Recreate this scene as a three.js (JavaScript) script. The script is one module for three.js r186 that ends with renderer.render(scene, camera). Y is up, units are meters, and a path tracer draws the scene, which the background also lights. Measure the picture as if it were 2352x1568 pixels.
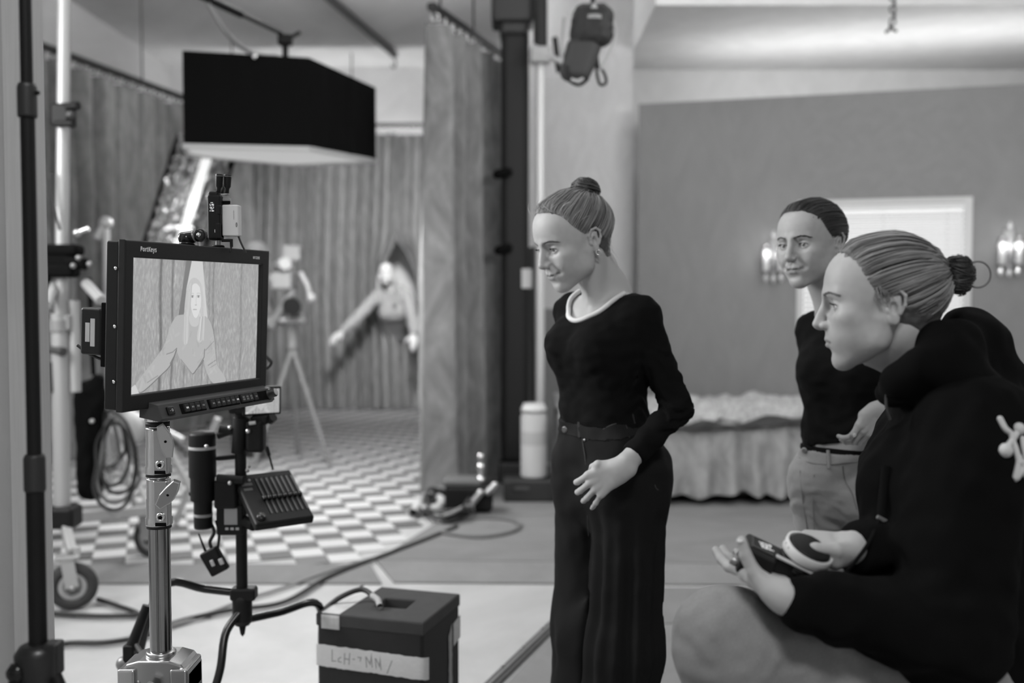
import * as THREE from 'three';
import { RoundedBoxGeometry } from 'three/addons/geometries/RoundedBoxGeometry.js';
import { mergeGeometries, mergeVertices } from 'three/addons/utils/BufferGeometryUtils.js';
import { RectAreaLightUniformsLib } from 'three/addons/lights/RectAreaLightUniformsLib.js';
import { createNoise3D } from 'simplex-noise';

// ---------------------------------------------------------------- camera, light, exposure
const FOCAL = 2350, EYE = 1.36, HORIZON = 683, FW = 2352, FH = 1568;
const PITCH = Math.atan((FH / 2 - HORIZON) / FOCAL);
const scene = new THREE.Scene();
scene.background = new THREE.Color(0x000000);
const camera = new THREE.PerspectiveCamera(2 * Math.atan(FH / 2 / FOCAL) * 180 / Math.PI, FW / FH, 0.05, 60);
camera.position.set(0, EYE, 0);
camera.rotation.set(-PITCH, 0, 0);
camera.focus = 2.1;
camera.userData.fStop = 2.0;
const renderer = new THREE.WebGLRenderer({ antialias: true });
renderer.toneMapping = THREE.LinearToneMapping;
renderer.toneMappingExposure = 1.1;
renderer.shadowMap.enabled = true;
RectAreaLightUniformsLib.init();
function areaLight(w, h, pos, look, intensity) {
  const l = new THREE.RectAreaLight(0xffffff, intensity, w, h);
  l.position.set(...pos); l.lookAt(...look); scene.add(l); return l;
}

// ---------------------------------------------------------------- small tools
const V = (x, y, z) => new THREE.Vector3(x, y, z);
let seedState = 7;
const rnd = () => { seedState = (seedState + 0x6d2b79f5) | 0; let t = Math.imul(seedState ^ (seedState >>> 15), 1 | seedState); t = (t + Math.imul(t ^ (t >>> 7), 61 | t)) ^ t; return ((t ^ (t >>> 14)) >>> 0) / 4294967296; };
const rr = (a, b) => a + (b - a) * rnd();
const noise3 = createNoise3D((() => { let s = 99; return () => { s = (s * 16807) % 2147483647; return s / 2147483647; }; })());
const CP = Math.cos(PITCH), SP = Math.sin(PITCH);
// a point of the place, given where the photograph shows it and how far away it stands (metres along -z)
function at(px, py, d) {
  const x = (px - FW / 2) / FOCAL, y = -(py - FH / 2) / FOCAL;
  const dy = y * CP - SP, dz = -y * SP - CP, k = d / -dz;
  return V(x * k, EYE + dy * k, -d);
}
function floorAt(px, py) { // where that sight line meets the floor
  const p = at(px, py, 1), k = EYE / (EYE - p.y);
  return V(p.x * k, 0, -k);
}
const lerp = (a, b, t) => a + (b - a) * t;
const clamp = (x, a, b) => Math.min(b, Math.max(a, x));
const smooth = (a, b, x) => { const t = clamp((x - a) / (b - a), 0, 1); return t * t * (3 - 2 * t); };

function grey(a, roughness = 0.8, extra = {}) {
  const M = extra.clearcoat !== undefined || extra.sheen !== undefined || extra.transmission !== undefined || extra.specularIntensity !== undefined || extra.anisotropy !== undefined ? THREE.MeshPhysicalMaterial : THREE.MeshStandardMaterial;
  const m = new M({ roughness, ...extra }); m.color.setRGB(a, a, a); return m;
}
function glow(e, base = 0.6) { const m = new THREE.MeshStandardMaterial({ roughness: 0.9 }); m.color.setRGB(base, base, base); m.emissive.setRGB(1, 1, 1); m.emissiveIntensity = e; return m; }

// fine surface grain as a repeating computed texture; values around 1
function grainTexture(n, octaves, amp, stretch = [1, 1], base = 1) {
  const d = new Uint8Array(n * n * 4);
  for (let y = 0; y < n; y++) for (let x = 0; x < n; x++) {
    let v = 0, a = 1, f = 4, s = 0;
    for (let o = 0; o < octaves; o++) {
      const u = x / n * 2 * Math.PI, w = y / n * 2 * Math.PI, r = f / 6.283;
      v += a * noise3(Math.cos(u) * r * stretch[0] + 7 * o, Math.sin(u) * r * stretch[0] + Math.cos(w) * r * stretch[1], Math.sin(w) * r * stretch[1] + 3 * o); s += a; a *= 0.6; f *= 2.1;
    }
    const q = clamp(255 * (base + amp * v / s), 0, 255);
    d.set([q, q, q, 255], (y * n + x) * 4);
  }
  const t = new THREE.DataTexture(d, n, n); t.wrapS = t.wrapT = THREE.RepeatWrapping; t.magFilter = THREE.LinearFilter; t.needsUpdate = true; return t;
}
const texPlaster = grainTexture(256, 5, 0.09, [1, 1], 0.9); texPlaster.colorSpace = THREE.NoColorSpace;
const texCloth = grainTexture(256, 4, 0.22, [3, 1], 0.78);
const texScuff = grainTexture(512, 6, 0.16, [1, 1], 0.84);
const texVelvet = grainTexture(256, 4, 0.3, [4, 1], 0.72);
const rep = (t, x, y) => { const c = t.clone(); c.repeat.set(x, y); c.needsUpdate = true; return c; };

const used = new Map(), worldly = new Set();
function numbered(name) { const k = used.get(name) ?? 0; used.set(name, k + 1); return k ? `${name}_${String(k).padStart(3, '0')}` : name; }
function setData(o, label, category, group, kind) {
  if (label) o.userData.label = label;
  if (category) o.userData.category = category;
  if (group) o.userData.group = group;
  if (kind) o.userData.kind = kind;
  return o;
}
// a Group at the thing's base; part geometry given in the place's coordinates is moved into the group's
function thing(name, label, category, base = [0, 0, 0], group) {
  const o = new THREE.Group(); o.name = numbered(name);
  if (base.isVector3) o.position.copy(base); else o.position.set(...base);
  worldly.add(o); scene.add(o); return setData(o, label, category, group);
}
// the same, with its own turn: part geometry is given in the group's own coordinates
function localThing(name, label, category, pos, quat, group) {
  const o = new THREE.Group(); o.name = numbered(name); o.position.copy(pos); if (quat) o.quaternion.copy(quat);
  scene.add(o); return setData(o, label, category, group);
}
function geoOf(g) { return Array.isArray(g) ? join(g) : g; }
function join(list) {
  const flat = list.flat(9).map((g) => { let q = g.index ? g.toNonIndexed() : g.clone(); for (const k of Object.keys(q.attributes)) if (!['position', 'normal', 'uv'].includes(k)) q.deleteAttribute(k); if (!q.attributes.uv) q.setAttribute('uv', new THREE.BufferAttribute(new Float32Array(q.attributes.position.count * 2), 2)); return q; });
  return mergeGeometries(flat, false);
}
function rootOf(o) { while (o.parent && o.parent !== scene) o = o.parent; return o; }
function part(parent, name, geo, m, label) {
  let g = geoOf(geo); const root = rootOf(parent);
  if (worldly.has(root)) { g = g.clone(); g.translate(-root.position.x, -root.position.y, -root.position.z); }
  const o = new THREE.Mesh(g, m); o.name = name; o.castShadow = o.receiveShadow = true;
  if (label) o.userData.label = label;
  parent.add(o); return o;
}
function single(name, geo, m, label, category, group, kind) {
  const g = geoOf(geo).clone(); g.computeBoundingBox(); const b = g.boundingBox;
  const c = V((b.min.x + b.max.x) / 2, b.min.y, (b.min.z + b.max.z) / 2); g.translate(-c.x, -c.y, -c.z);
  const o = new THREE.Mesh(g, m); o.name = numbered(name); o.position.copy(c); o.castShadow = o.receiveShadow = true; scene.add(o);
  return setData(o, label, category, group, kind);
}
function structure(name, geo, m, label) { return single(name, geo, m, label, undefined, undefined, 'structure'); }

// geometry makers
const bx = (x0, x1, y0, y1, z0, z1) => new THREE.BoxGeometry(x1 - x0, y1 - y0, z1 - z0).translate((x0 + x1) / 2, (y0 + y1) / 2, (z0 + z1) / 2);
const rbx = (w, h, d, r, c = [0, 0, 0], seg = 2) => new RoundedBoxGeometry(w, h, d, seg, Math.min(r, w / 2.01, h / 2.01, d / 2.01)).translate(...c);
function alongY(g, a, b) { const d = b.clone().sub(a); g.applyQuaternion(new THREE.Quaternion().setFromUnitVectors(V(0, 1, 0), d.clone().normalize())); return g.translate((a.x + b.x) / 2, (a.y + b.y) / 2, (a.z + b.z) / 2); }
const rod = (a, b, r, r2 = r, seg = 14) => alongY(new THREE.CylinderGeometry(r2, r, a.distanceTo(b), seg), a, b);
const rodR = (a, b, r, seg = 10) => alongY(new THREE.CapsuleGeometry(r, Math.max(1e-4, a.distanceTo(b) - 2 * r), 4, seg), a, b);
const ball = (c, r, seg = 14) => new THREE.SphereGeometry(r, seg, Math.ceil(seg * 0.7)).translate(c.x, c.y, c.z);
const tube = (pts, r, n = 60, seg = 8, closed = false) => new THREE.TubeGeometry(new THREE.CatmullRomCurve3(pts, closed, 'centripetal'), n, r, seg, closed);
function turned(profile, a, dir, seg = 24) { // a lathe of [radius, height] pairs standing at a along dir
  const g = new THREE.LatheGeometry(profile.map((p) => new THREE.Vector2(p[0], p[1])), seg);
  g.applyQuaternion(new THREE.Quaternion().setFromUnitVectors(V(0, 1, 0), dir.clone().normalize())); return g.translate(a.x, a.y, a.z);
}
// box with its own axes, standing between two points a and b (centre line), u is its width direction
function bar(a, b, w, t, u, r = 0.002) {
  const d = b.clone().sub(a), L = d.length(); d.normalize();
  const x = u.clone().addScaledVector(d, -u.dot(d)).normalize(), z = x.clone().cross(d);
  const g = rbx(w, L, t, r); g.applyMatrix4(new THREE.Matrix4().makeBasis(x, d, z)); const c = a.clone().add(b).multiplyScalar(0.5); return g.translate(c.x, c.y, c.z);
}
function extruded(pts, depth, bevel = 0.001) {
  const s = new THREE.Shape(pts.map((p) => new THREE.Vector2(p[0], p[1])));
  return new THREE.ExtrudeGeometry(s, { depth, bevelEnabled: bevel > 0, bevelThickness: bevel, bevelSize: bevel, bevelSegments: 2, curveSegments: 8 });
}
// a sheet from a function of (u, v) in 0..1, with thickness if t > 0
function sheet(fn, nu, nv, t = 0, uvs = [1, 1]) {
  const P = [], U = [], I = [];
  for (let j = 0; j <= nv; j++) for (let i = 0; i <= nu; i++) { const p = fn(i / nu, j / nv); P.push(p.x, p.y, p.z); U.push(i / nu * uvs[0], j / nv * uvs[1]); }
  for (let j = 0; j < nv; j++) for (let i = 0; i < nu; i++) { const a = j * (nu + 1) + i, b = a + 1, c = a + nu + 1, d = c + 1; I.push(a, b, d, a, d, c); }
  const g = new THREE.BufferGeometry(); g.setAttribute('position', new THREE.Float32BufferAttribute(P, 3)); g.setAttribute('uv', new THREE.Float32BufferAttribute(U, 2)); g.setIndex(I); g.computeVertexNormals();
  if (!t) return g;
  const n = P.length / 3, N = g.attributes.normal, P2 = P.slice(), U2 = U.concat(U), I2 = I.slice();
  for (let k = 0; k < n; k++) P2.push(P[3 * k] - N.getX(k) * t, P[3 * k + 1] - N.getY(k) * t, P[3 * k + 2] - N.getZ(k) * t);
  for (let k = 0; k < I.length; k += 3) I2.push(I[k] + n, I[k + 2] + n, I[k + 1] + n);
  const edge = []; for (let i = 0; i < nu; i++) edge.push(i); for (let j = 0; j < nv; j++) edge.push(j * (nu + 1) + nu); for (let i = nu; i > 0; i--) edge.push(nv * (nu + 1) + i); for (let j = nv; j > 0; j--) edge.push(j * (nu + 1));
  for (let k = 0; k < edge.length; k++) { const a = edge[k], b = edge[(k + 1) % edge.length]; I2.push(b, a, a + n, b, a + n, b + n); }
  const q = new THREE.BufferGeometry(); q.setAttribute('position', new THREE.Float32BufferAttribute(P2, 3)); q.setAttribute('uv', new THREE.Float32BufferAttribute(U2, 2)); q.setIndex(I2); q.computeVertexNormals(); return q;
}
function canvasTex(w, h, draw) {
  const c = document.createElement('canvas'); c.width = w; c.height = h; const x = c.getContext('2d'); draw(x, w, h);
  const t = new THREE.CanvasTexture(c); t.colorSpace = THREE.SRGBColorSpace; return t;
}

// ---------------------------------------------------------------- smooth bodies: distance fields meshed with surface nets
const smin = (a, b, k) => { const h = Math.max(k - Math.abs(a - b), 0) / k; return Math.min(a, b) - h * h * k * 0.25; };
const fSph = (c, r) => (x, y, z) => Math.hypot(x - c.x, y - c.y, z - c.z) - r;
const fEll = (c, r, q) => {
  const iq = q ? q.clone().invert() : null, v = V(0, 0, 0);
  return (x, y, z) => {
    let a = x - c.x, b = y - c.y, d = z - c.z;
    if (iq) { v.set(a, b, d).applyQuaternion(iq); a = v.x; b = v.y; d = v.z; }
    const k0 = Math.hypot(a / r[0], b / r[1], d / r[2]), k1 = Math.hypot(a / (r[0] * r[0]), b / (r[1] * r[1]), d / (r[2] * r[2]));
    return k1 < 1e-9 ? -Math.min(...r) : k0 * (k0 - 1) / k1;
  };
};
const fCone = (a, b, ra, rb) => {
  const ux = b.x - a.x, uy = b.y - a.y, uz = b.z - a.z, l2 = ux * ux + uy * uy + uz * uz;
  return (x, y, z) => { const px = x - a.x, py = y - a.y, pz = z - a.z; const t = clamp((px * ux + py * uy + pz * uz) / l2, 0, 1); return Math.hypot(px - ux * t, py - uy * t, pz - uz * t) - (ra + (rb - ra) * t); };
};
// a cone whose cross-section is stretched by wa..wb to both sides along s
const fSlab = (a, b, ra, rb, s, wa, wb) => {
  const ux = b.x - a.x, uy = b.y - a.y, uz = b.z - a.z, l2 = ux * ux + uy * uy + uz * uz;
  return (x, y, z) => {
    let px = x - a.x, py = y - a.y, pz = z - a.z; const t = clamp((px * ux + py * uy + pz * uz) / l2, 0, 1), w = wa + (wb - wa) * t;
    px -= ux * t; py -= uy * t; pz -= uz * t; const k = clamp(px * s.x + py * s.y + pz * s.z, -w, w);
    return Math.hypot(px - s.x * k, py - s.y * k, pz - s.z * k) - (ra + (rb - ra) * t);
  };
};
class Field {
  constructor() { this.ops = []; }
  add(f, k = 0.02) { this.ops.push([0, f, k]); return this; }
  cut(f, k = 0.005) { this.ops.push([1, f, k]); return this; }
  keep(f, k = 0.005) { this.ops.push([2, f, k]); return this; }
  swell(f) { this.ops.push([3, f, 0]); return this; }
  get fn() {
    const ops = this.ops.slice();
    return (x, y, z) => {
      let d = 1e3;
      for (let i = 0; i < ops.length; i++) {
        const o = ops[i], t = o[0];
        if (t === 3) { if (d < 0.08) d += o[1](x, y, z); continue; }
        const e = o[1](x, y, z);
        d = t === 0 ? smin(d, e, o[2]) : t === 1 ? -smin(-d, e, o[2]) : -smin(-d, -e, o[2]);
      }
      return d;
    };
  }
}
function netMesh(f, lo, hi, cell, colour) {
  const nx = Math.ceil((hi.x - lo.x) / cell) + 2, ny = Math.ceil((hi.y - lo.y) / cell) + 2, nz = Math.ceil((hi.z - lo.z) / cell) + 2, B = 5;
  const val = new Float32Array(nx * ny * nz).fill(9), id = (i, j, k) => (k * ny + j) * nx + i, ox = lo.x - cell, oy = lo.y - cell, oz = lo.z - cell;
  const reach = B * cell * 0.87 * 1.9 + cell;
  for (let k = 0; k < nz; k += B) for (let j = 0; j < ny; j += B) for (let i = 0; i < nx; i += B) {
    const c = f(ox + (i + B / 2) * cell, oy + (j + B / 2) * cell, oz + (k + B / 2) * cell), far = Math.abs(c) > reach;
    for (let c3 = k; c3 < Math.min(nz, k + B); c3++) for (let c2 = j; c2 < Math.min(ny, j + B); c2++) for (let c1 = i; c1 < Math.min(nx, i + B); c1++) val[id(c1, c2, c3)] = far ? c : f(ox + c1 * cell, oy + c2 * cell, oz + c3 * cell);
  }
  const vert = new Int32Array(nx * ny * nz).fill(-1), P = [], I = [];
  const off = [0, 1, nx, nx + 1, nx * ny, nx * ny + 1, nx * ny + nx, nx * ny + nx + 1], E = [[0, 1], [2, 3], [4, 5], [6, 7], [0, 2], [1, 3], [4, 6], [5, 7], [0, 4], [1, 5], [2, 6], [3, 7]];
  for (let k = 0; k < nz - 1; k++) for (let j = 0; j < ny - 1; j++) for (let i = 0; i < nx - 1; i++) {
    const a = id(i, j, k); let m = 0; for (let q = 0; q < 8; q++) if (val[a + off[q]] < 0) m |= 1 << q;
    if (m === 0 || m === 255) continue;
    let sx = 0, sy = 0, sz = 0, n = 0;
    for (const [p, q] of E) {
      if ((m >> p & 1) === (m >> q & 1)) continue;
      const v0 = val[a + off[p]], v1 = val[a + off[q]], t = v0 / (v0 - v1);
      sx += lerp(p & 1, q & 1, t); sy += lerp(p >> 1 & 1, q >> 1 & 1, t); sz += lerp(p >> 2, q >> 2, t); n++;
    }
    vert[a] = P.length / 3; P.push(ox + (i + sx / n) * cell, oy + (j + sy / n) * cell, oz + (k + sz / n) * cell);
  }
  const quad = (a, b, c, d, flip) => { if (a < 0 || b < 0 || c < 0 || d < 0) return; flip ? I.push(a, c, b, a, d, c) : I.push(a, b, c, a, c, d); };
  for (let k = 1; k < nz - 1; k++) for (let j = 1; j < ny - 1; j++) for (let i = 1; i < nx - 1; i++) {
    const a = id(i, j, k), s = val[a] < 0;
    if (s !== val[a + 1] < 0) quad(vert[a], vert[a - nx], vert[a - nx - nx * ny], vert[a - nx * ny], s);
    if (s !== val[a + nx] < 0) quad(vert[a], vert[a - nx * ny], vert[a - 1 - nx * ny], vert[a - 1], s);
    if (s !== val[a + nx * ny] < 0) quad(vert[a], vert[a - 1], vert[a - 1 - nx], vert[a - nx], s);
  }
  for (let q = 0; q < I.length; q += 3) { const t = I[q + 1]; I[q + 1] = I[q + 2]; I[q + 2] = t; }
  const N = new Float32Array(P.length), e = cell * 0.5;
  for (let q = 0; q < P.length; q += 3) {
    const x = P[q], y = P[q + 1], z = P[q + 2]; let a = f(x + e, y, z) - f(x - e, y, z), b = f(x, y + e, z) - f(x, y - e, z), c = f(x, y, z + e) - f(x, y, z - e); const l = Math.hypot(a, b, c) || 1;
    N[q] = a / l; N[q + 1] = b / l; N[q + 2] = c / l;
  }
  const g = new THREE.BufferGeometry(); g.setAttribute('position', new THREE.Float32BufferAttribute(P, 3)); g.setAttribute('normal', new THREE.BufferAttribute(N, 3)); g.setIndex(I);
  if (colour) { const C = new Float32Array(P.length); for (let q = 0; q < P.length; q += 3) { const v = colour(P[q], P[q + 1], P[q + 2]); C[q] = C[q + 1] = C[q + 2] = v; } g.setAttribute('color', new THREE.BufferAttribute(C, 3)); }
  const U = new Float32Array(P.length / 3 * 2); for (let q = 0; q < U.length / 2; q++) { U[2 * q] = P[3 * q] + P[3 * q + 2] * 0.7; U[2 * q + 1] = P[3 * q + 1]; } g.setAttribute('uv', new THREE.BufferAttribute(U, 2));
  return g;
}
function mergeSkin(list) { // keeps the colours
  return mergeGeometries(list.map((g) => { const q = g.clone(); q.deleteAttribute('uv'); if (!q.attributes.color) q.setAttribute('color', new THREE.BufferAttribute(new Float32Array(q.attributes.position.count * 3).fill(1), 3)); return q; }), false);
}

// ---------------------------------------------------------------- lights of the hall (ceiling panels outside the frame)
const CEIL = 4.25;
const mPanelGlow = glow(1.2), mPanelFrame = grey(0.5, 0.5);
function ceilingPanel(x, z, w, d, intensity, label) {
  const t = thing('ceiling_light_panel', label, 'ceiling light', [x, CEIL - 0.07, z], 'ceiling light panels of the hall');
  part(t, 'frame', [bx(x - w / 2 - 0.03, x + w / 2 + 0.03, CEIL - 0.06, CEIL, z - d / 2 - 0.03, z + d / 2 + 0.03)], mPanelFrame);
  part(t, 'diffuser', bx(x - w / 2, x + w / 2, CEIL - 0.07, CEIL - 0.055, z - d / 2, z + d / 2), mPanelGlow);
  areaLight(w, d, [x, CEIL - 0.08, z], [x, 0, z - 0.0001], intensity);
}
ceilingPanel(-1.6, -3.2, 1.2, 0.6, 14, 'ceiling light panel above the monitor stand');
ceilingPanel(2.6, -4.6, 1.2, 0.6, 19, 'ceiling light panel above the bed set');
ceilingPanel(0.4, 0.9, 1.2, 0.6, 44, 'ceiling light panel above the doorway');
ceilingPanel(0.5, -6.0, 1.2, 0.6, 5, 'ceiling light panel above the black tower');
// large soft film lights above the frame: one aimed at the curtains, two washing the ceiling
function filmPanel(x, y, z, aim, w, h, intensity, label) {
  const q = new THREE.Object3D(); q.position.set(x, y, z); q.lookAt(...aim); const L = areaLight(w, h, [x, y, z], aim, intensity);
  const t = localThing('film_light_panel', label, 'film light', V(x, y, z), q.quaternion, 'large film light panels above the frame');
  part(t, 'diffuser', rbx(w, h, 0.01, 0.003, [0, 0, -0.012]), mPanelGlow); part(t, 'housing', rbx(w + 0.06, h + 0.06, 0.09, 0.02, [0, 0, -0.064]), mPanelFrame);
  const up = V(0, 1, 0).applyQuaternion(q.quaternion.clone().invert()), len = CEIL - y; part(t, 'hanger', rod(V(0, 0, -0.1), V(0, 0, -0.1).addScaledVector(up, len - 0.02), 0.02), mPanelFrame);
}
{ // lens spotlight above the frame: its beam falls on the back curtain
  const P = V(-0.9, 3.86, -7.4), T = V(-1.45, 1.75, -12.3), d = T.clone().sub(P).normalize(), t = thing('lens_spotlight', 'black lens spotlight under the ceiling, aimed at the back curtain', 'spotlight', P);
  part(t, 'housing', rod(P.clone().addScaledVector(d, -0.42), P.clone().addScaledVector(d, -0.02), 0.17, 0.19, 24), grey(0.02, 0.5)); part(t, 'lens', rod(P.clone().addScaledVector(d, -0.03), P.clone().addScaledVector(d, -0.012), 0.175, 0.175, 28), mPanelGlow); part(t, 'yoke', rod(P.clone().addScaledVector(d, -0.25), V(P.x, CEIL, P.z + 0.2), 0.02), grey(0.02, 0.5));
  const L = new THREE.SpotLight(0xffffff, 120, 0, 0.46, 0.8); L.position.copy(P).addScaledVector(d, 0.02); L.target.position.copy(T); L.castShadow = true; L.shadow.radius = 16; scene.add(L, L.target);
}
filmPanel(-1.3, 3.98, -7.9, [-1.3, 5, -8.3], 1.8, 0.6, 44, 'large film light panel facing the stage ceiling');
filmPanel(2.2, 2.78, -3.6, [2.2, 3.15, -9.0], 1.8, 0.5, 17, 'large film light panel washing the upper wall of the bed set');
filmPanel(-3.0, 2.5, -3.0, [0.4, 1.3, -2.4], 1.2, 1.4, 19, 'large film light panel at the left, facing the watching women');
// ---------------------------------------------------------------- the hall
const mWall = grey(0.72, 0.92, { map: rep(texPlaster, 3, 3) });
const mCeil = grey(0.7, 0.95, { map: rep(texPlaster, 5, 5) });
const mDarkWall = grey(0.62, 0.92, { map: rep(texPlaster, 3, 3) });
const mFloor = grey(0.47, 0.55, { map: rep(texScuff, 5, 7), roughnessMap: rep(texScuff, 3, 4) });
structure('floor', bx(-4.6, 6.4, -0.2, 0, -13.2, 3.2), mFloor, 'pale scuffed studio floor');
structure('ceiling', bx(-4.6, 6.4, CEIL, CEIL + 0.2, -13.2, 3.2), mCeil, 'pale plaster ceiling');
structure('wall_left', bx(-4.6, -4.3, 0, CEIL, -13.2, 3.2), mDarkWall, 'pale plaster wall');
structure('wall_back', bx(-4.3, 1.0, 0, CEIL, -13.2, -13), mWall, 'pale plaster wall');
structure('wall_right', bx(6.2, 6.4, 0, CEIL, -13.2, 3.2), mWall, 'pale plaster wall');
structure('wall_front', bx(-4.3, 6.2, 0, CEIL, 3, 3.2), mWall, 'pale plaster wall');
structure('wall_pillar', bx(0.1, 0.985, 0, CEIL, -9.6, -8.4), grey(0.66, 0.9, { map: rep(texPlaster, 2, 4) }), 'pale plaster wall pier beside the grey set wall');
structure('wall_recess', bx(0.985, 6.2, 0, 3.36, -9.3, -9.1), grey(0.66, 0.9, { map: rep(texPlaster, 4, 2) }), 'white wall behind the grey set wall');
structure('ceiling_soffit', bx(0.985, 6.2, 3.36, CEIL, -9.6, -7.1), grey(0.66, 0.92, { map: rep(texPlaster, 4, 2) }), 'white lowered ceiling over the bed set');
// low grey boarding at the foot of the pier
structure('trim_1', bx(0.1, 0.62, 0, 1.27, -8.4, -8.37), grey(0.22, 0.7), 'grey boarding at the foot of the pier');
// wall end at the left, right beside the camera
{
  const g = bx(-4.3, -0.825, 0, CEIL, -1.80, -1.752);
  structure('wall_partition', g, grey(0.42, 0.8, { map: rep(texPlaster, 2, 3) }), 'pale partition wall beside the black light stand');
  structure('trim_2', bx(-0.86, -0.822, 0, CEIL, -1.815, -1.745), grey(0.55, 0.6, { map: rep(texPlaster, 1, 4) }), 'pale painted edge board of the partition');
}
// the grey painted set wall with the window, made of four pieces around the opening
const setA = V(0.985, 0, -8.02), setB = V(5.4, 0, -6.75), setDir = setB.clone().sub(setA).normalize(), setOut = V(0, 1, 0).cross(setDir).negate();
if (setOut.z < 0) setOut.negate();
const SETH = 2.86;
function onSet(px, py, lift = 0) { // the point of the set wall on that sight line, as [along, height]
  const p = at(px, py, 1), dx = p.x, dz = -1, n = setOut; // ray from (0,EYE,0)
  const k = (setA.x * n.x + setA.z * n.z) / (dx * n.x + dz * n.z);
  const q = V(dx * k, EYE + (p.y - EYE) * k, dz * k); return [q.clone().sub(setA).dot(setDir), q.y];
}
const setPoint = (s, y, out = 0) => setA.clone().addScaledVector(setDir, s).addScaledVector(setOut, out).setY(y);
const setQuat = new THREE.Quaternion().setFromRotationMatrix(new THREE.Matrix4().makeBasis(setDir, V(0, 1, 0), setOut));
function setBox(s0, s1, y0, y1, o0, o1, r = 0) {
  const g = r ? rbx(s1 - s0, y1 - y0, o1 - o0, r) : new THREE.BoxGeometry(s1 - s0, y1 - y0, o1 - o0);
  const c = setPoint((s0 + s1) / 2, (y0 + y1) / 2, (o0 + o1) / 2); return g.applyQuaternion(setQuat).translate(c.x, c.y, c.z);
}
const [wS0, wY1] = onSet(1842, 472), [wS1, wY0] = onSet(2218, 742), setLen = setA.distanceTo(setB);
{
  const m = grey(0.225, 0.85, { map: rep(texPlaster, 2, 2) });
  const w = structure('wall_set', [setBox(0, wS0, 0, SETH, -0.1, 0), setBox(wS1, setLen, 0, SETH, -0.1, 0), setBox(wS0, wS1, 0, wY0, -0.1, 0), setBox(wS0, wS1, wY1, SETH, -0.1, 0)], m, 'grey painted set wall with a window opening behind the bed');
  const mw = grey(0.5, 0.6);
  const win = thing('window_1', undefined, undefined, setPoint((wS0 + wS1) / 2, wY0, 0)); win.userData.kind = 'structure'; win.userData.label = 'window with lowered white slat blind in the grey set wall';
  part(win, 'frame', [setBox(wS0 - 0.03, wS1 + 0.03, wY1, wY1 + 0.035, -0.08, 0.015), setBox(wS0 - 0.03, wS1 + 0.03, wY0 - 0.04, wY0, -0.08, 0.03), setBox(wS0 - 0.03, wS0 + 0.02, wY0, wY1, -0.08, 0.015), setBox(wS1 - 0.02, wS1 + 0.03, wY0, wY1, -0.08, 0.015)], mw);
  part(win, 'headrail', setBox(wS0 + 0.02, wS1 - 0.02, wY1 - 0.05, wY1 - 0.005, -0.03, 0.02, 0.004), grey(0.6, 0.5));
  const n = 22, step = (wY1 - wY0 - 0.07) / n, slat = new THREE.BoxGeometry(wS1 - wS0 - 0.05, 0.003, 0.026), ms = grey(0.2, 0.7);
  const tilt = new THREE.Quaternion().setFromAxisAngle(V(1, 0, 0), 0.5);
  for (let k = 0; k < n; k++) {
    const g = slat.clone().applyQuaternion(tilt).applyQuaternion(setQuat), c = setPoint((wS0 + wS1) / 2, wY0 + 0.02 + k * step, -0.005); g.translate(c.x, c.y, c.z); part(win, 'slat', g, ms);
  }
  for (const q of [0.12, 0.5, 0.88]) part(win, 'ladder_cord', setBox(lerp(wS0, wS1, q) - 0.002, lerp(wS0, wS1, q) + 0.002, wY0 + 0.02, wY1 - 0.03, 0.012, 0.014), grey(0.6, 0.8));
  // the lamp panel that shines in through the blind from behind the set wall
  const lp = thing('window_backlight', 'lit panel behind the slat blind of the set window', 'light panel', setPoint((wS0 + wS1) / 2, wY0 - 0.1, -0.35));
  part(lp, 'diffuser', setBox(wS0 - 0.25, wS1 + 0.25, wY0 - 0.1, wY1 + 0.2, -0.36, -0.34), glow(0.78));
  part(lp, 'stand', [setBox((wS0 + wS1) / 2 - 0.02, (wS0 + wS1) / 2 + 0.02, 0, wY0 - 0.05, -0.4, -0.36)], grey(0.05));
  const L = areaLight(1.2, 0.9, [0, 0, 0], [0, 0, 1], 1.6); const c = setPoint((wS0 + wS1) / 2, (wY0 + wY1) / 2, -0.33), e = setPoint((wS0 + wS1) / 2, (wY0 + wY1) / 2, 1); L.position.copy(c); L.lookAt(e);
}
// strip lamp lying behind the top of the set wall: it lights the white recess above
{
  const c = setPoint(1.6, 2.62, -0.45), t = thing('strip_lamp', 'strip lamp hidden behind the top of the grey set wall', 'lamp', c);
  part(t, 'housing', setBox(0.35, 3.6, 2.58, 2.66, -0.56, -0.38), grey(0.1, 0.5));
  part(t, 'diffuser', setBox(0.38, 3.57, 2.66, 2.675, -0.54, -0.4), glow(1.5));
  for (const q of [0.6, 3.2]) part(t, 'stand', setBox(q, q + 0.03, 0, 2.58, -0.5, -0.47), grey(0.05));
  const L = areaLight(3.1, 0.14, [0, 0, 0], [0, 1, 0], 11); L.position.copy(setPoint(1.975, 2.69, -0.47)); L.up.set(0, 0, 1); L.lookAt(L.position.clone().add(V(0, 1, -0.001)));
  L.quaternion.setFromRotationMatrix(new THREE.Matrix4().makeBasis(setDir, setOut.clone(), setDir.clone().cross(setOut)));
  if (V(0, 0, -1).applyQuaternion(L.quaternion).y < 0) L.quaternion.setFromRotationMatrix(new THREE.Matrix4().makeBasis(setDir, setOut.clone().negate(), setDir.clone().cross(setOut.clone().negate())));
}

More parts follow.
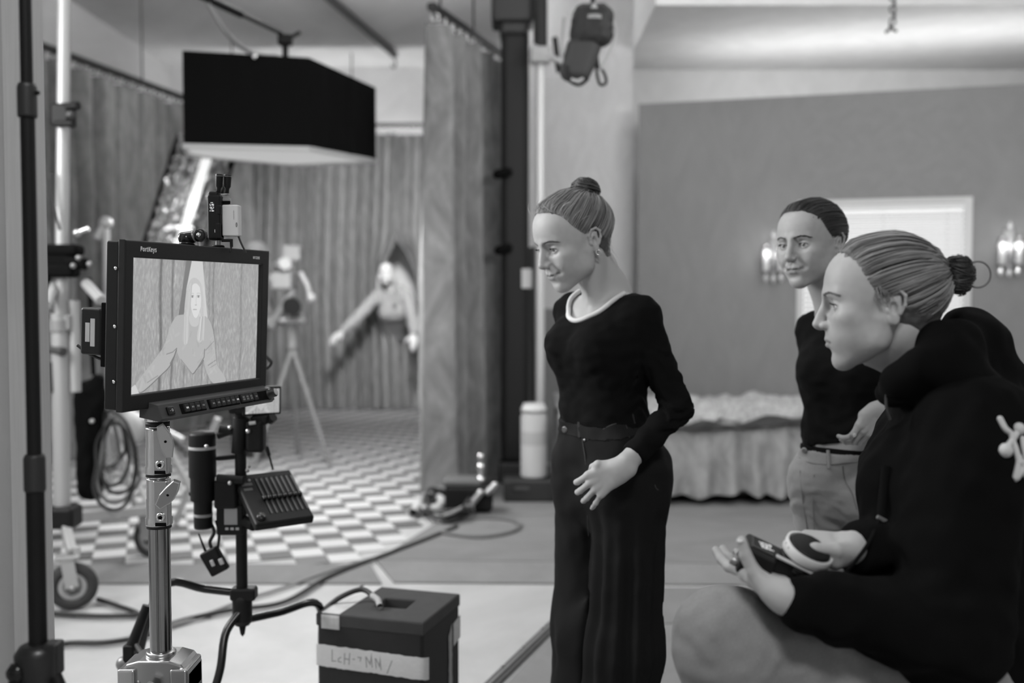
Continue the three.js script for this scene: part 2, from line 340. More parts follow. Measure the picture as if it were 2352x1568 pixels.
{
  const t = thing('curtain_strip_lamp', 'strip lamp behind the back curtain, shining up', 'lamp', [-2, 2.2, -12.75]);
  part(t, 'housing', bx(-3.6, -0.6, 2.2, 2.26, -12.83, -12.67), grey(0.1, 0.5)); part(t, 'diffuser', bx(-3.58, -0.62, 2.26, 2.27, -12.81, -12.69), glow(1)); for (const x of [-3.4, -0.8]) part(t, 'stand', rod(V(x, 0, -12.75), V(x, 2.2, -12.75), 0.02), grey(0.05));
  areaLight(2.9, 0.12, [-2.1, 2.285, -12.75], [-2.1, 5, -12.70], 27);
}
// ---------------------------------------------------------------- floor coverings
const mMat = [grey(0.2, 0.85, { map: rep(texScuff, 2, 1) }), grey(0.215, 0.85, { map: rep(texScuff, 1.5, 1) }), grey(0.19, 0.85, { map: rep(texScuff, 1, 2) })];
function matPiece(pts, k, label) {
  const s = extruded(pts.map((p) => [p[0], -p[1]]), 0.006, 0.002).rotateX(-Math.PI / 2);
  s.computeBoundingBox(); const u = s.attributes.uv; for (let i = 0; i < u.count; i++) u.setXY(i, u.getX(i) * 0.5, u.getY(i) * 0.5);
  return single('floor_mat', s.translate(0, 0.002, 0), mMat[k % 3], label, 'floor mat', 'grey floor mats');
}
matPiece([[-4.2, -5.14], [-0.72, -5.14], [-0.62, -4.8], [-4.2, -4.8]], 0, 'long narrow grey mat along the near edge of the checkered floor');
matPiece([[-0.70, -5.22], [3.2, -5.06], [3.2, -4.72], [-0.56, -4.82]], 1, 'narrow grey mat just behind the black equipment case');
matPiece([[-0.40, -6.30], [3.2, -6.30], [3.2, -5.075], [-0.695, -5.235]], 2, 'wide grey mat between the cable coils and the bed');
matPiece([[0.42, -4.72], [3.2, -4.705], [3.2, -4.18], [0.225, -4.2]], 0, 'grey mat strip behind the standing woman in wide trousers');
matPiece([[0.22, -4.185], [3.2, -4.165], [3.2, -2.2], [-0.50, -2.2]], 1, 'large grey mat under the standing woman and the crouching man');
matPiece([[-0.3, -8.2], [6, -8.2], [6, -6.32], [-0.3, -6.32]], 2, 'grey mat under the bed and the black tower');
// dark cable ramp along the edge of the pale floor
{
  const a = V(0.215, 0.0, -4.2), b = V(-0.50, 0.0, -2.26), d = b.clone().sub(a).normalize(), s = V(0, 1, 0).cross(d), w = thing('floor_edge_strip', 'dark metal edge strip between pale floor and grey mats', 'edge strip', a);
  const off = (o, h) => [a.clone().addScaledVector(s, o).setY(h), b.clone().addScaledVector(s, o).setY(h)];
  let [p, q] = off(-0.035, 0.008); part(w, 'base', bar(p, q, 0.05, 0.014, s, 0.004), grey(0.05, 0.5));
  [p, q] = off(-0.035, 0.018); part(w, 'groove', bar(p, q, 0.012, 0.006, s, 0.002), grey(0.16, 0.4));
  for (let k = 0; k < 9; k++) { const c = a.clone().lerp(b, (k + 0.5) / 9).addScaledVector(s, -0.053).setY(0.016); part(w, 'screw', new THREE.CylinderGeometry(0.006, 0.006, 0.005, 8).translate(c.x, c.y, c.z), grey(0.3, 0.3, { metalness: 0.8 })); }
}
// checkered vinyl: the nearest tiles singly, the far ones joined
{
  const root = thing('checkered_floor', 'black and white checkered floor covering of the curtained stage', 'floor covering', [-2.4, 0, -8.6]);
  const t = 0.165, ang = -0.34, ca = Math.cos(ang), sa = Math.sin(ang), L = [], mT = [grey(0.5, 0.5), grey(0.47, 0.55), grey(0.1, 0.5), grey(0.12, 0.55)];
  const inside = (x, z) => z < -5.2 && z > -12.35 && x > -4.15 && x < -0.62 + 0.02 * (z + 6) && !(z > -5.75 && x > -0.62 - (z + 5.75) * 0.35);
  for (let i = -70; i < 70; i++) for (let j = -70; j < 70; j++) {
    const u = i * t, v = j * t, x = -2.4 + u * ca - v * sa, z = -8.6 + u * sa + v * ca;
    if (inside(x, z)) L.push([x, z, (i + j) & 1]);
  }
  L.sort((a, b) => Math.hypot(a[0], a[1]) - Math.hypot(b[0], b[1]));
  const vis = L.filter(([x, z]) => { const px = 1176 + x / -z * FOCAL; return px > 130 && px < 1010; }), first = new Set(vis.slice(0, 300));
  part(root, 'backing', [bx(-4.15, -0.68, 0.001, 0.003, -12.35, -5.75), bx(-4.15, -0.8, 0.001, 0.003, -5.75, -5.3)], grey(0.3, 0.8));
  const tile = rbx(t - 0.003, 0.004, t - 0.003, 0.001, [0, 0, 0], 1).rotateY(-ang), rest = [[], []];
  L.forEach((q, k) => {
    const g = tile.clone().translate(q[0], 0.005, q[1]);
    if (first.has(q)) part(root, 'tile', g, mT[(q[2] ? 2 : 0) + (k * 7 % 3 === 0 ? 1 : 0)]); else rest[q[2]].push(g);
  });
  part(root, 'far_pale_tiles', rest[0], mT[0]).userData.kind = 'stuff';
  part(root, 'far_dark_tiles', rest[1], mT[2]).userData.kind = 'stuff';
}

// ---------------------------------------------------------------- curtains on rails
const RAILH = 3.4;
function pleats(len, waves, amp, seed) { const ph = Array.from({ length: 7 }, (_, i) => noise3(seed, i, 0.5) * 6); return (s) => amp * (Math.sin(s / len * waves * 6.283 + ph[0] + 1.5 * Math.sin(s * 2.1 + ph[1])) + 0.5 * Math.sin(s / len * waves * 12.1 + ph[2]) + 0.35 * noise3(s * 3, seed, 1)); }
function curtain(name, label, a, b, h0, h1, waves, amp, m, group, warp) {
  const len = a.distanceTo(b), d = b.clone().sub(a).normalize(), n = V(0, 1, 0).cross(d), P = pleats(len, waves, amp, a.x * 3 + b.z), mid = a.clone().lerp(b, 0.5).setY(h0);
  const t = thing(name, label, 'curtain', mid, group);
  const g = sheet((u, v) => {
    const s = u * len, y = lerp(h0, h1, v), open = 0.65 + 0.35 * (1 - v) + 0.1 * noise3(s, y * 0.8, 3); const p = a.clone().addScaledVector(d, s).addScaledVector(n, P(s + 0.03 * Math.sin(y * 1.3)) * open); p.y = y;
    return warp ? warp(p, u, v) : p;
  }, Math.ceil(waves * 18), 26, 0.004, [len * 1.5, 3]);
  part(t, 'cloth', g, m); return t;
}
const mVelvet = grey(0.3, 0.95, { sheen: 0.4, map: rep(texVelvet, 1, 1) });
const mRail = grey(0.05, 0.4, { metalness: 0.5 }), mRing = grey(0.6, 0.25, { metalness: 0.9 });
function railWithRings(name, label, a, b, n, ringM = mRing) {
  const t = thing(name, label, 'curtain rail', a); const c = b.clone().sub(a).normalize();
  part(t, 'rail', bar(a, b, 0.05, 0.06, V(0, 1, 0), 0.008), mRail);
  for (let k = 0; k < n; k++) { const p = a.clone().lerp(b, (k + 0.5) / n).add(V(0, -0.055, 0)); part(t, 'ring', new THREE.TorusGeometry(0.026, 0.007, 6, 14).translate(p.x, p.y, p.z), ringM); }
  for (const q of [0.1, 0.5, 0.9]) { const p = a.clone().lerp(b, q); part(t, 'hanger', rod(p, V(p.x, CEIL, p.z), 0.008), mRail); }
}
// left, dark velvet
{
  const a = V(-3.98, 0, -7.6), b = V(-3.05, 0, -12.05);
  curtain('velvet_curtain', 'dark velvet curtain along the left side of the stage', a, b, 0.02, RAILH - 0.095, 15, 0.15, mVelvet, 'velvet curtains of the stage');
  railWithRings('curtain_rail', 'black curtain rail above the dark left velvet curtain', a.clone().setY(RAILH), b.clone().setY(RAILH), 26, mRail);
}
// back, paler velvet in two lengths that part around the actress
const actorX = at(905, 640, 11.9).x;
{
  const z = -12.3;
  const gap = (y) => 0.02 + 0.2 * smooth(2.15, 1.55, y) * smooth(0.85, 1.12, y);
  const warpL = (p, u) => { const k = smooth(0.8, 1, u); p.x -= k * gap(p.y); p.z += k * 0.05; return p; };
  const warpR = (p, u) => { const k = smooth(0.5, 0, u); p.x += k * (gap(p.y) + 0.14 * smooth(2.2, 1.9, p.y) * smooth(0.85, 1.12, p.y)); p.z += k * 0.05; return p; };
  curtain('velvet_curtain', 'wide pale velvet curtain across the back of the stage, left of the actress', V(-3.2, 0, z), V(actorX + 0.02, 0, z), 0.02, RAILH - 0.095, 15, 0.07, mVelvet, 'velvet curtains of the stage', warpL);
  curtain('velvet_curtain', 'pale velvet curtain length right of the actress', V(actorX - 0.16, 0, z - 0.12), V(-0.55, 0, z + 0.1), 0.02, RAILH - 0.095, 9, 0.05, mVelvet, 'velvet curtains of the stage', warpR);
  railWithRings('curtain_rail', 'curtain rail with bright rings above the pale back curtain', V(-3.3, RAILH, z), V(-0.5, RAILH, z + 0.1), 40);
}
// side, standing towards the camera
{
  const a = at(990, 60, 6.8).setY(0), b = at(1168, 60, 8.3).setY(0);
  curtain('velvet_curtain', 'mid grey velvet side curtain beside the black tower', a, b, 0.02, 3.17, 6, 0.13, mVelvet, 'velvet curtains of the stage');
  railWithRings('curtain_rail', 'dark sloping curtain rail with rings above the side curtain', a.clone().setY(3.27), b.clone().setY(3.27), 12);
}
// ceiling tracks seen above the stage
for (const [p, q, d1, d2, lab] of [[[728, 0], [905, 135], 9.75, 12.1, 'thin dark lighting track on the ceiling above the softbox']]) {
  const a = at(...p, d1).setY(CEIL - 0.05), b = at(...q, d2).setY(CEIL - 0.05), t = thing('lighting_track', lab, 'lighting track', a);
  part(t, 'track', bar(a.clone().add(V(-0.08, 0, 1)), b, 0.07, 0.05, V(1, 0, 0), 0.006), grey(0.04, 0.5));
  part(t, 'end_cap', rbx(0.09, 0.06, 0.03, 0.006, [b.x, b.y, b.z]), grey(0.1, 0.5));
  part(t, 'hook', tube([b.clone().add(V(0, -0.02, 0.02)), b.clone().add(V(0.02, -0.12, 0.02)), b.clone().add(V(0.0, -0.16, 0.02)), b.clone().add(V(-0.03, -0.13, 0.02))], 0.012, 16), grey(0.15, 0.4));
}

// ---------------------------------------------------------------- common prop materials
const mBlack = grey(0.007, 0.5, { specularIntensity: 0.5 }), mBlackMatt = grey(0.005, 0.95, { specularIntensity: 0.15 }), mBlackGloss = grey(0.008, 0.22, { specularIntensity: 0.8 }), mChrome = grey(0.75, 0.12, { metalness: 1 }), mSteel = grey(0.55, 0.3, { metalness: 1 }), mRubber = grey(0.015, 0.75), mWhitePlastic = grey(0.62, 0.5), mCable = grey(0.014, 0.55), mCharcoal = grey(0.02, 0.6, { specularIntensity: 0.5 });
const basisQuat = (x, y, z) => new THREE.Quaternion().setFromRotationMatrix(new THREE.Matrix4().makeBasis(x, y, z));

// ---------------------------------------------------------------- picture that the monitors show
function homography(src, dst) { // src, dst: four [x, y]
  const A = [];
  for (let i = 0; i < 4; i++) { const [x, y] = src[i], [u, v] = dst[i]; A.push([x, y, 1, 0, 0, 0, -u * x, -u * y, u], [0, 0, 0, x, y, 1, -v * x, -v * y, v]); }
  for (let c = 0; c < 8; c++) { let p = c; for (let r = c; r < 8; r++) if (Math.abs(A[r][c]) > Math.abs(A[p][c])) p = r; [A[c], A[p]] = [A[p], A[c]]; for (let r = 0; r < 8; r++) if (r !== c) { const k = A[r][c] / A[c][c]; for (let q = c; q < 9; q++) A[r][q] -= k * A[c][q]; } }
  const h = A.map((r, i) => r[8] / r[i]); return (x, y) => { const w = h[6] * x + h[7] * y + 1; return [(h[0] * x + h[1] * y + h[2]) / w, (h[3] * x + h[4] * y + h[5]) / w]; };
}
function drawFeed(c, w, h) {
  const H = homography([[45.6, -41], [1511.6, 9.8], [1463, 1307], [4, 1541]], [[0, 0], [w, 0], [w, h], [0, h]]);
  const id = c.createImageData(w, h), folds = [[395, 0.30, 16], [528, 0.25, 12], [668, 0.12, 16], [985, 0.16, 10], [940, 0.1, 10], [1295, 0.12, 14], [870, 0.1, 8]];
  const fx = folds.map(([x, a, s]) => [H(x, 700)[0], a, s * w / 1500]);
  for (let y = 0; y < h; y++) for (let x = 0; x < w; x++) {
    const u = x / w * 30, v = y / h * 7;
    let b = 150 + 26 * Math.max(0, noise3(u * 1.3, v * 1.2, 1)) * (0.5 + 0.5 * noise3(u * 0.25, v * 0.3, 9)) + 20 * Math.max(0, noise3(u * 4.5, v * 2.2, 4)) + 5 * noise3(u * 12, v * 12, 2);
    for (const [q, a, s] of fx) b *= 1 - a * Math.exp(-(((x - q + 5 * Math.sin(v)) / s) ** 2));
    const o = (y * w + x) * 4; id.data[o] = id.data[o + 1] = id.data[o + 2] = b; id.data[o + 3] = 255;
  }
  c.putImageData(id, 0, 0);
  const poly = (pts, fill) => { c.beginPath(); pts.forEach((p, i) => { const [a, b] = H(...p); i ? c.lineTo(a, b) : c.moveTo(a, b); }); c.closePath(); c.fillStyle = `rgb(${fill},${fill},${fill})`; c.fill(); };
  const curve = (pts, fill) => { c.beginPath(); const q = pts.map((p) => H(...p)), n = q.length; for (let i = 0; i < n; i++) { const a = q[i], b = q[(i + 1) % n], m = [(a[0] + b[0]) / 2, (a[1] + b[1]) / 2]; i ? c.quadraticCurveTo(a[0], a[1], m[0], m[1]) : c.moveTo(m[0], m[1]); } const a = q[0], b = q[1]; c.quadraticCurveTo(a[0], a[1], (a[0] + b[0]) / 2, (a[1] + b[1]) / 2); c.fillStyle = `rgb(${fill},${fill},${fill})`; c.fill(); };
  const line = (pts, g, lw) => { c.beginPath(); pts.forEach((p, i) => { const [a, b] = H(...p); i ? c.lineTo(a, b) : c.moveTo(a, b); }); c.strokeStyle = `rgb(${g},${g},${g})`; c.lineWidth = lw; c.lineCap = 'round'; c.stroke(); };
  poly([[700, -30], [760, -30], [690, 300], [660, 640], [595, 640]], 118);
  poly([[760, -30], [875, -30], [900, 300], [925, 640], [700, 640], [690, 330]], 196);
  const sweater = [[700, 600], [600, 610], [570, 625], [510, 720], [470, 860], [435, 960], [375, 1050], [300, 1150], [160, 1330], [95, 1420], [150, 1510], [250, 1430], [380, 1300], [490, 1200], [545, 1080], [575, 985], [580, 1040], [630, 1140], [700, 1220], [750, 1280], [790, 1215], [850, 1150], [878, 1090], [885, 1180], [915, 1270], [965, 1375], [1050, 1375], [1130, 1350], [1115, 1290], [1060, 1220], [1020, 1150], [1010, 1000], [1000, 860], [975, 720], [940, 650], [890, 605], [800, 640]];
  curve(sweater.map(([x, y]) => [x + 5, y + 8]), 112); curve(sweater, 172);
  for (const [p, g, lw] of [[[[575, 985], [530, 1030], [460, 1055]], 130, 3], [[[575, 990], [545, 1075], [500, 1160]], 120, 4], [[[890, 990], [880, 1080], [800, 1215]], 118, 4], [[[990, 900], [900, 1000]], 135, 3], [[[1010, 1110], [925, 1170]], 132, 3], [[[1018, 1150], [940, 1200]], 138, 2], [[[360, 1300], [240, 1380]], 140, 3], [[[620, 1110], [750, 1275]], 140, 3], [[[745, 1285], [740, 1420]], 130, 2]]) line(p, g, lw * w / 760);
  c.globalAlpha = 0.28; for (let k = 0; k < 46; k++) { const q = rnd(), L = k % 3; const p = L === 0 ? [lerp(540, 150, q), lerp(780, 1400, q) + rr(-20, 60)] : L === 1 ? [rr(600, 880), rr(760, 1120)] : [rr(930, 1000), rr(760, 1280)], g = rnd() > 0.5 ? 188 : 152; line([p, [p[0] + rr(-45, 30), p[1] + rr(20, 80)]], g, rr(4, 12) * w / 760); } c.globalAlpha = 1;
  poly([[5, 1480], [105, 1405], [150, 1505], [0, 1545]], 196);
  curve([[715, 560], [830, 560], [835, 680], [810, 740], [745, 740], [715, 680]], 188);
  curve([[790, 175], [730, 210], [690, 330], [668, 500], [655, 700], [636, 945], [700, 950], [718, 760], [712, 560], [860, 560], [830, 700], [795, 905], [845, 925], [885, 850], [893, 600], [888, 400], [860, 240]], 184);
  for (let k = 0; k < 40; k++) { const q = rnd(), x = lerp(652, 708, q), s = rnd() > 0.5; const a = s ? [[lerp(745, 700, q), 260 + 90 * q], [x, 600], [x - 8, 930]] : [[lerp(850, 880, q), 290], [lerp(850, 890, q), 600], [lerp(805, 880, q), 890]]; line(a, rnd() > 0.5 ? 206 : 158, 1.4 * w / 760); }
  curve([[790, 235], [735, 300], [735, 430], [738, 520], [765, 620], [790, 645], [815, 625], [850, 520], [862, 420], [850, 290]], 208);
  for (const [cx, cy] of [[757, 400], [825, 398]]) { const [a, b] = H(cx, cy); c.fillStyle = 'rgb(190,190,190)'; c.beginPath(); c.ellipse(a, b, w * 0.013, h * 0.010, 0, 0, 7); c.fill(); c.fillStyle = 'rgb(128,128,128)'; c.beginPath(); c.ellipse(a, b, w * 0.0055, h * 0.0085, 0, 0, 7); c.fill(); c.fillStyle = 'rgb(150,150,150)'; c.fillRect(a - w * 0.012, b - h * 0.011, w * 0.024, h * 0.0035); }
  line([[736, 372], [756, 362], [774, 366]], 182, 2.2 * w / 760); line([[808, 364], [828, 358], [847, 366]], 182, 2.2 * w / 760);
  line([[801, 390], [797, 440], [799, 486]], 190, 3 * w / 760); line([[786, 493], [796, 496], [804, 492]], 150, 2 * w / 760);
  line([[764, 546], [783, 544], [803, 545]], 162, 3 * w / 760); line([[737, 500], [742, 560], [765, 625]], 186, 3 * w / 760); for (let k = 0; k < 26; k++) { const q = rnd(); line([[lerp(760, 700, q), 230 + 60 * q], [lerp(742, 690, q), 420], [lerp(728, 660, q), 620]], 170 + rnd() * 34, 1.3 * w / 760); line([[lerp(840, 875, q), 250 + 40 * q], [lerp(856, 886, q), 420], [lerp(846, 888, q), 620]], 170 + rnd() * 34, 1.3 * w / 760); }
}
function soften(c, w, h, passes) {
  const id = c.getImageData(0, 0, w, h), a = new Float32Array(w * h), b = new Float32Array(w * h); for (let i = 0; i < w * h; i++) a[i] = id.data[i * 4];
  for (let q = 0; q < passes; q++) { for (let y = 0; y < h; y++) for (let x = 0; x < w; x++) { let s = 0; for (let k = -1; k <= 1; k++) s += a[y * w + clamp(x + k, 0, w - 1)]; b[y * w + x] = s / 3; } for (let y = 0; y < h; y++) for (let x = 0; x < w; x++) { let s = 0; for (let k = -1; k <= 1; k++) s += b[clamp(y + k, 0, h - 1) * w + x]; a[y * w + x] = s / 3; } }
  for (let i = 0; i < w * h; i++) id.data[i * 4] = id.data[i * 4 + 1] = id.data[i * 4 + 2] = a[i]; c.putImageData(id, 0, 0);
}
const feedTex = canvasTex(1024, 610, (c, w, h) => { drawFeed(c, w, h); soften(c, w, h, 2); });
function screenMat(tex, e) { const m = new THREE.MeshStandardMaterial({ roughness: 0.25, emissiveMap: tex }); m.color.setRGB(0.02, 0.02, 0.02); m.emissive.setRGB(1, 1, 1); m.emissiveIntensity = e; return m; }
const decalMat = (tex, roughness = 0.6) => { const m = new THREE.MeshStandardMaterial({ map: tex, roughness, transparent: true, alphaTest: 0.5 }); return m; };
const textTex = (w, h, draw) => canvasTex(w, h, (c) => { c.clearRect(0, 0, w, h); draw(c); });

// ---------------------------------------------------------------- the field monitor on its chrome stand
const monR = V(0.315, 0, -0.949).normalize(), monN0 = monR.clone().cross(V(0, 1, 0)), monU = V(0, 1, 0).addScaledVector(monN0, 0.04).normalize(), monN = monR.clone().cross(monU);
const monC = at(299.3, 591.6, 1.95).add(at(290.8, 914.6, 1.95)).add(at(598.5, 602, 2.378)).add(at(588.6, 866.8, 2.378)).multiplyScalar(0.25);
const monQ = basisQuat(monR, monU, monN);
const SW = 0.451, SH = 0.268;
{
  const t = localThing('field_monitor', 'black field monitor on chrome stand showing a long-haired woman before curtains', 'monitor', monC.clone().addScaledVector(monU, -SH / 2 - 0.07), monQ);
  const oy = SH / 2 + 0.07, sub = (g) => g.translate(0, oy, 0);
  const L = SW / 2 + 0.02, R = SW / 2 + 0.024, T = SH / 2 + 0.028, B = SH / 2 + 0.026;
  const frame = new THREE.Shape([[-L, -B], [R, -B], [R, T], [-L, T]].map((p) => new THREE.Vector2(...p)));
  frame.holes.push(new THREE.Path([[-SW / 2, -SH / 2], [SW / 2, -SH / 2], [SW / 2, SH / 2], [-SW / 2, SH / 2]].map((p) => new THREE.Vector2(...p))));
  part(t, 'bezel', sub(new THREE.ExtrudeGeometry(frame, { depth: 0.012, bevelEnabled: true, bevelSize: 0.0025, bevelThickness: 0.0025, bevelSegments: 2 }).translate(0, 0, -0.006)), grey(0.013, 0.5, { specularIntensity: 0.6 }));
  part(t, 'back_shell', sub(rbx(L + R, T + B, 0.03, 0.004, [(R - L) / 2, (T - B) / 2, -0.023])), mBlack);
  const scr = part(t, 'screen', sub(new THREE.BoxGeometry(SW, SH, 0.002).translate(0, 0, -0.003)), [0, 1, 2, 3, 4, 5].map((k) => (k === 4 ? screenMat(feedTex, 1) : mBlackGloss)), 'lit screen showing a long-haired woman leaning out between curtains');
  for (const y of [0.11, 0.0, -0.105]) part(t, 'screw', sub(new THREE.SphereGeometry(0.0035, 10, 6).scale(0.5, 1, 1).translate(-L - 0.0025, y, -0.013)), mChrome);
  const logo = textTex(256, 80, (c) => { c.fillStyle = 'rgb(235,235,235)'; c.font = 'bold 62px sans-serif'; c.fillText('PortKeys', 2, 60, 250); });
  part(t, 'logo', sub(new THREE.PlaneGeometry(0.05, 0.0165).translate(-SW / 2 + 0.043, SH / 2 + 0.0145, 0.0095)), decalMat(logo));
  const model = textTex(200, 60, (c) => { c.fillStyle = 'rgb(235,235,235)'; c.font = 'bold 46px sans-serif'; c.fillText('MT220S', 4, 46, 190); });
  part(t, 'model_mark', sub(new THREE.PlaneGeometry(0.034, 0.0105).translate(SW / 2 - 0.028, SH / 2 + 0.0125, 0.0095)), decalMat(model));
  // slanted control bar
  const s0 = -SW / 2 + 0.055, s1 = SW / 2 + 0.012, len = s1 - s0;
  const prof = [[-0.012, -SH / 2 - 0.014], [0.028, -SH / 2 - 0.022], [0.038, -SH / 2 - 0.046], [0.033, -SH / 2 - 0.051], [-0.012, -SH / 2 - 0.046]];
  part(t, 'control_bar', sub(extruded(prof.map(([a, b]) => [-a, b]), len, 0.002).rotateY(Math.PI / 2).translate(s0, 0, 0)), grey(0.055, 0.5, { specularIntensity: 0.5 }));
  const fa = V(0, -SH / 2 - 0.022, 0.03), fb = V(0, -SH / 2 - 0.046, 0.04), fd = fb.clone().sub(fa).normalize(), fn = V(1, 0, 0).cross(fd).negate(); if (fn.z < 0) fn.negate();
  const qf = basisQuat(V(1, 0, 0), fd.clone().negate(), V(1, 0, 0).cross(fd.clone().negate()));
  const onBar = (g, s, k, lift) => { g.applyQuaternion(qf); const p = V(s, 0, 0).add(V(0, lerp(fa.y, fb.y, k), lerp(fa.z, fb.z, k))).addScaledVector(fn, lift); return sub(g.translate(p.x, p.y, p.z)); };
  const key = (n) => textTex(64, 64, (c) => { c.fillStyle = 'rgb(170,170,170)'; for (let i = 0; i < n; i++) { const y = n === 1 ? 24 : 10 + i * 28, q = n === 1 ? 3 : 2; for (let k = 0; k < q; k++) { c.fillRect(11 + k * 44 / q, y, 30 / q, 5); c.fillRect(11 + k * 44 / q, y, 5, 17); c.fillRect(11 + k * 44 / q, y + 12, 30 / q, 5); } } });
  const litMark = glow(0.5, 0.3); let s = s0 + 0.028;
  const sw = part(t, 'power_switch', onBar(rbx(0.02, 0.017, 0.006, 0.002), s, 0.5, 0.002), mBlackGloss);
  part(sw, 'switch_mark', onBar(new THREE.PlaneGeometry(0.016, 0.009), s, 0.5, 0.0056), decalMat(textTex(96, 54, (c) => { c.fillStyle = 'rgb(190,190,190)'; c.font = 'bold 46px sans-serif'; c.fillText('– O', 10, 42); })));
  const wells = [[0.062, 0.145], [0.155, 0.268], [0.272, 0.318], [0.322, len - 0.005]];
  for (const [a, b] of wells) part(t, 'button_well', onBar(rbx(b - a, 0.021, 0.003, 0.001), s0 + (a + b) / 2, 0.5, 0.0002), mBlackMatt);
  const rows = [[1, 0.078, 1], [1, 0.096], [1, 0.114], [1, 0.132], [1, 0.168], [1, 0.186], [1, 0.204], [1, 0.222], [1, 0.24], [1, 0.257, 1], [2, 0.281], [2, 0.296], [2, 0.311], [1, 0.331]];
  for (const [tx, q, lit] of rows) { const b = part(t, 'button', onBar(rbx(0.0145, 0.017, 0.006, 0.0015), s0 + q, 0.5, 0.003), mCharcoal); const m = decalMat(key(tx)); if (lit) { m.emissive.setRGB(1, 1, 1); m.emissiveIntensity = 0.6; } part(b, 'button_mark', onBar(new THREE.PlaneGeometry(0.012, 0.012), s0 + q, 0.5, 0.0066), m); }
  const kb = V(s0 + len - 0.017, lerp(fa.y, fb.y, 0.5), lerp(fa.z, fb.z, 0.5)), kn = part(t, 'knob', sub(turned([[0, 0], [0.0125, 0], [0.0125, 0.004], [0.0105, 0.006], [0.0105, 0.018], [0.009, 0.02], [0, 0.02]], kb, fn, 24)), grey(0.02, 0.3));
  part(kn, 'knob_cap', sub(turned([[0, 0.0201], [0.0085, 0.0201], [0.0075, 0.0212], [0, 0.0212]], kb, fn, 20)), grey(0.5, 0.35, { metalness: 0.6 }));
  const Ls = areaLight(SW, SH, [0, 0, 0], [0, 0, 1], 0.35); Ls.position.copy(monC).addScaledVector(monN, 0.006); Ls.lookAt(Ls.position.clone().add(monN));
}
// receiver box on the back of the monitor, with its plate, labels and lead
{
  const c = at(228, 760, 2.0), t = localThing('receiver_box', 'black receiver box with two paper labels on the monitor side', 'receiver', c.clone().add(V(0, -0.05, 0)), monQ);
  const sub = (g) => g.translate(0, 0.05, 0);
  // its own axes: x along the screen, z out of the screen; it sticks out backwards (-z)
  part(t, 'body', sub(rbx(0.045, 0.092, 0.05, 0.006, [0, 0, -0.004])), mBlack);
  part(t, 'mounting_plate', sub(rbx(0.06, 0.124, 0.014, 0.002, [0.004, -0.005, 0.03])), mBlackMatt);
  const lab = (w, h, tx) => canvasTex(64, 256, (x) => { x.fillStyle = 'rgb(176,176,176)'; x.fillRect(0, 0, 64, 256); x.save(); x.translate(40, 128); x.rotate(-Math.PI / 2); x.fillStyle = 'rgb(90,90,90)'; x.font = 'bold 20px sans-serif'; x.textAlign = 'center'; x.fillText(tx, 0, 0, 150); x.restore(); });
  for (const [z, y, h, tx] of [[-0.0105, -0.002, 0.037, '·'], [0.0015, -0.002, 0.054, '▪▪▪▪▪▪▪ ▪']]) { const m = grey(1, 0.7, { map: lab(0.011, h, tx) }); part(t, 'paper_label', sub(rbx(0.0006, h, 0.0105, 0.0002, [0, 0, 0], 1).translate(-0.0228, y, z)), m); }
  part(t, 'lead', sub(tube([V(-0.01, -0.03, -0.045), V(-0.006, -0.043, -0.025), V(0, -0.054, 0), V(0.005, -0.058, 0.02), V(0.01, -0.055, 0.03)], 0.003, 30)), mCable);
}
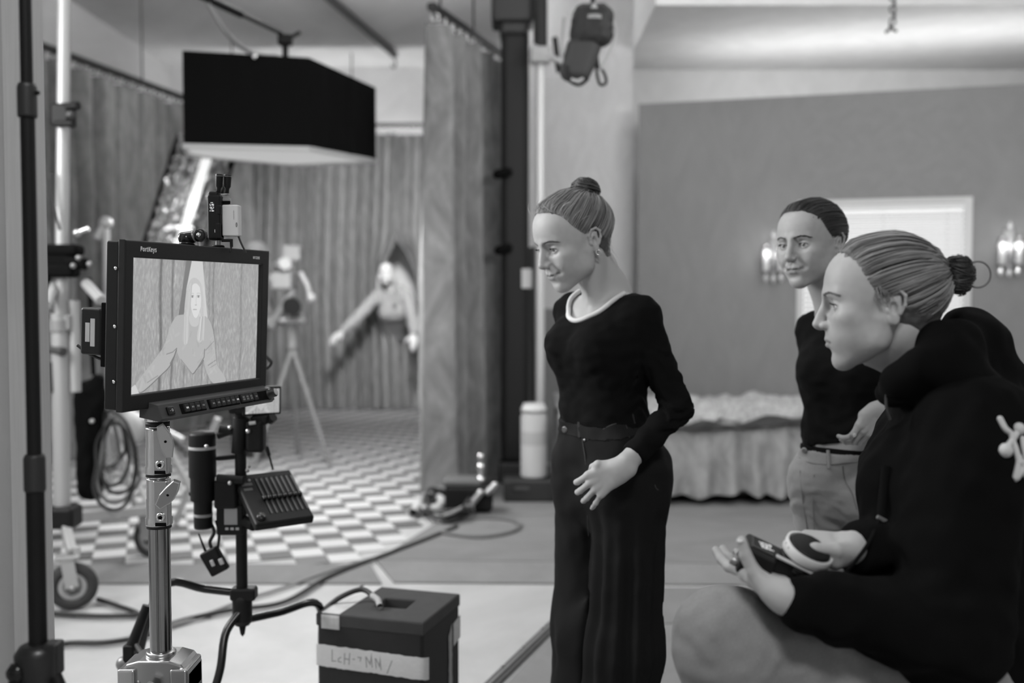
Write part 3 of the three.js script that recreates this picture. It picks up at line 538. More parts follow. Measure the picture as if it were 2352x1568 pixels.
// wireless transmitter and ball mount on top of the monitor
const topAt = (px, d) => { const p = at(px, 560, d); return monC.clone().addScaledVector(monR, p.clone().sub(monC).dot(monR)).addScaledVector(monU, SH / 2 + 0.031).addScaledVector(monN, -0.012); };
{
  const base = topAt(500, 2.24), t = thing('wireless_transmitter', 'black wireless transmitter with two stub antennas and white battery on the monitor', 'transmitter', base);
  const k = 2.24 / FOCAL, X = (px) => (px - 500) * k, Y = (py) => base.y + (563 - py) * k;
  const B = (x0, x1, y0, y1, d, z, r = 0.004) => rbx(X(x1) - X(x0), Y(y0) - Y(y1), d, r, [base.x + (X(x0) + X(x1)) / 2, (Y(y0) + Y(y1)) / 2, base.z + z]);
  part(t, 'foot', turned([[0, 0], [0.014, 0], [0.012, 0.004], [0, 0.005]], base, V(0, 1, 0)), mBlack);
  part(t, 'post', rod(base.clone().add(V(0, 0.003, 0)), base.clone().add(V(0, 0.016, 0)), 0.006), grey(0.25, 0.3, { metalness: 0.8 }));
  const body = part(t, 'body', [B(479, 510, 444, 548, 0.03, 0, 0.006), B(481, 505, 436, 462, 0.026, 0.001, 0.006), B(500, 511, 468, 492, 0.03, 0.001), B(498, 510, 508, 546, 0.03, 0.001)], mBlack);
  const disp = textTex(64, 128, (c) => { c.fillStyle = 'rgb(225,225,225)'; for (let r = 0; r < 6; r++) for (let q = 0; q < 5; q++) if ((q * 7 + r * 5) % 4) c.fillRect(6 + q * 11, 6 + r * 20, 9, r % 2 ? 14 : 8); });
  const dm = decalMat(disp); dm.emissive.setRGB(1, 1, 1); dm.emissiveIntensity = 0.4; part(body, 'status_display', new THREE.PlaneGeometry(0.0105, 0.022).translate(base.x + X(491), Y(473), base.z + 0.0155), dm);
  part(body, 'mark', B(496.5, 498, 524, 531, 0.001, 0.0155, 0.0002).rotateZ(0), grey(0.5, 0.4));
  for (const [px, dz] of [[503, 0.004], [520, -0.004]]) {
    const a = V(base.x + X(px), Y(436), base.z + dz), an = part(t, 'antenna', turned([[0, 0], [0.0045, 0], [0.0045, 0.01], [0.0075, 0.014], [0.0082, 0.036], [0.0082, 0.04], [0.006, 0.041], [0, 0.041]], a.clone().add(V(0, -0.004, 0)), V(0.06, 1, 0), 18), mBlack);
    part(an, 'antenna_ring', new THREE.TorusGeometry(0.0081, 0.0006, 6, 20).rotateX(Math.PI / 2).translate(a.x + 0.0022, a.y + 0.032, a.z), grey(0.2, 0.4));
  }
  part(t, 'bracket', [B(501, 524, 441, 466, 0.006, -0.01, 0.002), B(509, 528, 452, 458, 0.007, -0.008, 0.001)], grey(0.32, 0.4, { metalness: 0.5 }));
  part(t, 'vent', B(509, 527, 457.5, 465, 0.003, -0.005, 0.0005), mBlackMatt);
  const bt = part(t, 'battery', B(510, 547, 467, 538, 0.03, -0.012, 0.003), grey(0.62, 0.45), 'white battery pack');
  part(bt, 'battery_print', new THREE.PlaneGeometry(0.012, 0.05).translate(base.x + X(539), Y(500), base.z + 0.0035), decalMat(textTex(60, 250, (c) => { c.fillStyle = 'rgb(110,110,110)'; for (let i = 0; i < 11; i++) c.fillRect(18, 30 + i * 9, i % 3 ? 8 : 5, 5); c.fillStyle = 'rgb(95,95,95)'; c.beginPath(); c.ellipse(50, 185, 10, 26, 0, 0, 7); c.fill(); c.fillStyle = 'rgb(180,180,180)'; c.fillRect(46, 172, 5, 26); })));
  const p0 = V(base.x + X(508), Y(548), base.z); part(t, 'angled_plug', [rod(p0, p0.clone().add(V(0.021, 0, 0)), 0.0034), rod(p0.clone().add(V(0.021, 0.003, 0)), p0.clone().add(V(0.021, -0.014, 0)), 0.0035, 0.0035), rod(p0.clone().add(V(0.021, -0.012, 0)), p0.clone().add(V(0.019, -0.026, 0.004)), 0.0022)], mBlack);
  part(t, 'lead', tube([V(base.x + X(543), Y(536), base.z - 0.01), V(base.x + X(549), Y(552), base.z - 0.01), V(base.x + X(560), Y(576), base.z - 0.012)], 0.0022, 16), mCable);
}
{
  const base = topAt(440, 2.14), t = thing('ball_mount', 'glossy black ball mount lying on the monitor top', 'mount', base), k = 2.14 / FOCAL;
  const P = (px, py, z = 0) => V(base.x + (px - 440) * k, base.y + (558 - py) * k, base.z + z);
  part(t, 'shoe', turned([[0, 0], [0.017, 0], [0.014, 0.006], [0.006, 0.01], [0, 0.01]], P(434, 559), V(0, 1, 0)), mBlackGloss);
  part(t, 'barrel', [turned([[0, 0], [0.010, 0.001], [0.0125, 0.006], [0.0125, 0.03], [0.011, 0.034], [0, 0.034]], P(417, 544), V(1, 0.12, 0)), ball(P(433, 545), 0.0145, 20)], mBlackGloss);
  part(t, 'collar', turned([[0, 0], [0.0115, 0], [0.0125, 0.003], [0.0115, 0.008], [0, 0.008]], P(446, 540), V(1, 0.12, 0)), grey(0.2, 0.3, { metalness: 0.4 }));
  const kn = part(t, 'locking_knob', turned([[0, 0], [0.0125, 0], [0.014, 0.004], [0.0125, 0.012], [0.008, 0.013], [0, 0.013]], P(463, 537, -0.004), V(0.25, 0.05, 1)), mBlackGloss);
  part(kn, 'knob_centre', ball(P(464.5, 536.5, 0.0085), 0.0052, 14), mChrome);
  part(t, 'steel_pin', rod(P(463, 545), P(463, 561), 0.0028), mSteel);
}
// chrome stand
{
  const c = at(364, 1100, 2.06), X = c.x, Z = c.z, k = 2.06 / FOCAL, Y = (py) => at(364, py, 2.06).y;
  const t = thing('chrome_stand', 'chrome combo stand with two clamp castings under the field monitor', 'stand', [X, 0, Z]);
  const up = V(0, 1, 0), cyl = (y0, y1, r0, r1 = r0) => turned([[0, y0], [r0, y0], [r1, y1], [0, y1]], V(X, 0, Z), up, 40);
  const topY = monC.y - SH / 2 - 0.052;
  part(t, 'spigot', cyl(Y(1000), topY + 0.03, 0.016), mChrome);
  part(t, 'top_cup', turned([[0, 0], [0.024, 0], [0.0255, 0.002], [0.0255, 0.014], [0.024, 0.016], [0, 0.016]], V(X, Y(967), Z), up, 40), mChrome);
  part(t, 'rubber_ring', cyl(Y(978), Y(966), 0.0235), mRubber);
  part(t, 'upper_tube', cyl(Y(1100), Y(975), 0.021), mChrome);
  part(t, 'lower_tube', cyl(0.55, Y(1100), 0.0215), grey(0.3, 0.13, { metalness: 1 }));
  const casting = (y0, y1, name) => {
    const h = Y(y0) - Y(y1), prof = [[0, 0], [0.026, 0], [0.0265, 0.002], [0.0265, 0.014], [0.0245, 0.016], [0.0245, h * 0.55], [0.0235, h * 0.56], [0.0235, h - 0.003], [0.022, h], [0, h]];
    const m = part(t, name, [turned(prof, V(X, Y(y1), Z), up, 40), rbx(0.03, h * 0.96, 0.02, 0.004, [X + 0.012, (Y(y0) + Y(y1)) / 2, Z + 0.018])], grey(0.55, 0.28, { metalness: 1 }));
    const front = V(0.45, 0, 0.9).normalize();
    part(m, 'bolt', [turned([[0, 0], [0.0085, 0], [0.0095, 0.003], [0.0085, 0.009], [0.005, 0.0095], [0.0045, 0.006], [0, 0.006]], V(X + 0.013, Y(y1) + 0.022, Z + 0.026), V(0.25, 0, 1), 20)], mChrome);
    part(m, 'bolt_hole', turned([[0, 0], [0.003, 0], [0, 0.0004]], V(X + 0.0155, Y(y1) + 0.022, Z + 0.0358), V(0.25, 0, 1), 10), mBlackMatt);
    part(m, 'black_ring', cyl(Y(y1) - 0.006, Y(y1) + 0.001, 0.0245), mRubber);
    part(m, 'slot', rbx(0.022, 0.007, 0.004, 0.001, [X + 0.013, Y(y1) + 0.006, Z + 0.0275]), mBlackMatt);
    return m;
  };
  const handle = (px, py, ang) => {
    const o = V(X + (px - 364) * k, Y(py), Z + 0.04), dir = V(Math.sin(ang), Math.cos(ang), 0.15).normalize();
    const pts = [[-0.006, -0.031], [0.004, -0.033], [0.012, -0.012], [0.013, 0.0], [0.011, 0.012], [0.003, 0.033], [-0.007, 0.03], [-0.010, 0.01], [-0.011, -0.01]];
    const g = extruded(pts, 0.009, 0.002).translate(0, 0, -0.0045), y = dir, z = V(0.3, 0, 1).addScaledVector(y, -V(0.3, 0, 1).dot(y)).normalize(), x = y.clone().cross(z); g.applyMatrix4(new THREE.Matrix4().makeBasis(x, y, z)).translate(o.x, o.y, o.z);
    const h = part(t, 'wing_handle', [g, rod(o.clone().add(V(-0.012, 0, -0.026)), o, 0.007, 0.009)], grey(0.5, 0.3, { metalness: 1 }));
    const hole = o.clone().addScaledVector(z, 0.0066); part(h, 'handle_hole', turned([[0, 0], [0.0028, 0], [0, 0.0004]], hole, z, 10), mBlackMatt);
  };
  casting(980, 1086, 'upper_casting'); casting(1096, 1204, 'lower_casting');
  handle(397, 1006, -0.2); handle(402, 1125, 0.7);
  // base spider and legs
  const by = Y(1540), s = thing; const hex = [];
  const sp = part(t, 'base_casting', [extruded([[-0.066, -0.035], [0.066, -0.035], [0.066, 0.012], [0.052, 0.03], [0.03, 0.036], [-0.03, 0.036], [-0.052, 0.03], [-0.066, 0.012]], 0.084, 0.004).translate(X, by - 0.005, Z - 0.042), turned([[0, 0], [0.03, 0], [0.03, 0.012], [0.026, 0.016], [0, 0.016]], V(X, by + 0.028, Z), up, 28), rbx(0.036, 0.06, 0.1, 0.006, [X + 0.052, by - 0.008, Z + 0.006]), rbx(0.036, 0.06, 0.1, 0.006, [X - 0.052, by - 0.008, Z + 0.006])], grey(0.5, 0.26, { metalness: 1 }));
  part(sp, 'notch', rbx(0.024, 0.01, 0.012, 0.002, [X, by + 0.026, Z + 0.03]), grey(0.2, 0.3, { metalness: 1 }));
  for (const q of [-0.035, 0.038]) part(sp, 'rivet', turned([[0, 0], [0.006, 0], [0.005, 0.005], [0, 0.006]], V(X + q, by - 0.012, Z + 0.052), V(0, 0, 1), 12), mChrome);
  part(sp, 'base_handle', (() => { const g = extruded([[-0.008, -0.03], [0.006, -0.03], [0.012, 0], [0.008, 0.026], [-0.002, 0.03], [-0.012, 0.002]], 0.01, 0.002); return g.translate(X + 0.0, by - 0.03, Z + 0.062); })(), grey(0.45, 0.3, { metalness: 1 }));
  for (const a of [0.35, 2.45, 4.55]) {
    const d = V(Math.cos(a), 0, Math.sin(a)), n = V(-d.z, 0, d.x), p0 = V(X, by - 0.02, Z).addScaledVector(d, 0.055), p1 = V(X, 0.012, Z).addScaledVector(d, 0.42);
    const l = part(t, 'leg', bar(p0, p1, 0.028, 0.012, n, 0.003), mSteel); part(l, 'foot', rbx(0.05, 0.02, 0.05, 0.008, [p1.x, 0.01, p1.z]), mRubber);
    part(l, 'brace', bar(V(X, 0.32, Z).addScaledVector(d, 0.03), p0.clone().lerp(p1, 0.5), 0.02, 0.008, n, 0.002), mSteel);
  }
  part(t, 'brace_collar', cyl(0.29, 0.35, 0.032), mSteel);
}
// ---------------------------------------------------------------- slim black light stand in front of the partition
{
  const d = 1.5, b = at(88, 1500, d), t = thing('light_stand', 'slim black telescopic light stand against the pale partition', 'stand', [b.x, 0, b.z]);
  const p = (px, py) => V(b.x, at(px, py, d).y, b.z), up = V(0, 1, 0), r = (w) => w / 2 * d / FOCAL;
  part(t, 'upper_tube', rod(p(60, 230), V(b.x, 2.6, b.z), r(27), r(27), 24), mBlack);
  part(t, 'middle_tube', rod(p(70, 1080), p(60, 230), r(32), r(32), 24), mBlack);
  part(t, 'lower_tube', rod(V(b.x, 0.35, b.z), p(75, 1080), r(41), r(41), 24), mBlack);
  const collar = (y0, y1, w) => { const h = p(0, y0).y - p(0, y1).y, R = r(w); return part(t, 'collar', turned([[0, 0], [R * 0.93, 0], [R, 0.003], [R, h - 0.006], [R * 0.9, h - 0.002], [R * 0.85, h], [0, h]], p(0, y1), up, 28), grey(0.02, 0.45)); };
  const c1 = collar(192, 270, 43); part(c1, 'clamp_screw', rod(p(0, 214).add(V(0.012, 0, 0)), p(0, 214).add(V(0.018, 0, 0.003)), 0.003), mBlack); collar(1043, 1128, 48);
  const hy = p(0, 1500).y; part(t, 'leg_hub', [turned([[0, -0.05], [0.03, -0.05], [0.034, 0], [0.026, 0.012], [0.018, 0.016], [0, 0.016]], V(b.x, hy, b.z), up, 20), rbx(0.022, 0.05, 0.03, 0.004, [b.x + 0.024, hy - 0.006, b.z + 0.004])], grey(0.015, 0.35));
  part(t, 'hub_knob', turned([[0, 0], [0.014, 0], [0.015, 0.006], [0.009, 0.014], [0, 0.014]], V(b.x - 0.02, hy - 0.02, b.z + 0.022), V(-0.5, 0, 0.9), 8), mBlackGloss);
  for (const a of [0.3, 2.4, 4.5]) { const dir = V(Math.cos(a), 0, Math.sin(a)), e = V(b.x, 0.01, b.z).addScaledVector(dir, 0.45); if (e.z < -1.72 && e.x < -0.8) e.z = -1.72; part(t, 'leg', rod(V(b.x, hy - 0.03, b.z).addScaledVector(dir, 0.03), e, 0.009), mBlack); }
}

// ---------------------------------------------------------------- overhead softbox with black skirt, on a boom
{
  const ring = [[-1.95, -6.12], [-1.236, -6.3], [-0.95, -7.2], [-1.55, -7.5], [-2.1, -6.7]], n = ring.length, C = V(-1.55, 0, -6.8), yTop = 2.815, yb = (z) => 2.27 + 0.05 * (-z - 6.2);
  const t = thing('overhead_softbox', 'black skirted softbox hanging from a boom over the stage', 'softbox', V(C.x, 2.25, C.z));
  for (let k = 0; k < n; k++) { // rippled cloth panels
    const [x0, z0] = ring[k], [x1, z1] = ring[(k + 1) % n], o = V(z0 - z1, 0, x1 - x0).normalize();
    part(t, 'skirt_panel', sheet((a, b) => { const r = 0.012 * noise3(a * 5 + k * 3, b * 1.2, k) * Math.sin(Math.PI * a), z = lerp(z0, z1, a); return V(lerp(x0, x1, a) + o.x * r, lerp(yb(z) + 0.015 * noise3(a * 4, k, 1), yTop, b), z + o.z * r); }, 24, 10, 0.004), mBlackMatt);
    part(t, 'hem', bar(V(x0, yb(z0) - 0.008, z0), V(x1, yb(z1) - 0.008, z1), 0.03, 0.02, V(0, 1, 0), 0.006), grey(0.5, 0.8), 'pale cloth hem');
  }
  const fan = (f, y) => sheet((a, b) => { const q = a * n, k = Math.min(n - 1, Math.floor(q)), m = q - k, A = ring[k], B = ring[(k + 1) % n], x = lerp(C.x, lerp(A[0], B[0], m), b), z = lerp(C.z, lerp(A[1], B[1], m), b); return V(x, y(z, b), z); }, n * 6, 8, 0.004);
  part(t, 'top_cover', fan(0, (z, b) => yTop + 0.05 * (1 - b * b)), mBlackMatt);
  part(t, 'diffuser', fan(0, (z, b) => yb(z) - 0.045 * (1 - b * b)), glow(0.34, 0.3));
  const rv = at(577, 134, 6.12); part(t, 'eyelet', new THREE.SphereGeometry(0.02, 12, 8).translate(rv.x, yTop - 0.012, -6.2), grey(0.8, 0.12, { metalness: 1 }), 'bright metal eyelet');
  const yk = at(655, 92, 6.75);
  part(t, 'yoke', [rod(V(yk.x, yTop, yk.z), yk, 0.02), rbx(0.09, 0.07, 0.07, 0.015, [yk.x, yk.y, yk.z]), rod(yk, at(690, 74, 6.75), 0.012)], mBlack);
  part(t, 'speed_ring', rbx(0.2, 0.05, 0.14, 0.015, [yk.x + 0.14, yTop + 0.045, yk.z]), grey(0.4, 0.4, { metalness: 0.5 }));
  const L = areaLight(0.85, 1.0, [C.x, 2.17, C.z], [C.x + 0.05, 0, C.z - 0.2], 25);
  const top = yk.clone().add(V(-0.02, 0.04, 0)), far = at(470, -6, 6.15), pole = far.clone().sub(top).normalize();
  const b = thing('boom_arm', 'thin black boom arm holding the softbox from above', 'boom arm', top);
  const mid = top.clone().lerp(far, 0.55), end = top.clone().addScaledVector(pole, 2.0);
  part(b, 'thin_tube', rod(top, mid, 0.012), mBlack); part(b, 'thick_tube', rod(mid, end, 0.022), mBlack);
  part(b, 'ceiling_rod', rod(end, V(end.x, CEIL, end.z), 0.02), mBlack);
  single('softbox_lead', tube([at(478, 8, 6.1), at(520, 75, 6.25), at(560, 112, 6.4), at(600, 128, 6.5), V(at(635, 120, 6.6).x, yTop + 0.08, -6.6)], 0.014, 40), grey(0.3, 0.7), 'pale flat lead sagging below the boom arm', 'cable');
}
// ---------------------------------------------------------------- tilted reflector light with crinkled foil, left of the softbox
{
  const d = 7.85, a = at(478, 305, d), b = at(372, 640, d), ax = b.clone().sub(a).normalize(), s = V(0.93, 0, 0.36), t = thing('strip_reflector_light', 'tilted strip light with black shell and crinkled silver foil behind the monitor', 'light', [b.x, 0, b.z]);
  const n = s.clone().cross(ax).normalize(); if (n.z < 0) n.negate();
  const L = a.distanceTo(b), R = 0.23, P = (along, ang, r) => a.clone().addScaledVector(ax, along).addScaledVector(s, -Math.cos(ang) * r).addScaledVector(n, -Math.sin(ang) * r);
  part(t, 'shell', sheet((q, w) => P(q * L, lerp(-0.2, Math.PI * 0.8, w), R + 0.02), 12, 14, 0.01), mBlackMatt);
  const foil = sheet((q, w) => { const k = 0.018 * noise3(q * 14, w * 7, 2) + 0.008 * noise3(q * 40, w * 22, 5); return P(q * L, lerp(-0.18, Math.PI * 0.78, w), R + k - 0.006); }, 70, 40, 0.002);
  part(t, 'foil_lining', foil, grey(0.42, 0.26, { metalness: 1 }));
  const t0 = a.clone().addScaledVector(s, 0.09).addScaledVector(n, 0.03), t1 = b.clone().addScaledVector(s, 0.09).addScaledVector(n, 0.03);
  part(t, 'lamp_tube', rodR(t0, t1, 0.035, 16), glow(0.8, 0.25));
  part(t, 'tube_socket', rodR(t0.clone().addScaledVector(ax, -0.06), t0.clone().addScaledVector(ax, 0.07), 0.045, 14), grey(0.55, 0.5));
  part(t, 'pivot_rod', rod(a.clone().addScaledVector(ax, -0.28), a, 0.02), grey(0.6, 0.3, { metalness: 0.8 }));
  part(t, 'stand_tube', rod(V(b.x - 0.2, 0.02, b.z - 0.25), a.clone().lerp(b, 0.6).addScaledVector(n, -0.24), 0.02), mBlack);
  for (const [x, z] of [[-0.5, -0.2], [0.1, -0.6], [0.1, 0.1]]) part(t, 'stand_leg', rod(V(b.x - 0.2, 0.4, b.z - 0.25), V(b.x - 0.2 + x, 0.02, b.z - 0.25 + z), 0.013), mBlack);
  const pl = new THREE.PointLight(0xffffff, 0.22); pl.position.copy(t0.clone().lerp(t1, 0.5)).addScaledVector(s, 0.07).addScaledVector(n, 0.05); pl.castShadow = true; pl.shadow.radius = 3; scene.add(pl);
}
// ---------------------------------------------------------------- wheeled wind-up stand at the left
{
  const d = 4.55, b = at(148, 1300, d), X = b.x, Z = b.z, Y = (py) => at(150, py, d).y, r = (w) => w / 2 * d / FOCAL;
  const t = thing('wheeled_stand', 'tall silver wheeled stand with black clamps beside the partition', 'stand', [X, 0, Z]);
  const mAlu = grey(0.42, 0.42, { metalness: 0.35 }), Q = (px, py, dz = 0) => { const p = at(px, py, d - dz); return p; };
  part(t, 'mast', rod(V(X, Y(850), Z), V(X + 0.075, 3.6, Z), r(29), r(29), 20), mAlu);
  part(t, 'column', rod(V(X - 0.005, 0.36, Z), V(X, Y(720), Z), r(38), r(38), 20), mAlu);
  part(t, 'side_tube', rod(V(X + 0.055, Y(900), Z - 0.02), V(X + 0.055, Y(690), Z - 0.02), r(26)), mAlu);
  const cl = part(t, 'clamp', [rbx(0.085, 0.10, 0.09, 0.015, [X + 0.034, Y(266), Z]), rod(V(X + 0.034, Y(248), Z + 0.02), V(X + 0.12, Y(248), Z + 0.05), 0.018), rod(V(X + 0.014, Y(288), Z + 0.04), V(X + 0.1, Y(288), Z + 0.06), 0.014)], mBlack);
  part(cl, 'clamp_knob', ball(V(X + 0.085, Y(268), Z + 0.05), 0.018), grey(0.06, 0.3));
  const hub = part(t, 'hub', [rbx(0.13, 0.09, 0.12, 0.02, [X + 0.01, Y(590), Z]), rbx(0.19, 0.05, 0.1, 0.02, [X + 0.015, Y(575), Z + 0.02]), rbx(0.16, 0.06, 0.1, 0.02, [X + 0.01, Y(622), Z + 0.02]), rod(V(X + 0.05, Y(600), Z + 0.04), V(X + 0.14, Y(608), Z + 0.05), 0.026), rod(V(X - 0.04, Y(640), Z), V(X - 0.07, Y(655), Z), 0.02)], mBlackMatt);
  for (const [px, py] of [[168, 610], [205, 606], [180, 592]]) part(hub, 'hub_bolt', ball(Q(px, py, 0.09), 0.012), grey(0.3, 0.3, { metalness: 0.8 }));
  for (const [p, q] of [[[128, 650], [108, 700]], [[196, 650], [232, 690]]]) part(t, 'brace', rod(Q(...p), Q(...q, 0.1), 0.022, 0.022, 12), mAlu);
  part(t, 'sleeve', [rod(V(X, Y(760), Z), V(X, Y(735), Z), r(48)), rbx(0.05, 0.07, 0.05, 0.01, [X + 0.03, Y(740), Z])], grey(0.3, 0.4, { metalness: 0.4 }));
  part(t, 'crank', [rod(Q(112, 800), Q(146, 808, 0.05), 0.02), rod(Q(104, 835), Q(120, 900), 0.05, 0.04)], grey(0.05, 0.5));
  part(t, 'safety_cable', tube([V(X, Y(400), Z + 0.05), V(X + 0.005, Y(470), Z + 0.05), V(X + 0.03, Y(530), Z + 0.05)], 0.006, 20), mCable);
  const sp = Q(177, 535, 0.05); part(t, 'spigot', [rod(sp, sp.clone().add(V(0.05, 0.02, 0.0)), 0.011), ball(sp, 0.018)], mSteel);
  // wheels on swivelling forks: one shows, the others stand behind
  const wheel = (wx, wz, turn) => {
    const c = V(wx, 0.105, wz), q = new THREE.Quaternion().setFromAxisAngle(V(0, 1, 0), turn), put = (g) => g.applyQuaternion(q).translate(c.x, c.y, c.z);
    const w = part(t, 'wheel', put(new THREE.TorusGeometry(0.078, 0.027, 12, 36)), grey(0.03, 0.7), 'rubber wheel');
    part(w, 'rim', put(turned([[0.03, -0.018], [0.066, -0.018], [0.066, 0.018], [0.03, 0.018], [0.03, -0.018]], V(0, 0, 0), V(0, 0, 1), 28)), grey(0.5, 0.35, { metalness: 0.5 }));
    part(w, 'hub_cap', put(turned([[0, -0.03], [0.032, -0.03], [0.032, 0.03], [0, 0.03]], V(0, 0, 0), V(0, 0, 1), 20)), grey(0.16, 0.5));
    part(w, 'fork', [put(bar(V(0, 0, 0.034), V(-0.02, 0.13, 0.034), 0.055, 0.006, V(1, 0, 0), 0.002)), put(bar(V(0, 0, -0.034), V(-0.02, 0.13, -0.034), 0.055, 0.006, V(1, 0, 0), 0.002)), put(rbx(0.1, 0.012, 0.085, 0.003, [-0.02, 0.132, 0])), put(rbx(0.03, 0.05, 0.03, 0.006, [0.02, 0.15, 0]))], grey(0.45, 0.4, { metalness: 0.5 }));
    part(w, 'axle', put(turned([[0, -0.045], [0.009, -0.045], [0.009, 0.045], [0, 0.045]], V(0, 0, 0), V(0, 0, 1), 10)), mSteel);
    return c;
  };
  const w1 = floorAt(168, 1400), c1 = wheel(w1.x, w1.z, 0.35), c2 = wheel(X - 0.55, Z - 0.25, 1.2), c3 = wheel(X + 0.12, Z - 0.75, -0.4);
  for (const c of [c1, c2, c3]) part(t, 'base_leg', bar(V(X, 0.37, Z), V(c.x, 0.25, c.z), 0.05, 0.04, V(0, 1, 0), 0.008), mAlu);
  part(t, 'base_hub', rbx(0.13, 0.1, 0.13, 0.02, [X, 0.38, Z]), mBlack);
}
// black cable bag and loops hanging behind the wheeled stand
{
  const d = 5.0, c = at(208, 1010, d), t = thing('cable_bag', 'long black cable bag hanging behind the wheeled stand', 'bag', at(208, 1170, d));
  const f = new Field().add(fCone(at(205, 905, d), at(208, 1120, d), 0.07, 0.06), 0.02).add(fCone(at(225, 870, d), at(215, 960, d), 0.03, 0.05), 0.03).swell((x, y, z) => 0.008 * noise3(x * 14, y * 9, z * 14));
  part(t, 'bag_body', netMesh(f.fn, at(150, 1170, d).add(V(0, 0, -0.15)), at(275, 845, d).add(V(0, 0, 0.15)), 0.012), mBlackMatt);
  part(t, 'buckle', ball(at(211, 967, d - 0.09), 0.012), mSteel);
  part(t, 'hanging_strap', rod(at(215, 860, d), at(205, 640, d + 0.15), 0.012), mBlackMatt);
  const u = thing('cable_loops', 'loose grey cable loops beside the hanging cable bag', 'cable', at(265, 1140, d));
  for (let k = 0; k < 6; k++) { const cc = at(265 + rr(-12, 12), 1000 + k * 14, d - 0.02 * k), r1 = rr(0.03, 0.1), r2 = rr(0.09, 0.22); part(u, 'loop', tube(Array.from({ length: 12 }, (_, i) => V(cc.x + r1 * Math.cos(i / 12 * 6.283) * (1 + 0.3 * noise3(i, k, 1)), cc.y + r2 * Math.sin(i / 12 * 6.283), cc.z + 0.03 * Math.sin(i))), 0.009, 50, 7, true), k % 3 === 1 ? grey(0.12, 0.6) : mCable); }
  const fo = floorAt(262, 1235), sTop = at(243, 512, 6).y, sx = at(250, 900, 6).x, sz = -6, s = thing('angled_stand', 'silver tripod stand with crossed tubes behind the hanging cable bag', 'stand', [sx, 0, sz]), mS2 = grey(0.42, 0.42, { metalness: 0.35 });
  part(s, 'mast', rod(V(sx, 0.25, sz), V(sx, sTop, sz), 0.02), mS2);
  part(s, 'top_joint', [ball(V(sx, sTop, sz), 0.04), rod(V(sx, sTop, sz), V(sx - 0.05, sTop - 0.09, sz), 0.028)], mS2);
  for (const a of [0.5, 2.6, 4.7]) part(s, 'tripod_leg', rod(V(sx, 0.62, sz), V(sx + 0.42 * Math.cos(a), 0.02, sz + 0.42 * Math.sin(a)), 0.018), mS2);
  for (const [py, r] of [[740, 0.04], [660, 0.032], [830, 0.045]]) part(s, 'mast_knob', ball(V(sx + 0.035, at(250, py, 6).y, sz + 0.02), r), mS2);
  const q0 = at(420, 1010, 6); part(s, 'cross_arm', rod(V(sx, 0.75, sz), q0, 0.018), mS2);
  part(s, 'crossed_tube', rod(at(500, 960, 6), V(at(395, 1090, 6).x, 0.02, -6.05), 0.02), mS2); part(s, 'crossed_tube', rod(at(350, 955, 5.95), V(at(480, 1080, 5.95).x, 0.02, -5.95), 0.02), mS2);
  part(s, 'weight_bag', netMesh(new Field().add(fEll(at(270, 900, 6), [0.08, 0.14, 0.07]), 0.02).add(fEll(at(300, 985, 6), [0.1, 0.1, 0.07]), 0.06).fn, at(210, 1040, 6).add(V(0, 0, -0.12)), at(340, 830, 6).add(V(0, 0, 0.12)), 0.016), grey(0.4, 0.8));
}
// ---------------------------------------------------------------- black tower, silver pole, canister, hanging bag
{
  const d = 7.5, b = at(1183, 1100, d), X = b.x, Z = b.z, Y = (py) => at(1183, py, d).y, k = d / FOCAL, t = thing('lighting_tower', 'thick black lighting tower between side curtain and pier', 'tower', [X, 0, Z]);
  part(t, 'column', [rbx(0.2, CEIL - 0.15, 0.18, 0.05, [X, (CEIL - 0.15) / 2 + 0.15, Z], 3)], mCharcoal);
  part(t, 'top_clamp', [rbx(0.3, 0.26, 0.3, 0.03, [X - 0.02, Y(20), Z]), rbx(0.2, 0.1, 0.24, 0.03, [X - 0.01, Y(72), Z])], grey(0.02, 0.5));
  for (const [py, dx] of [[405, 0], [577, 0.01]]) part(t, 'locking_lever', rodR(V(X - 0.02, Y(py - 8), Z + 0.09), V(X - 0.16 + dx, Y(py + 2), Z + 0.12), 0.035), mBlackMatt);
  part(t, 'foot_plate', rbx(0.24, 0.15, 0.24, 0.02, [X, 0.083, Z]), grey(0.03, 0.5));
  part(t, 'tag', rbx(0.075, 0.14, 0.01, 0.003, [X + 0.085, Y(640), Z + 0.1]), grey(0.6, 0.6), 'small white tag');
  const g = thing('grey_drape', 'narrow grey drape hanging behind the black tower', 'drape', [X + 0.09, 0, Z - 0.4]);
  part(g, 'cloth', sheet((u, v) => V(lerp(X + 0.02, X + 0.2, u) , lerp(0.3, 1.75, v), Z - 0.42 + 0.03 * Math.sin(u * 9 + v)), 14, 14, 0.006), grey(0.12, 0.9));
}
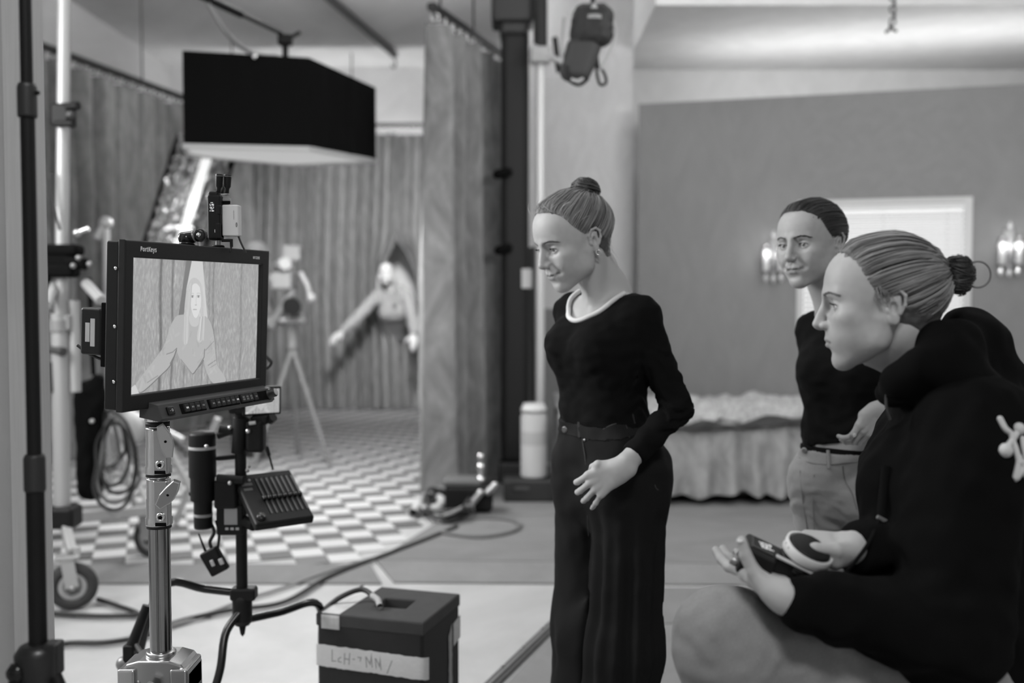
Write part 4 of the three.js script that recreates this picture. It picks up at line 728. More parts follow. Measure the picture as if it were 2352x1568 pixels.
{
  const d = 7.3, b = at(1240, 1000, d), t = thing('silver_pole', 'thin silver pole right beside the black tower', 'pole', [b.x, 0, b.z]), Y = (py) => at(1240, py, d).y;
  part(t, 'tube', rod(V(b.x, 0.02, b.z), V(b.x, Y(120), b.z), 0.033, 0.033, 18), grey(0.6, 0.4, { metalness: 0.35 }));
  part(t, 'upper_tube', rod(V(b.x, Y(120), b.z), V(b.x, 3.6, b.z), 0.05, 0.05, 18), mCharcoal);
  part(t, 'clamp', [rbx(0.15, 0.12, 0.1, 0.02, [b.x, Y(130), b.z + 0.03]), rod(V(b.x - 0.05, Y(110), b.z + 0.05), V(b.x + 0.15, Y(150), b.z + 0.08), 0.02)], grey(0.35, 0.35, { metalness: 0.6 }));
  part(t, 'clamp_lever', rod(V(b.x + 0.1, Y(90), b.z + 0.05), V(b.x + 0.13, Y(170), b.z + 0.05), 0.02), mBlack);
  part(t, 'base_foot', turned([[0, 0], [0.06, 0], [0.055, 0.02], [0.04, 0.035], [0, 0.035]], V(b.x, 0.008, b.z), V(0, 1, 0)), mBlack);
}
{
  const d = 6.85, b = at(1226, 1145, d), k = d / FOCAL, t = thing('white_canister', 'white cylindrical canister on the low black box', 'canister', [b.x, 0.155, b.z]), y0 = 0.155, H = 170 * k;
  part(t, 'body', turned([[0, 0], [0.082, 0], [0.088, 0.012], [0.088, H * 0.82], [0.08, H * 0.86], [0.08, H * 0.92], [0.07, H], [0, H]], V(b.x, y0, b.z), V(0, 1, 0), 32), grey(0.55, 0.45));
  part(t, 'lid', turned([[0, 0], [0.086, 0], [0.086, 0.03], [0.06, 0.045], [0, 0.045]], V(b.x, y0 + H * 0.88, b.z), V(0, 1, 0), 32), grey(0.62, 0.4));
  part(t, 'label_band', turned([[0.0885, 0], [0.0892, 0.001], [0.0892, 0.09], [0.0885, 0.091]], V(b.x, y0 + 0.22, b.z), V(0, 1, 0), 32), grey(0.42, 0.6));
}
{
  const b = at(1215, 1170, 6.8), t = thing('floor_box', 'low black box under the white canister', 'box', [b.x, 0.009, b.z]);
  part(t, 'box_body', rbx(0.34, 0.144, 0.24, 0.015, [b.x, 0.081, b.z - 0.03]), grey(0.02, 0.6)); part(t, 'carry_handle', rbx(0.1, 0.02, 0.012, 0.004, [b.x - 0.05, 0.1, b.z + 0.095]), grey(0.06, 0.5));
}
{
  const d = 5.2, k = d / FOCAL, t = thing('saddle_bag', 'black weight bag with white emblem hanging near the ceiling', 'weight bag', at(1345, 205, d)), P = (px, py, z = 0) => at(px, py, d - z);
  const f1 = new Field().add(fSlab(P(1362, 40), P(1358, 78), 0.07, 0.07, V(1, 0, 0), 0.035, 0.04), 0.04).swell((x, y, z) => 0.004 * noise3(x * 20, y * 20, z * 20)), f2 = new Field().add(fSlab(P(1338, 110), P(1322, 165), 0.055, 0.05, V(1, 0, 0), 0.028, 0.03), 0.03).add(fCone(P(1360, 110), P(1354, 150), 0.04, 0.02), 0.03);
  const u = part(t, 'upper_pouch', netMesh(f1.fn, P(1290, 125).add(V(0, 0, -0.12)), P(1430, -25).add(V(0, 0, 0.12)), 0.009), mCharcoal);
  part(t, 'lower_pouch', netMesh(f2.fn, P(1270, 215).add(V(0, 0, -0.1)), P(1395, 60).add(V(0, 0, 0.1)), 0.009), grey(0.025, 0.7));
  const em = textTex(256, 160, (c) => { c.fillStyle = 'rgb(150,150,150)'; c.beginPath(); c.moveTo(128, 10); c.lineTo(165, 60); c.lineTo(92, 60); c.fill(); for (let i = 0; i < 9; i++) c.fillRect(22 + i * 24, 108, 17, 34); });
  part(u, 'emblem', sheet((a, b) => V(P(1362, 40).x + lerp(-0.062, 0.062, a), lerp(P(0, 56).y, P(0, 12).y, b), P(1362, 40).z + 0.079 - 0.03 * (2 * a - 1) ** 2), 8, 2), decalMat(em), 'pale emblem over a line of small print');
  part(t, 'piping', tube([P(1300, 150, 0.05), P(1305, 182, 0.06), P(1330, 195, 0.06), P(1352, 180, 0.06)], 0.008, 30), mBlack);
  part(t, 'pale_band', tube([P(1312, 182, 0.07), P(1325, 186, 0.075), P(1340, 181, 0.07)], 0.008, 20), grey(0.35, 0.6));
  part(t, 'carry_strap', [tube([P(1390, 15, 0.02), P(1412, 70, 0.02), P(1400, 120, 0.02), P(1378, 160, 0.02)], 0.007, 30), tube([P(1295, 40, 0), P(1290, 100, 0), P(1296, 160, 0.02)], 0.007, 30)], grey(0.3, 0.7));
  part(t, 'clip', [tube([P(1370, 150), P(1372, 175), P(1380, 195), P(1392, 190), P(1386, 165), P(1374, 152)], 0.008, 30), rod(P(1368, 120), P(1372, 155), 0.012)], mBlack);
  part(t, 'hanging_rope', rod(P(1362, 5), V(P(1362, 5).x, CEIL, P(1362, 5).z), 0.012), mBlack);
}
{ // small hook hanging at the top right
  const d = 6.4, t = thing('ceiling_hook', 'small dark chain hook hanging at the top above the bed set', 'hook', at(2045, 75, d)), P = (x, y) => at(x, y, d);
  for (let k = 0; k < 6; k++) { const p = P(2050 + (k % 2) * 4, 50 - k * 14); part(t, 'link', new THREE.TorusGeometry(0.02, 0.006, 6, 12).rotateY(k % 2 ? 1.4 : 0.2).translate(p.x, p.y, p.z), grey(0.06, 0.4, { metalness: 0.6 })); }
  part(t, 'claw', [tube([P(2045, 55), P(2044, 66), P(2034, 74)], 0.01, 12), tube([P(2045, 55), P(2050, 66), P(2060, 72)], 0.01, 12)], grey(0.05, 0.4));
  const p = P(2050, -30); part(t, 'chain_top', rod(p, V(p.x, CEIL, p.z), 0.006), grey(0.06, 0.4));
}
// ---------------------------------------------------------------- bed and lamps of the bedroom set
{
  const f = floorAt(1600, 1160), z0 = f.z, x0 = at(1292, 1000, -z0).x, x1 = x0 + 2.15, zB = z0 - 0.95, H = 0.62, t = thing('bed', 'bed with pale rumpled cover and pleated valance against the grey set wall', 'bed', [(x0 + x1) / 2, 0, z0 - 0.45]);
  part(t, 'bed_base', bx(x0 + 0.06, x1 - 0.06, 0.06, H - 0.1, zB, z0 - 0.06), grey(0.06, 0.9));
  for (const [x, z] of [[x0 + 0.12, z0 - 0.12], [x1 - 0.12, z0 - 0.12], [x0 + 0.12, zB + 0.1], [x1 - 0.12, zB + 0.1]]) part(t, 'leg', bx(x - 0.03, x + 0.03, 0.008, 0.08, z - 0.03, z + 0.03), mBlack);
  const fold = (s, v) => 0.028 * Math.sin(s * 31 + 2 * Math.sin(s * 5)) * (1.15 - v) + 0.02 * noise3(s * 6, v * 1.5, 8);
  const edge = (s) => (s < x1 - x0 ? [x0 + s, z0] : [x1, z0 - (s - (x1 - x0))]);
  part(t, 'valance', sheet((u, v) => { const s = u * (x1 - x0); return V(x0 + s, lerp(0.075 + 0.03 * noise3(s * 5, 0, 1), H - 0.06, v), z0 + 0.005 + fold(s, v) * 1.2 + 0.05 * (1 - v)); }, 150, 12, 0.006), grey(0.33, 0.9, { map: rep(texCloth, 3, 1) }), 'pale pleated valance');
  part(t, 'left_valance', sheet((u, v) => { const s = u * 0.9; return V(x0 - 0.005 - Math.abs(fold(s + 3, v)), lerp(0.08, H - 0.06, v), zB + s); }, 50, 10, 0.006), grey(0.42, 0.9, { map: rep(texCloth, 3, 1) }));
  part(t, 'mattress', rbx(x1 - x0, 0.16, 0.95, 0.05, [(x0 + x1) / 2, H - 0.09, z0 - 0.48], 3), grey(0.35, 0.9));
  part(t, 'bed_cover', sheet((u, v) => { const x = lerp(x0 - 0.02, x1 + 0.02, u), over = Math.max(0, 0.2 - v) / 0.2; let z = lerp(z0 - 0.02, zB, Math.max(0, v - 0.2) / 0.8), y = H + 0.01 + 0.035 * noise3(x * 4, z * 5, 1) + 0.02 * noise3(x * 11, z * 11, 2) - over * (0.10 + 0.04 * noise3(x * 3, 2, 2)); z += over * 0.05 + 0.015 * noise3(x * 9, v * 6, 4); return V(x, y, z); }, 120, 40, 0.012), grey(0.48, 0.85, { map: rep(texVelvet, 4, 2) }), 'pale rumpled bed cover');
  part(t, 'dark_throw', sheet((u, v) => { const x = lerp(x0 + 0.55, x1 - 0.2, u), w = 0.05 + 0.03 * noise3(x * 3, 1, 1); return V(x, H - 0.1 + v * w - 0.02 * Math.sin(u * 6) , z0 + 0.052 + 0.01 * noise3(x * 8, v, 1)); }, 60, 4, 0.008), grey(0.05, 0.9), 'dark throw edge');
  const pl = thing('bed_pillow', 'white pillow lying at the left end of the bed', 'pillow', [x0 + 0.3, H + 0.03, z0 - 0.42]);
  part(pl, 'pillow_body', netMesh(new Field().add(fEll(V(x0 + 0.3, H + 0.145, z0 - 0.5), [0.3, 0.09, 0.2]), 0.02).swell((x, y, z) => 0.012 * noise3(x * 8, y * 10, z * 8)).fn, V(x0 - 0.05, H, z0 - 0.75), V(x0 + 0.65, H + 0.28, z0 - 0.25), 0.018), grey(0.6, 0.9));
  // wall lamps
  for (const [px, py, lab] of [[1778, 592, 'crystal wall lamp beside the woman in the crop top'], [2316, 575, 'crystal wall lamp right of the slat blind']]) {
    const [s, y] = onSet(px, py), base = setPoint(s, y - 0.16, 0.0), l = thing('wall_lamp', lab, 'wall lamp', base, 'crystal wall lamps on the grey set wall');
    part(l, 'back_plate', setBox(s - 0.035, s + 0.035, y - 0.13, y + 0.15, 0.0, 0.02, 0.008), grey(0.35, 0.3, { metalness: 0.7 }));
    for (const dx of [-0.055, 0.055]) {
      const a = setPoint(s + dx, y - 0.10, 0.09);
      part(l, 'arm', rod(setPoint(s, y - 0.05, 0.02), a, 0.008), mSteel);
      part(l, 'candle_tube', turned([[0, 0], [0.022, 0], [0.022, 0.15], [0.014, 0.16], [0, 0.16]], a, V(0, 1, 0), 16), glow(0.26, 0.35));
      part(l, 'glass_cup', turned([[0.03, 0], [0.042, 0.02], [0.042, 0.19], [0.036, 0.21], [0.033, 0.19], [0.037, 0.02], [0.03, 0]], a.clone().add(V(0, -0.02, 0)), V(0, 1, 0), 14), grey(0.9, 0.08, { transmission: 1, thickness: 0 }));
      const pt = new THREE.PointLight(0xffffff, 0.08); pt.position.copy(setPoint(s + dx, y + 0.03, 0.14)); pt.castShadow = true; pt.shadow.radius = 1.5; scene.add(pt);
    }
    for (const [dx, dy] of [[0, -0.16], [-0.055, -0.15], [0.055, -0.15], [0, 0.17]]) { const p = setPoint(s + dx, y + dy, 0.06); part(l, 'crystal_drop', new THREE.OctahedronGeometry(0.02).scale(1, 1.8, 1).translate(p.x, p.y, p.z), grey(0.8, 0.05, { metalness: 0.3, clearcoat: 1 })); }
  }
}
// ---------------------------------------------------------------- cables and small gear on the stage edge
{
  const g = (px, py, h = 0.012) => floorAt(px, py).setY(h);
  const cab = (name, pts, r, m, label) => single(name, tube(pts.map((p) => g(...p, r + 0.007)), r, 90), m, label, 'cable', 'cables on the floor');
  cab('floor_cable', [[60, 1545], [140, 1490], [250, 1485], [340, 1468], [400, 1440], [530, 1410], [640, 1395], [760, 1330], [900, 1275], [990, 1240], [1050, 1215]], 0.011, mCable, 'long black cable sweeping across the pale floor to the stage edge');
  cab('floor_cable', [[225, 1385], [270, 1400], [315, 1420], [240, 1424], [120, 1418]], 0.011, mCable, 'black cable loop on the floor beside the rubber wheel');
  cab('floor_cable', [[300, 1470], [440, 1430], [560, 1385], [640, 1360], [780, 1310], [850, 1290]], 0.008, grey(0.2, 0.6), 'thin grey cable on the pale floor behind the chrome stand');
  cab('floor_cable', [[1010, 1230], [1100, 1240], [1170, 1230], [1195, 1212], [1160, 1198], [1080, 1196], [1020, 1205]], 0.012, grey(0.12, 0.6), 'cable loop on the grey mat before the black tower');
  const coil = thing('cable_coil', 'tangled heap of black and grey cable coils at the foot of the side curtain', 'cable', g(1030, 1190, 0.008), 'cables on the floor');
  for (let k = 0; k < 8; k++) part(coil, 'cable_loop', tube(Array.from({ length: 11 }, (_, i) => { const a = i / 10 * 6.5 + k; return g(1030 + 55 * Math.cos(a) + rr(-6, 6), 1178 + 26 * Math.sin(a) + rr(-4, 4), 0.022 + 0.012 * k * (0.6 + 0.4 * Math.sin(a * 2 + k))); }), 0.011 + 0.002 * (k % 2), 60), k % 3 ? mCable : grey(0.25, 0.6));
  cab('hose', [[948, 1192], [968, 1166], [990, 1152], [1012, 1160], [1004, 1180], [965, 1186]], 0.03, grey(0.5, 0.5), 'thick pale hose curled at the corner of the checkered floor');
  const d = 6.45, p = at(1085, 1130, d), t = thing('floor_lamp_head', 'small black lamp head with silver levers on the floor by the side curtain', 'lamp', [p.x, 0.012, p.z]);
  part(t, 'housing', rbx(0.3, 0.17, 0.22, 0.03, [p.x - 0.02, 0.1, p.z]), mBlack);
  part(t, 'visor', rbx(0.24, 0.04, 0.2, 0.015, [p.x - 0.06, 0.2, p.z]), grey(0.12, 0.4));
  part(t, 'silver_lever', [rodR(at(1080, 1160, d - 0.15), at(1108, 1125, d - 0.15), 0.022), rodR(at(1115, 1135, d - 0.15), at(1142, 1108, d - 0.15), 0.02)], mSteel);
  part(t, 'spigot', [rod(at(1104, 1118, d), at(1104, 1060, d), 0.015), ball(at(1104, 1102, d - 0.02), 0.028), ball(at(1104, 1072, d - 0.02), 0.026), ball(at(1104, 1048, d - 0.01), 0.022)], grey(0.75, 0.12, { metalness: 1 }));
}

// ---------------------------------------------------------------- black follow-focus rig on its own stand
{
  const d = 2.8, k = d / FOCAL, b = at(556, 1350, d), X = b.x, Z = b.z, P = (px, py, z = 0) => at(px, py, d - z), up = V(0, 1, 0);
  const t = thing('rig_stand', 'slim black stand with curved legs holding the control console', 'stand', [X, 0, Z]);
  part(t, 'tube', rod(V(X, P(0, 1370).y, Z), V(X, P(0, 905).y, Z), 0.0155, 0.0155, 20), mBlack);
  part(t, 'hub', [turned([[0, -0.06], [0.02, -0.06], [0.027, -0.03], [0.027, 0.01], [0.02, 0.03], [0, 0.03]], V(X, P(0, 1385).y, Z), up, 20), rbx(0.07, 0.035, 0.045, 0.008, [X + 0.005, P(0, 1362).y, Z])], mBlack);
  part(t, 'hub_collar', turned([[0, 0], [0.024, 0], [0.026, 0.01], [0.022, 0.035], [0, 0.035]], V(X, P(0, 1430).y, Z), up, 20), mBlack);
  part(t, 'hub_tip', turned([[0, 0], [0.006, 0.008], [0.01, 0.03], [0, 0.03]], V(X, P(0, 1462).y, Z), up, 12), mBlack);
  const legs = [[P(558, 1424), P(640, 1406, -0.08), P(728, 1386, -0.19), V(-0.577, 0.3, -3.06), V(-0.585, 0.015, -3.1)], [P(556, 1362), P(470, 1352, 0.02), P(385, 1340, 0.05), V(P(310, 1400).x, 0.3, Z + 0.02), V(P(285, 1500).x, 0.015, Z + 0.05)], [P(556, 1400, 0.01), P(520, 1450, 0.05), P(505, 1540, 0.1), V(P(498, 1600).x, 0.2, Z + 0.16), V(P(490, 1700).x, 0.015, Z + 0.2)]];
  for (const l of legs) { const m = part(t, 'leg', tube(l, 0.0115, 40, 10), mBlackGloss); part(m, 'foot', rodR(l[4].clone().add(V(0, 0.005, 0)), l[4].clone().add(V(0, 0.03, 0)), 0.014), mRubber); }
  // second leg strut with its clamp, left
  part(t, 'folded_leg', [rod(P(338, 1390, 0.1), P(300, 1490, 0.12), 0.012, 0.015), rbx(0.03, 0.05, 0.03, 0.006, P(298, 1500, 0.12).toArray())], mBlack);
  part(t, 'leg_clamp', rod(P(306, 1472, 0.12), P(326, 1500, 0.13), 0.006), grey(0.2, 0.4, { metalness: 0.5 })); part(t, 'clamp_knob', ball(P(284, 1524, 0.12), 0.02), grey(0.2, 0.4, { metalness: 0.5 }));
  // cylindrical motor unit on a side bracket
  const m = thing('cylinder_motor', 'upright black cylinder motor with pale ring beside the rig stand', 'motor', P(470, 1210)), cx = P(468, 1100).x, prof = [[0, 1210], [20, 1210], [21, 1205], [21, 1150], [28, 1146], [28, 1096], [31, 1092], [31, 1062], [30, 998], [27, 990], [0, 988]].map(([r, y]) => [r * k, P(468, y).y]);
  part(m, 'barrel', turned(prof, V(cx, 0, Z + 0.01), up, 32), mBlack);
  part(m, 'pale_ring', turned([[29.5, 1030], [31, 1029], [31, 1023], [29.5, 1022]].map(([r, y]) => [r * k, P(468, y).y]), V(cx, 0, Z + 0.01), up, 32), grey(0.45, 0.4));
  part(m, 'lower_ring', turned([[20, 1184], [21.6, 1183], [21.6, 1177], [20, 1176]].map(([r, y]) => [r * k, P(468, y).y]), V(cx, 0, Z + 0.01), up, 32), grey(0.3, 0.4));
  part(m, 'ring_clip', ball(P(474, 1025, 0.045), 0.006), mChrome);
  part(m, 'side_arm', rod(P(498, 1053), P(545, 1048), 0.006), mBlack); part(m, 'upper_arm', rod(P(500, 1000), P(545, 985), 0.01), mBlack); part(m, 'side_pin', rod(P(436, 1135), P(446, 1130), 0.008), mBlack);
  // device hanging from a lead below it
  const h = thing('hanging_remote', 'small black remote hanging by a lead under the cylinder motor', 'remote', P(498, 1320));
  part(h, 'body', bar(P(478, 1262), P(508, 1314), 0.058, 0.022, V(1, 0.6, 0.3), 0.006), mBlack);
  part(h, 'display', [bar(P(485, 1286, 0.016), P(491, 1300, 0.016), 0.012, 0.004, V(1, 0.6, 0.3)), bar(P(505, 1282, 0.016), P(511, 1296, 0.016), 0.014, 0.004, V(1, 0.6, 0.3))], grey(0.45, 0.3));
  part(h, 'antenna', rod(P(472, 1266), P(456, 1225), 0.004, 0.002), mBlack);
  part(h, 'lead', [tube([P(484, 1200), P(492, 1222), P(482, 1245), P(492, 1270)], 0.005, 20), tube([P(496, 1195), P(503, 1225), P(500, 1262)], 0.004, 20)], mCable);
  // fader console, tilted towards the camera
  const a = P(536, 1092, 0.0), bq = P(666, 1077, -0.088), c = P(618, 1201, 0.13), ux = bq.clone().sub(a), w = ux.length(); ux.normalize(); const vy = c.clone().sub(a); vy.addScaledVector(ux, -vy.dot(ux)); const hgt = vy.length() * 1.0; vy.normalize(); const nz = vy.clone().cross(ux).normalize(); if (nz.z < 0) nz.negate();
  const q = basisQuat(ux, vy.clone().negate(), ux.clone().cross(vy.clone().negate())), O = a.clone().addScaledVector(ux, w / 2).addScaledVector(vy, hgt / 2), f = ux.clone().cross(vy.clone().negate()).dot(nz) > 0 ? 1 : -1;
  const cs = localThing('fader_console', 'small black fader console tilted on the rig stand', 'console', O, q);
  part(cs, 'body', rbx(w, hgt, 0.024, 0.006, [0, 0, -0.012 * f]), mBlack);
  part(cs, 'face', rbx(w - 0.008, hgt - 0.008, 0.002, 0.001, [0, 0, 0.0005 * f]), grey(0.018, 0.7, { specularIntensity: 0.4 }));
  for (let i = 0; i < 8; i++) {
    const x = lerp(-w / 2 + 0.05, w / 2 - 0.012, i / 7); part(cs, 'fader_slot', rbx(0.002, hgt * 0.74, 0.001, 0.0004, [x, 0.004, 0.0017 * f], 1), mBlackMatt);
    part(cs, 'fader_scale', rbx(0.004, hgt * 0.7, 0.0006, 0.0002, [x + 0.005, 0.004, 0.0016 * f], 1), grey(0.1, 0.6));
    const fd = part(cs, 'fader_cap', rbx(0.009, 0.015, 0.012, 0.002, [x, -0.012, 0.007 * f]), mBlackGloss); part(fd, 'cap_line', rbx(0.0092, 0.0012, 0.001, 0.0003, [x, -0.012, 0.0133 * f], 1), grey(0.3, 0.5));
  }
  part(cs, 'rotary_knob', turned([[0, 0], [0.012, 0], [0.0125, 0.004], [0.0105, 0.012], [0, 0.012]], V(-w / 2 + 0.02, -hgt / 2 + 0.02, 0.001 * f), V(0, 0, f), 20), mBlackGloss);
  part(cs, 'button', [new THREE.SphereGeometry(0.004, 10, 6).translate(-w / 2 + 0.035, hgt / 2 - 0.03, 0.002 * f)], grey(0.4, 0.3));
  part(cs, 'print_block', [rbx(0.03, 0.012, 0.0006, 0.0002, [-w / 2 + 0.024, hgt / 2 - 0.045, 0.0016 * f], 1), rbx(0.024, 0.01, 0.0006, 0.0002, [-w / 2 + 0.022, hgt / 2 - 0.066, 0.0016 * f], 1)], grey(0.09, 0.6));
  part(cs, 'antenna', (() => { const p0 = P(627, 1078, -0.045), p1 = P(612, 1024, -0.05); const iq = q.clone().invert(); const L0 = p0.clone().sub(O).applyQuaternion(iq), L1 = p1.clone().sub(O).applyQuaternion(iq); return [rod(L0, L1, 0.003, 0.003), rodR(L0.clone().lerp(L1, 0.55), L1, 0.0055)]; })(), mBlack);
  // blocks clamped to the tube
  const cl = thing('rig_clamp_block', 'black clamp block and battery on the rig stand below the console', 'clamp', P(530, 1225));
  part(cl, 'clamp', [rbx(0.062, 0.078, 0.06, 0.008, P(523, 1132).toArray()), rod(P(500, 1098, 0.02), P(560, 1102, 0.03), 0.012)], mBlack);
  const bt = part(cl, 'battery', rbx(0.075, 0.085, 0.05, 0.006, P(533, 1190, -0.005).toArray()), mBlack); part(bt, 'battery_label', [rbx(0.036, 0.045, 0.001, 0.0004, P(530, 1186, 0.0205).toArray(), 1)], grey(0.34, 0.5));
  part(bt, 'charge_lights', [0, 1, 2].map((i) => rbx(0.009, 0.007, 0.001, 0.0003, P(521 + i * 12, 1214, 0.0205).toArray(), 1)), grey(0.5, 0.4));
  part(cl, 'side_knob', rod(P(560, 1195), P(585, 1205, 0.02), 0.018), mBlack); part(cl, 'clamp_screw', ball(P(528, 1109, 0.045), 0.006), mSteel);
  // small monitor on an articulated arm
  const mr = V(0.86, 0, -0.5).normalize(), mu = V(0.10, 1, 0.03), mn = mr.clone().cross(mu).normalize(); mu.copy(mn.clone().cross(mr)).normalize();
  const mq = basisQuat(mr, mu, mn), mc = P(603, 921, 0.02), sm = localThing('small_monitor', 'small black monitor on the rig stand repeating the picture', 'monitor', mc, mq), mw = 0.093, mh = 0.066;
  part(sm, 'housing', rbx(mw + 0.012, mh + 0.012, 0.018, 0.004, [0, 0, -0.0095]), mBlack);
  part(sm, 'screen', new THREE.BoxGeometry(mw, mh, 0.001).translate(0, 0, 0.0002), [0, 1, 2, 3, 4, 5].map((i) => (i === 4 ? screenMat(feedTex, 1.1) : mBlack)), 'lit screen repeating the long-haired woman');
  part(sm, 'mount', (() => { const iq = mq.clone().invert(), Lc = (p) => p.clone().sub(mc).applyQuaternion(iq); return [rod(Lc(P(600, 945, -0.01)), Lc(P(575, 975)), 0.012), rod(Lc(P(575, 975)), Lc(P(556, 960)), 0.014)]; })(), mBlack);
  const ar = thing('rig_upper_arm', 'black articulated arm and battery grip at the top of the rig stand', 'arm', P(560, 1040));
  part(ar, 'arm', [rod(P(556, 905), P(527, 915, 0.02), 0.02), rod(P(556, 960), P(548, 1040), 0.024, 0.02), rbx(0.05, 0.05, 0.05, 0.01, P(548, 928, 0.01).toArray())], mBlack);
  part(ar, 'grip', [rbx(0.05, 0.09, 0.05, 0.012, P(588, 1000).toArray()), rbx(0.045, 0.03, 0.04, 0.01, P(600, 962, 0.0).toArray())], mBlack);
  part(ar, 'silver_screw', [ball(P(546, 932, 0.04), 0.006), ball(P(552, 932, 0.04), 0.005), rod(P(573, 972, 0.03), P(588, 970, 0.03), 0.006), ball(P(570, 990, 0.03), 0.007), ball(P(528, 982, 0.01), 0.006), ball(P(568, 1080, 0.02), 0.006), ball(P(572, 1070, 0.02), 0.005)], mSteel);
  part(ar, 'knob', [rod(P(620, 965), P(628, 958, 0.01), 0.012), rod(P(505, 985), P(532, 990), 0.012)], mBlack);
  part(ar, 'lead', tube([P(608, 815, 0), P(622, 832, 0), P(612, 845, 0), P(606, 838, 0)], 0.005, 20), mCable);
}
// ---------------------------------------------------------------- carpet-covered equipment case with tape
{
  const th = 0.30, u = V(Math.cos(th), 0, Math.sin(th)), v = V(Math.sin(th), 0, -Math.cos(th)), H = 0.44, corner = V(-0.252, 0, -2.86), w = 0.335, dp = 0.3;
  const q = basisQuat(u, V(0, 1, 0), u.clone().cross(V(0, 1, 0))), C = corner.clone().addScaledVector(u, -w / 2).addScaledVector(v, dp / 2);
  const t = localThing('equipment_case', 'black carpeted equipment case with strips of pale tape', 'case', C, q); const D = dp / 2, W = w / 2;
  const lid = new THREE.Shape([[-W, -D], [W, -D], [W, D], [-W, D]].map((p) => new THREE.Vector2(...p))); lid.holes.push(new THREE.Path([[-0.035, -0.055], [0.075, -0.045], [0.07, 0.055], [-0.04, 0.05]].map((p) => new THREE.Vector2(...p))));
  const mCarpet = grey(0.016, 0.95, { map: rep(texScuff, 3, 3) }), mTop = grey(0.04, 0.95, { map: rep(texScuff, 3, 3) }), mTape = grey(0.5, 0.6, { map: rep(texScuff, 1, 1) });
  part(t, 'body', rbx(w, H - 0.03, dp, 0.012, [0, (H - 0.03) / 2, 0]), mCarpet);
  part(t, 'lid', new THREE.ExtrudeGeometry(lid, { depth: 0.028, bevelEnabled: true, bevelSize: 0.006, bevelThickness: 0.006, bevelSegments: 3 }).rotateX(-Math.PI / 2).translate(0, H - 0.034, 0).scale(0.97, 1, 0.97), mTop);
  const hand = canvasTex(512, 96, (c) => { c.fillStyle = 'rgb(188,188,188)'; c.fillRect(0, 0, 512, 96); for (let i = 0; i < 900; i++) { const g = 170 + rnd() * 40; c.fillStyle = `rgba(${g},${g},${g},0.25)`; c.fillRect(rnd() * 512, rnd() * 96, 20 * rnd(), 3); } c.strokeStyle = 'rgb(128,128,128)'; c.lineWidth = 5; c.lineCap = 'round'; const L = (...p) => { c.beginPath(); c.moveTo(p[0], p[1]); for (let i = 2; i < p.length; i += 2) c.lineTo(p[i], p[i + 1]); c.stroke(); };
    L(75, 18, 75, 68, 92, 66); L(116, 44, 104, 52, 104, 64, 118, 66); L(134, 28, 132, 72); L(134, 50, 156, 50); L(158, 22, 154, 72); L(172, 46, 180, 46); L(196, 36, 210, 34, 206, 50); L(232, 26, 236, 74); L(236, 30, 252, 60, 258, 26, 262, 72); L(276, 30, 280, 74); L(280, 32, 294, 62, 298, 34, 302, 76); L(352, 30, 330, 88); });
  const mHand = grey(1, 0.65, { map: hand });
  const tapeG = sheet((a, b) => V(lerp(-W - 0.001, W + 0.014, a), H - 0.125 - 0.008 * a + (b - 0.5) * 0.064 + 0.002 * noise3(a * 20, b > 0.5 ? 3 : 8, 1), D + 0.002 - 0.012 * smooth(0.965, 1, a)), 40, 3, 0.0012);
  part(t, 'front_tape', tapeG, mHand, 'pale tape with handwriting');
  part(t, 'top_tape', sheet((a, b) => { const x = -W + 0.045 + (a - 0.5) * 0.058, s = b * (dp + 0.09); if (s < 0.045) return V(x, H - 0.045 + s, D + 0.0025); if (s < 0.045 + dp) return V(x, H + 0.0012, D - (s - 0.045)); return V(x, H - (s - 0.045 - dp), -D - 0.002); }, 4, 40, 0.001), mTape, 'pale tape over the lid');
  part(t, 'side_tape', sheet((a, b) => V(W + 0.0025, H - 0.1 + (b - 0.5) * 0.07 - 0.01 * a, -D + 0.002 + a * 0.06), 6, 4, 0.001), mTape);
  part(t, 'worn_tape', sheet((a, b) => V(W + 0.0025, lerp(0.05, H - 0.07 - 0.03 * a, b), -D + 0.075 + a * 0.028 + 0.003 * noise3(a, b * 12, 3)), 3, 30, 0.001), grey(0.3, 0.8, { map: rep(texScuff, 1, 3) }), 'worn vertical tape');
  part(t, 'handle_lead', tube([V(-W - 0.02, H - 0.02, D - 0.07), V(-W + 0.03, H + 0.02, D - 0.1), V(-W + 0.08, H + 0.035, D - 0.14), V(-W + 0.13, H + 0.02, D - 0.12), V(-W + 0.16, H + 0.012, D - 0.09)], 0.008, 40), mCable);
  part(t, 'lead_sleeve', tube([V(-W + 0.12, H + 0.024, D - 0.125), V(-W + 0.15, H + 0.02, D - 0.1), V(-W + 0.17, H + 0.012, D - 0.07)], 0.0095, 20), grey(0.3, 0.6));
}

// ---------------------------------------------------------------- people
const skinMat = (a) => { const m = new THREE.MeshPhysicalMaterial({ roughness: 0.52, vertexColors: true, specularIntensity: 0.6 }); m.color.setRGB(a, a, a); return m; };
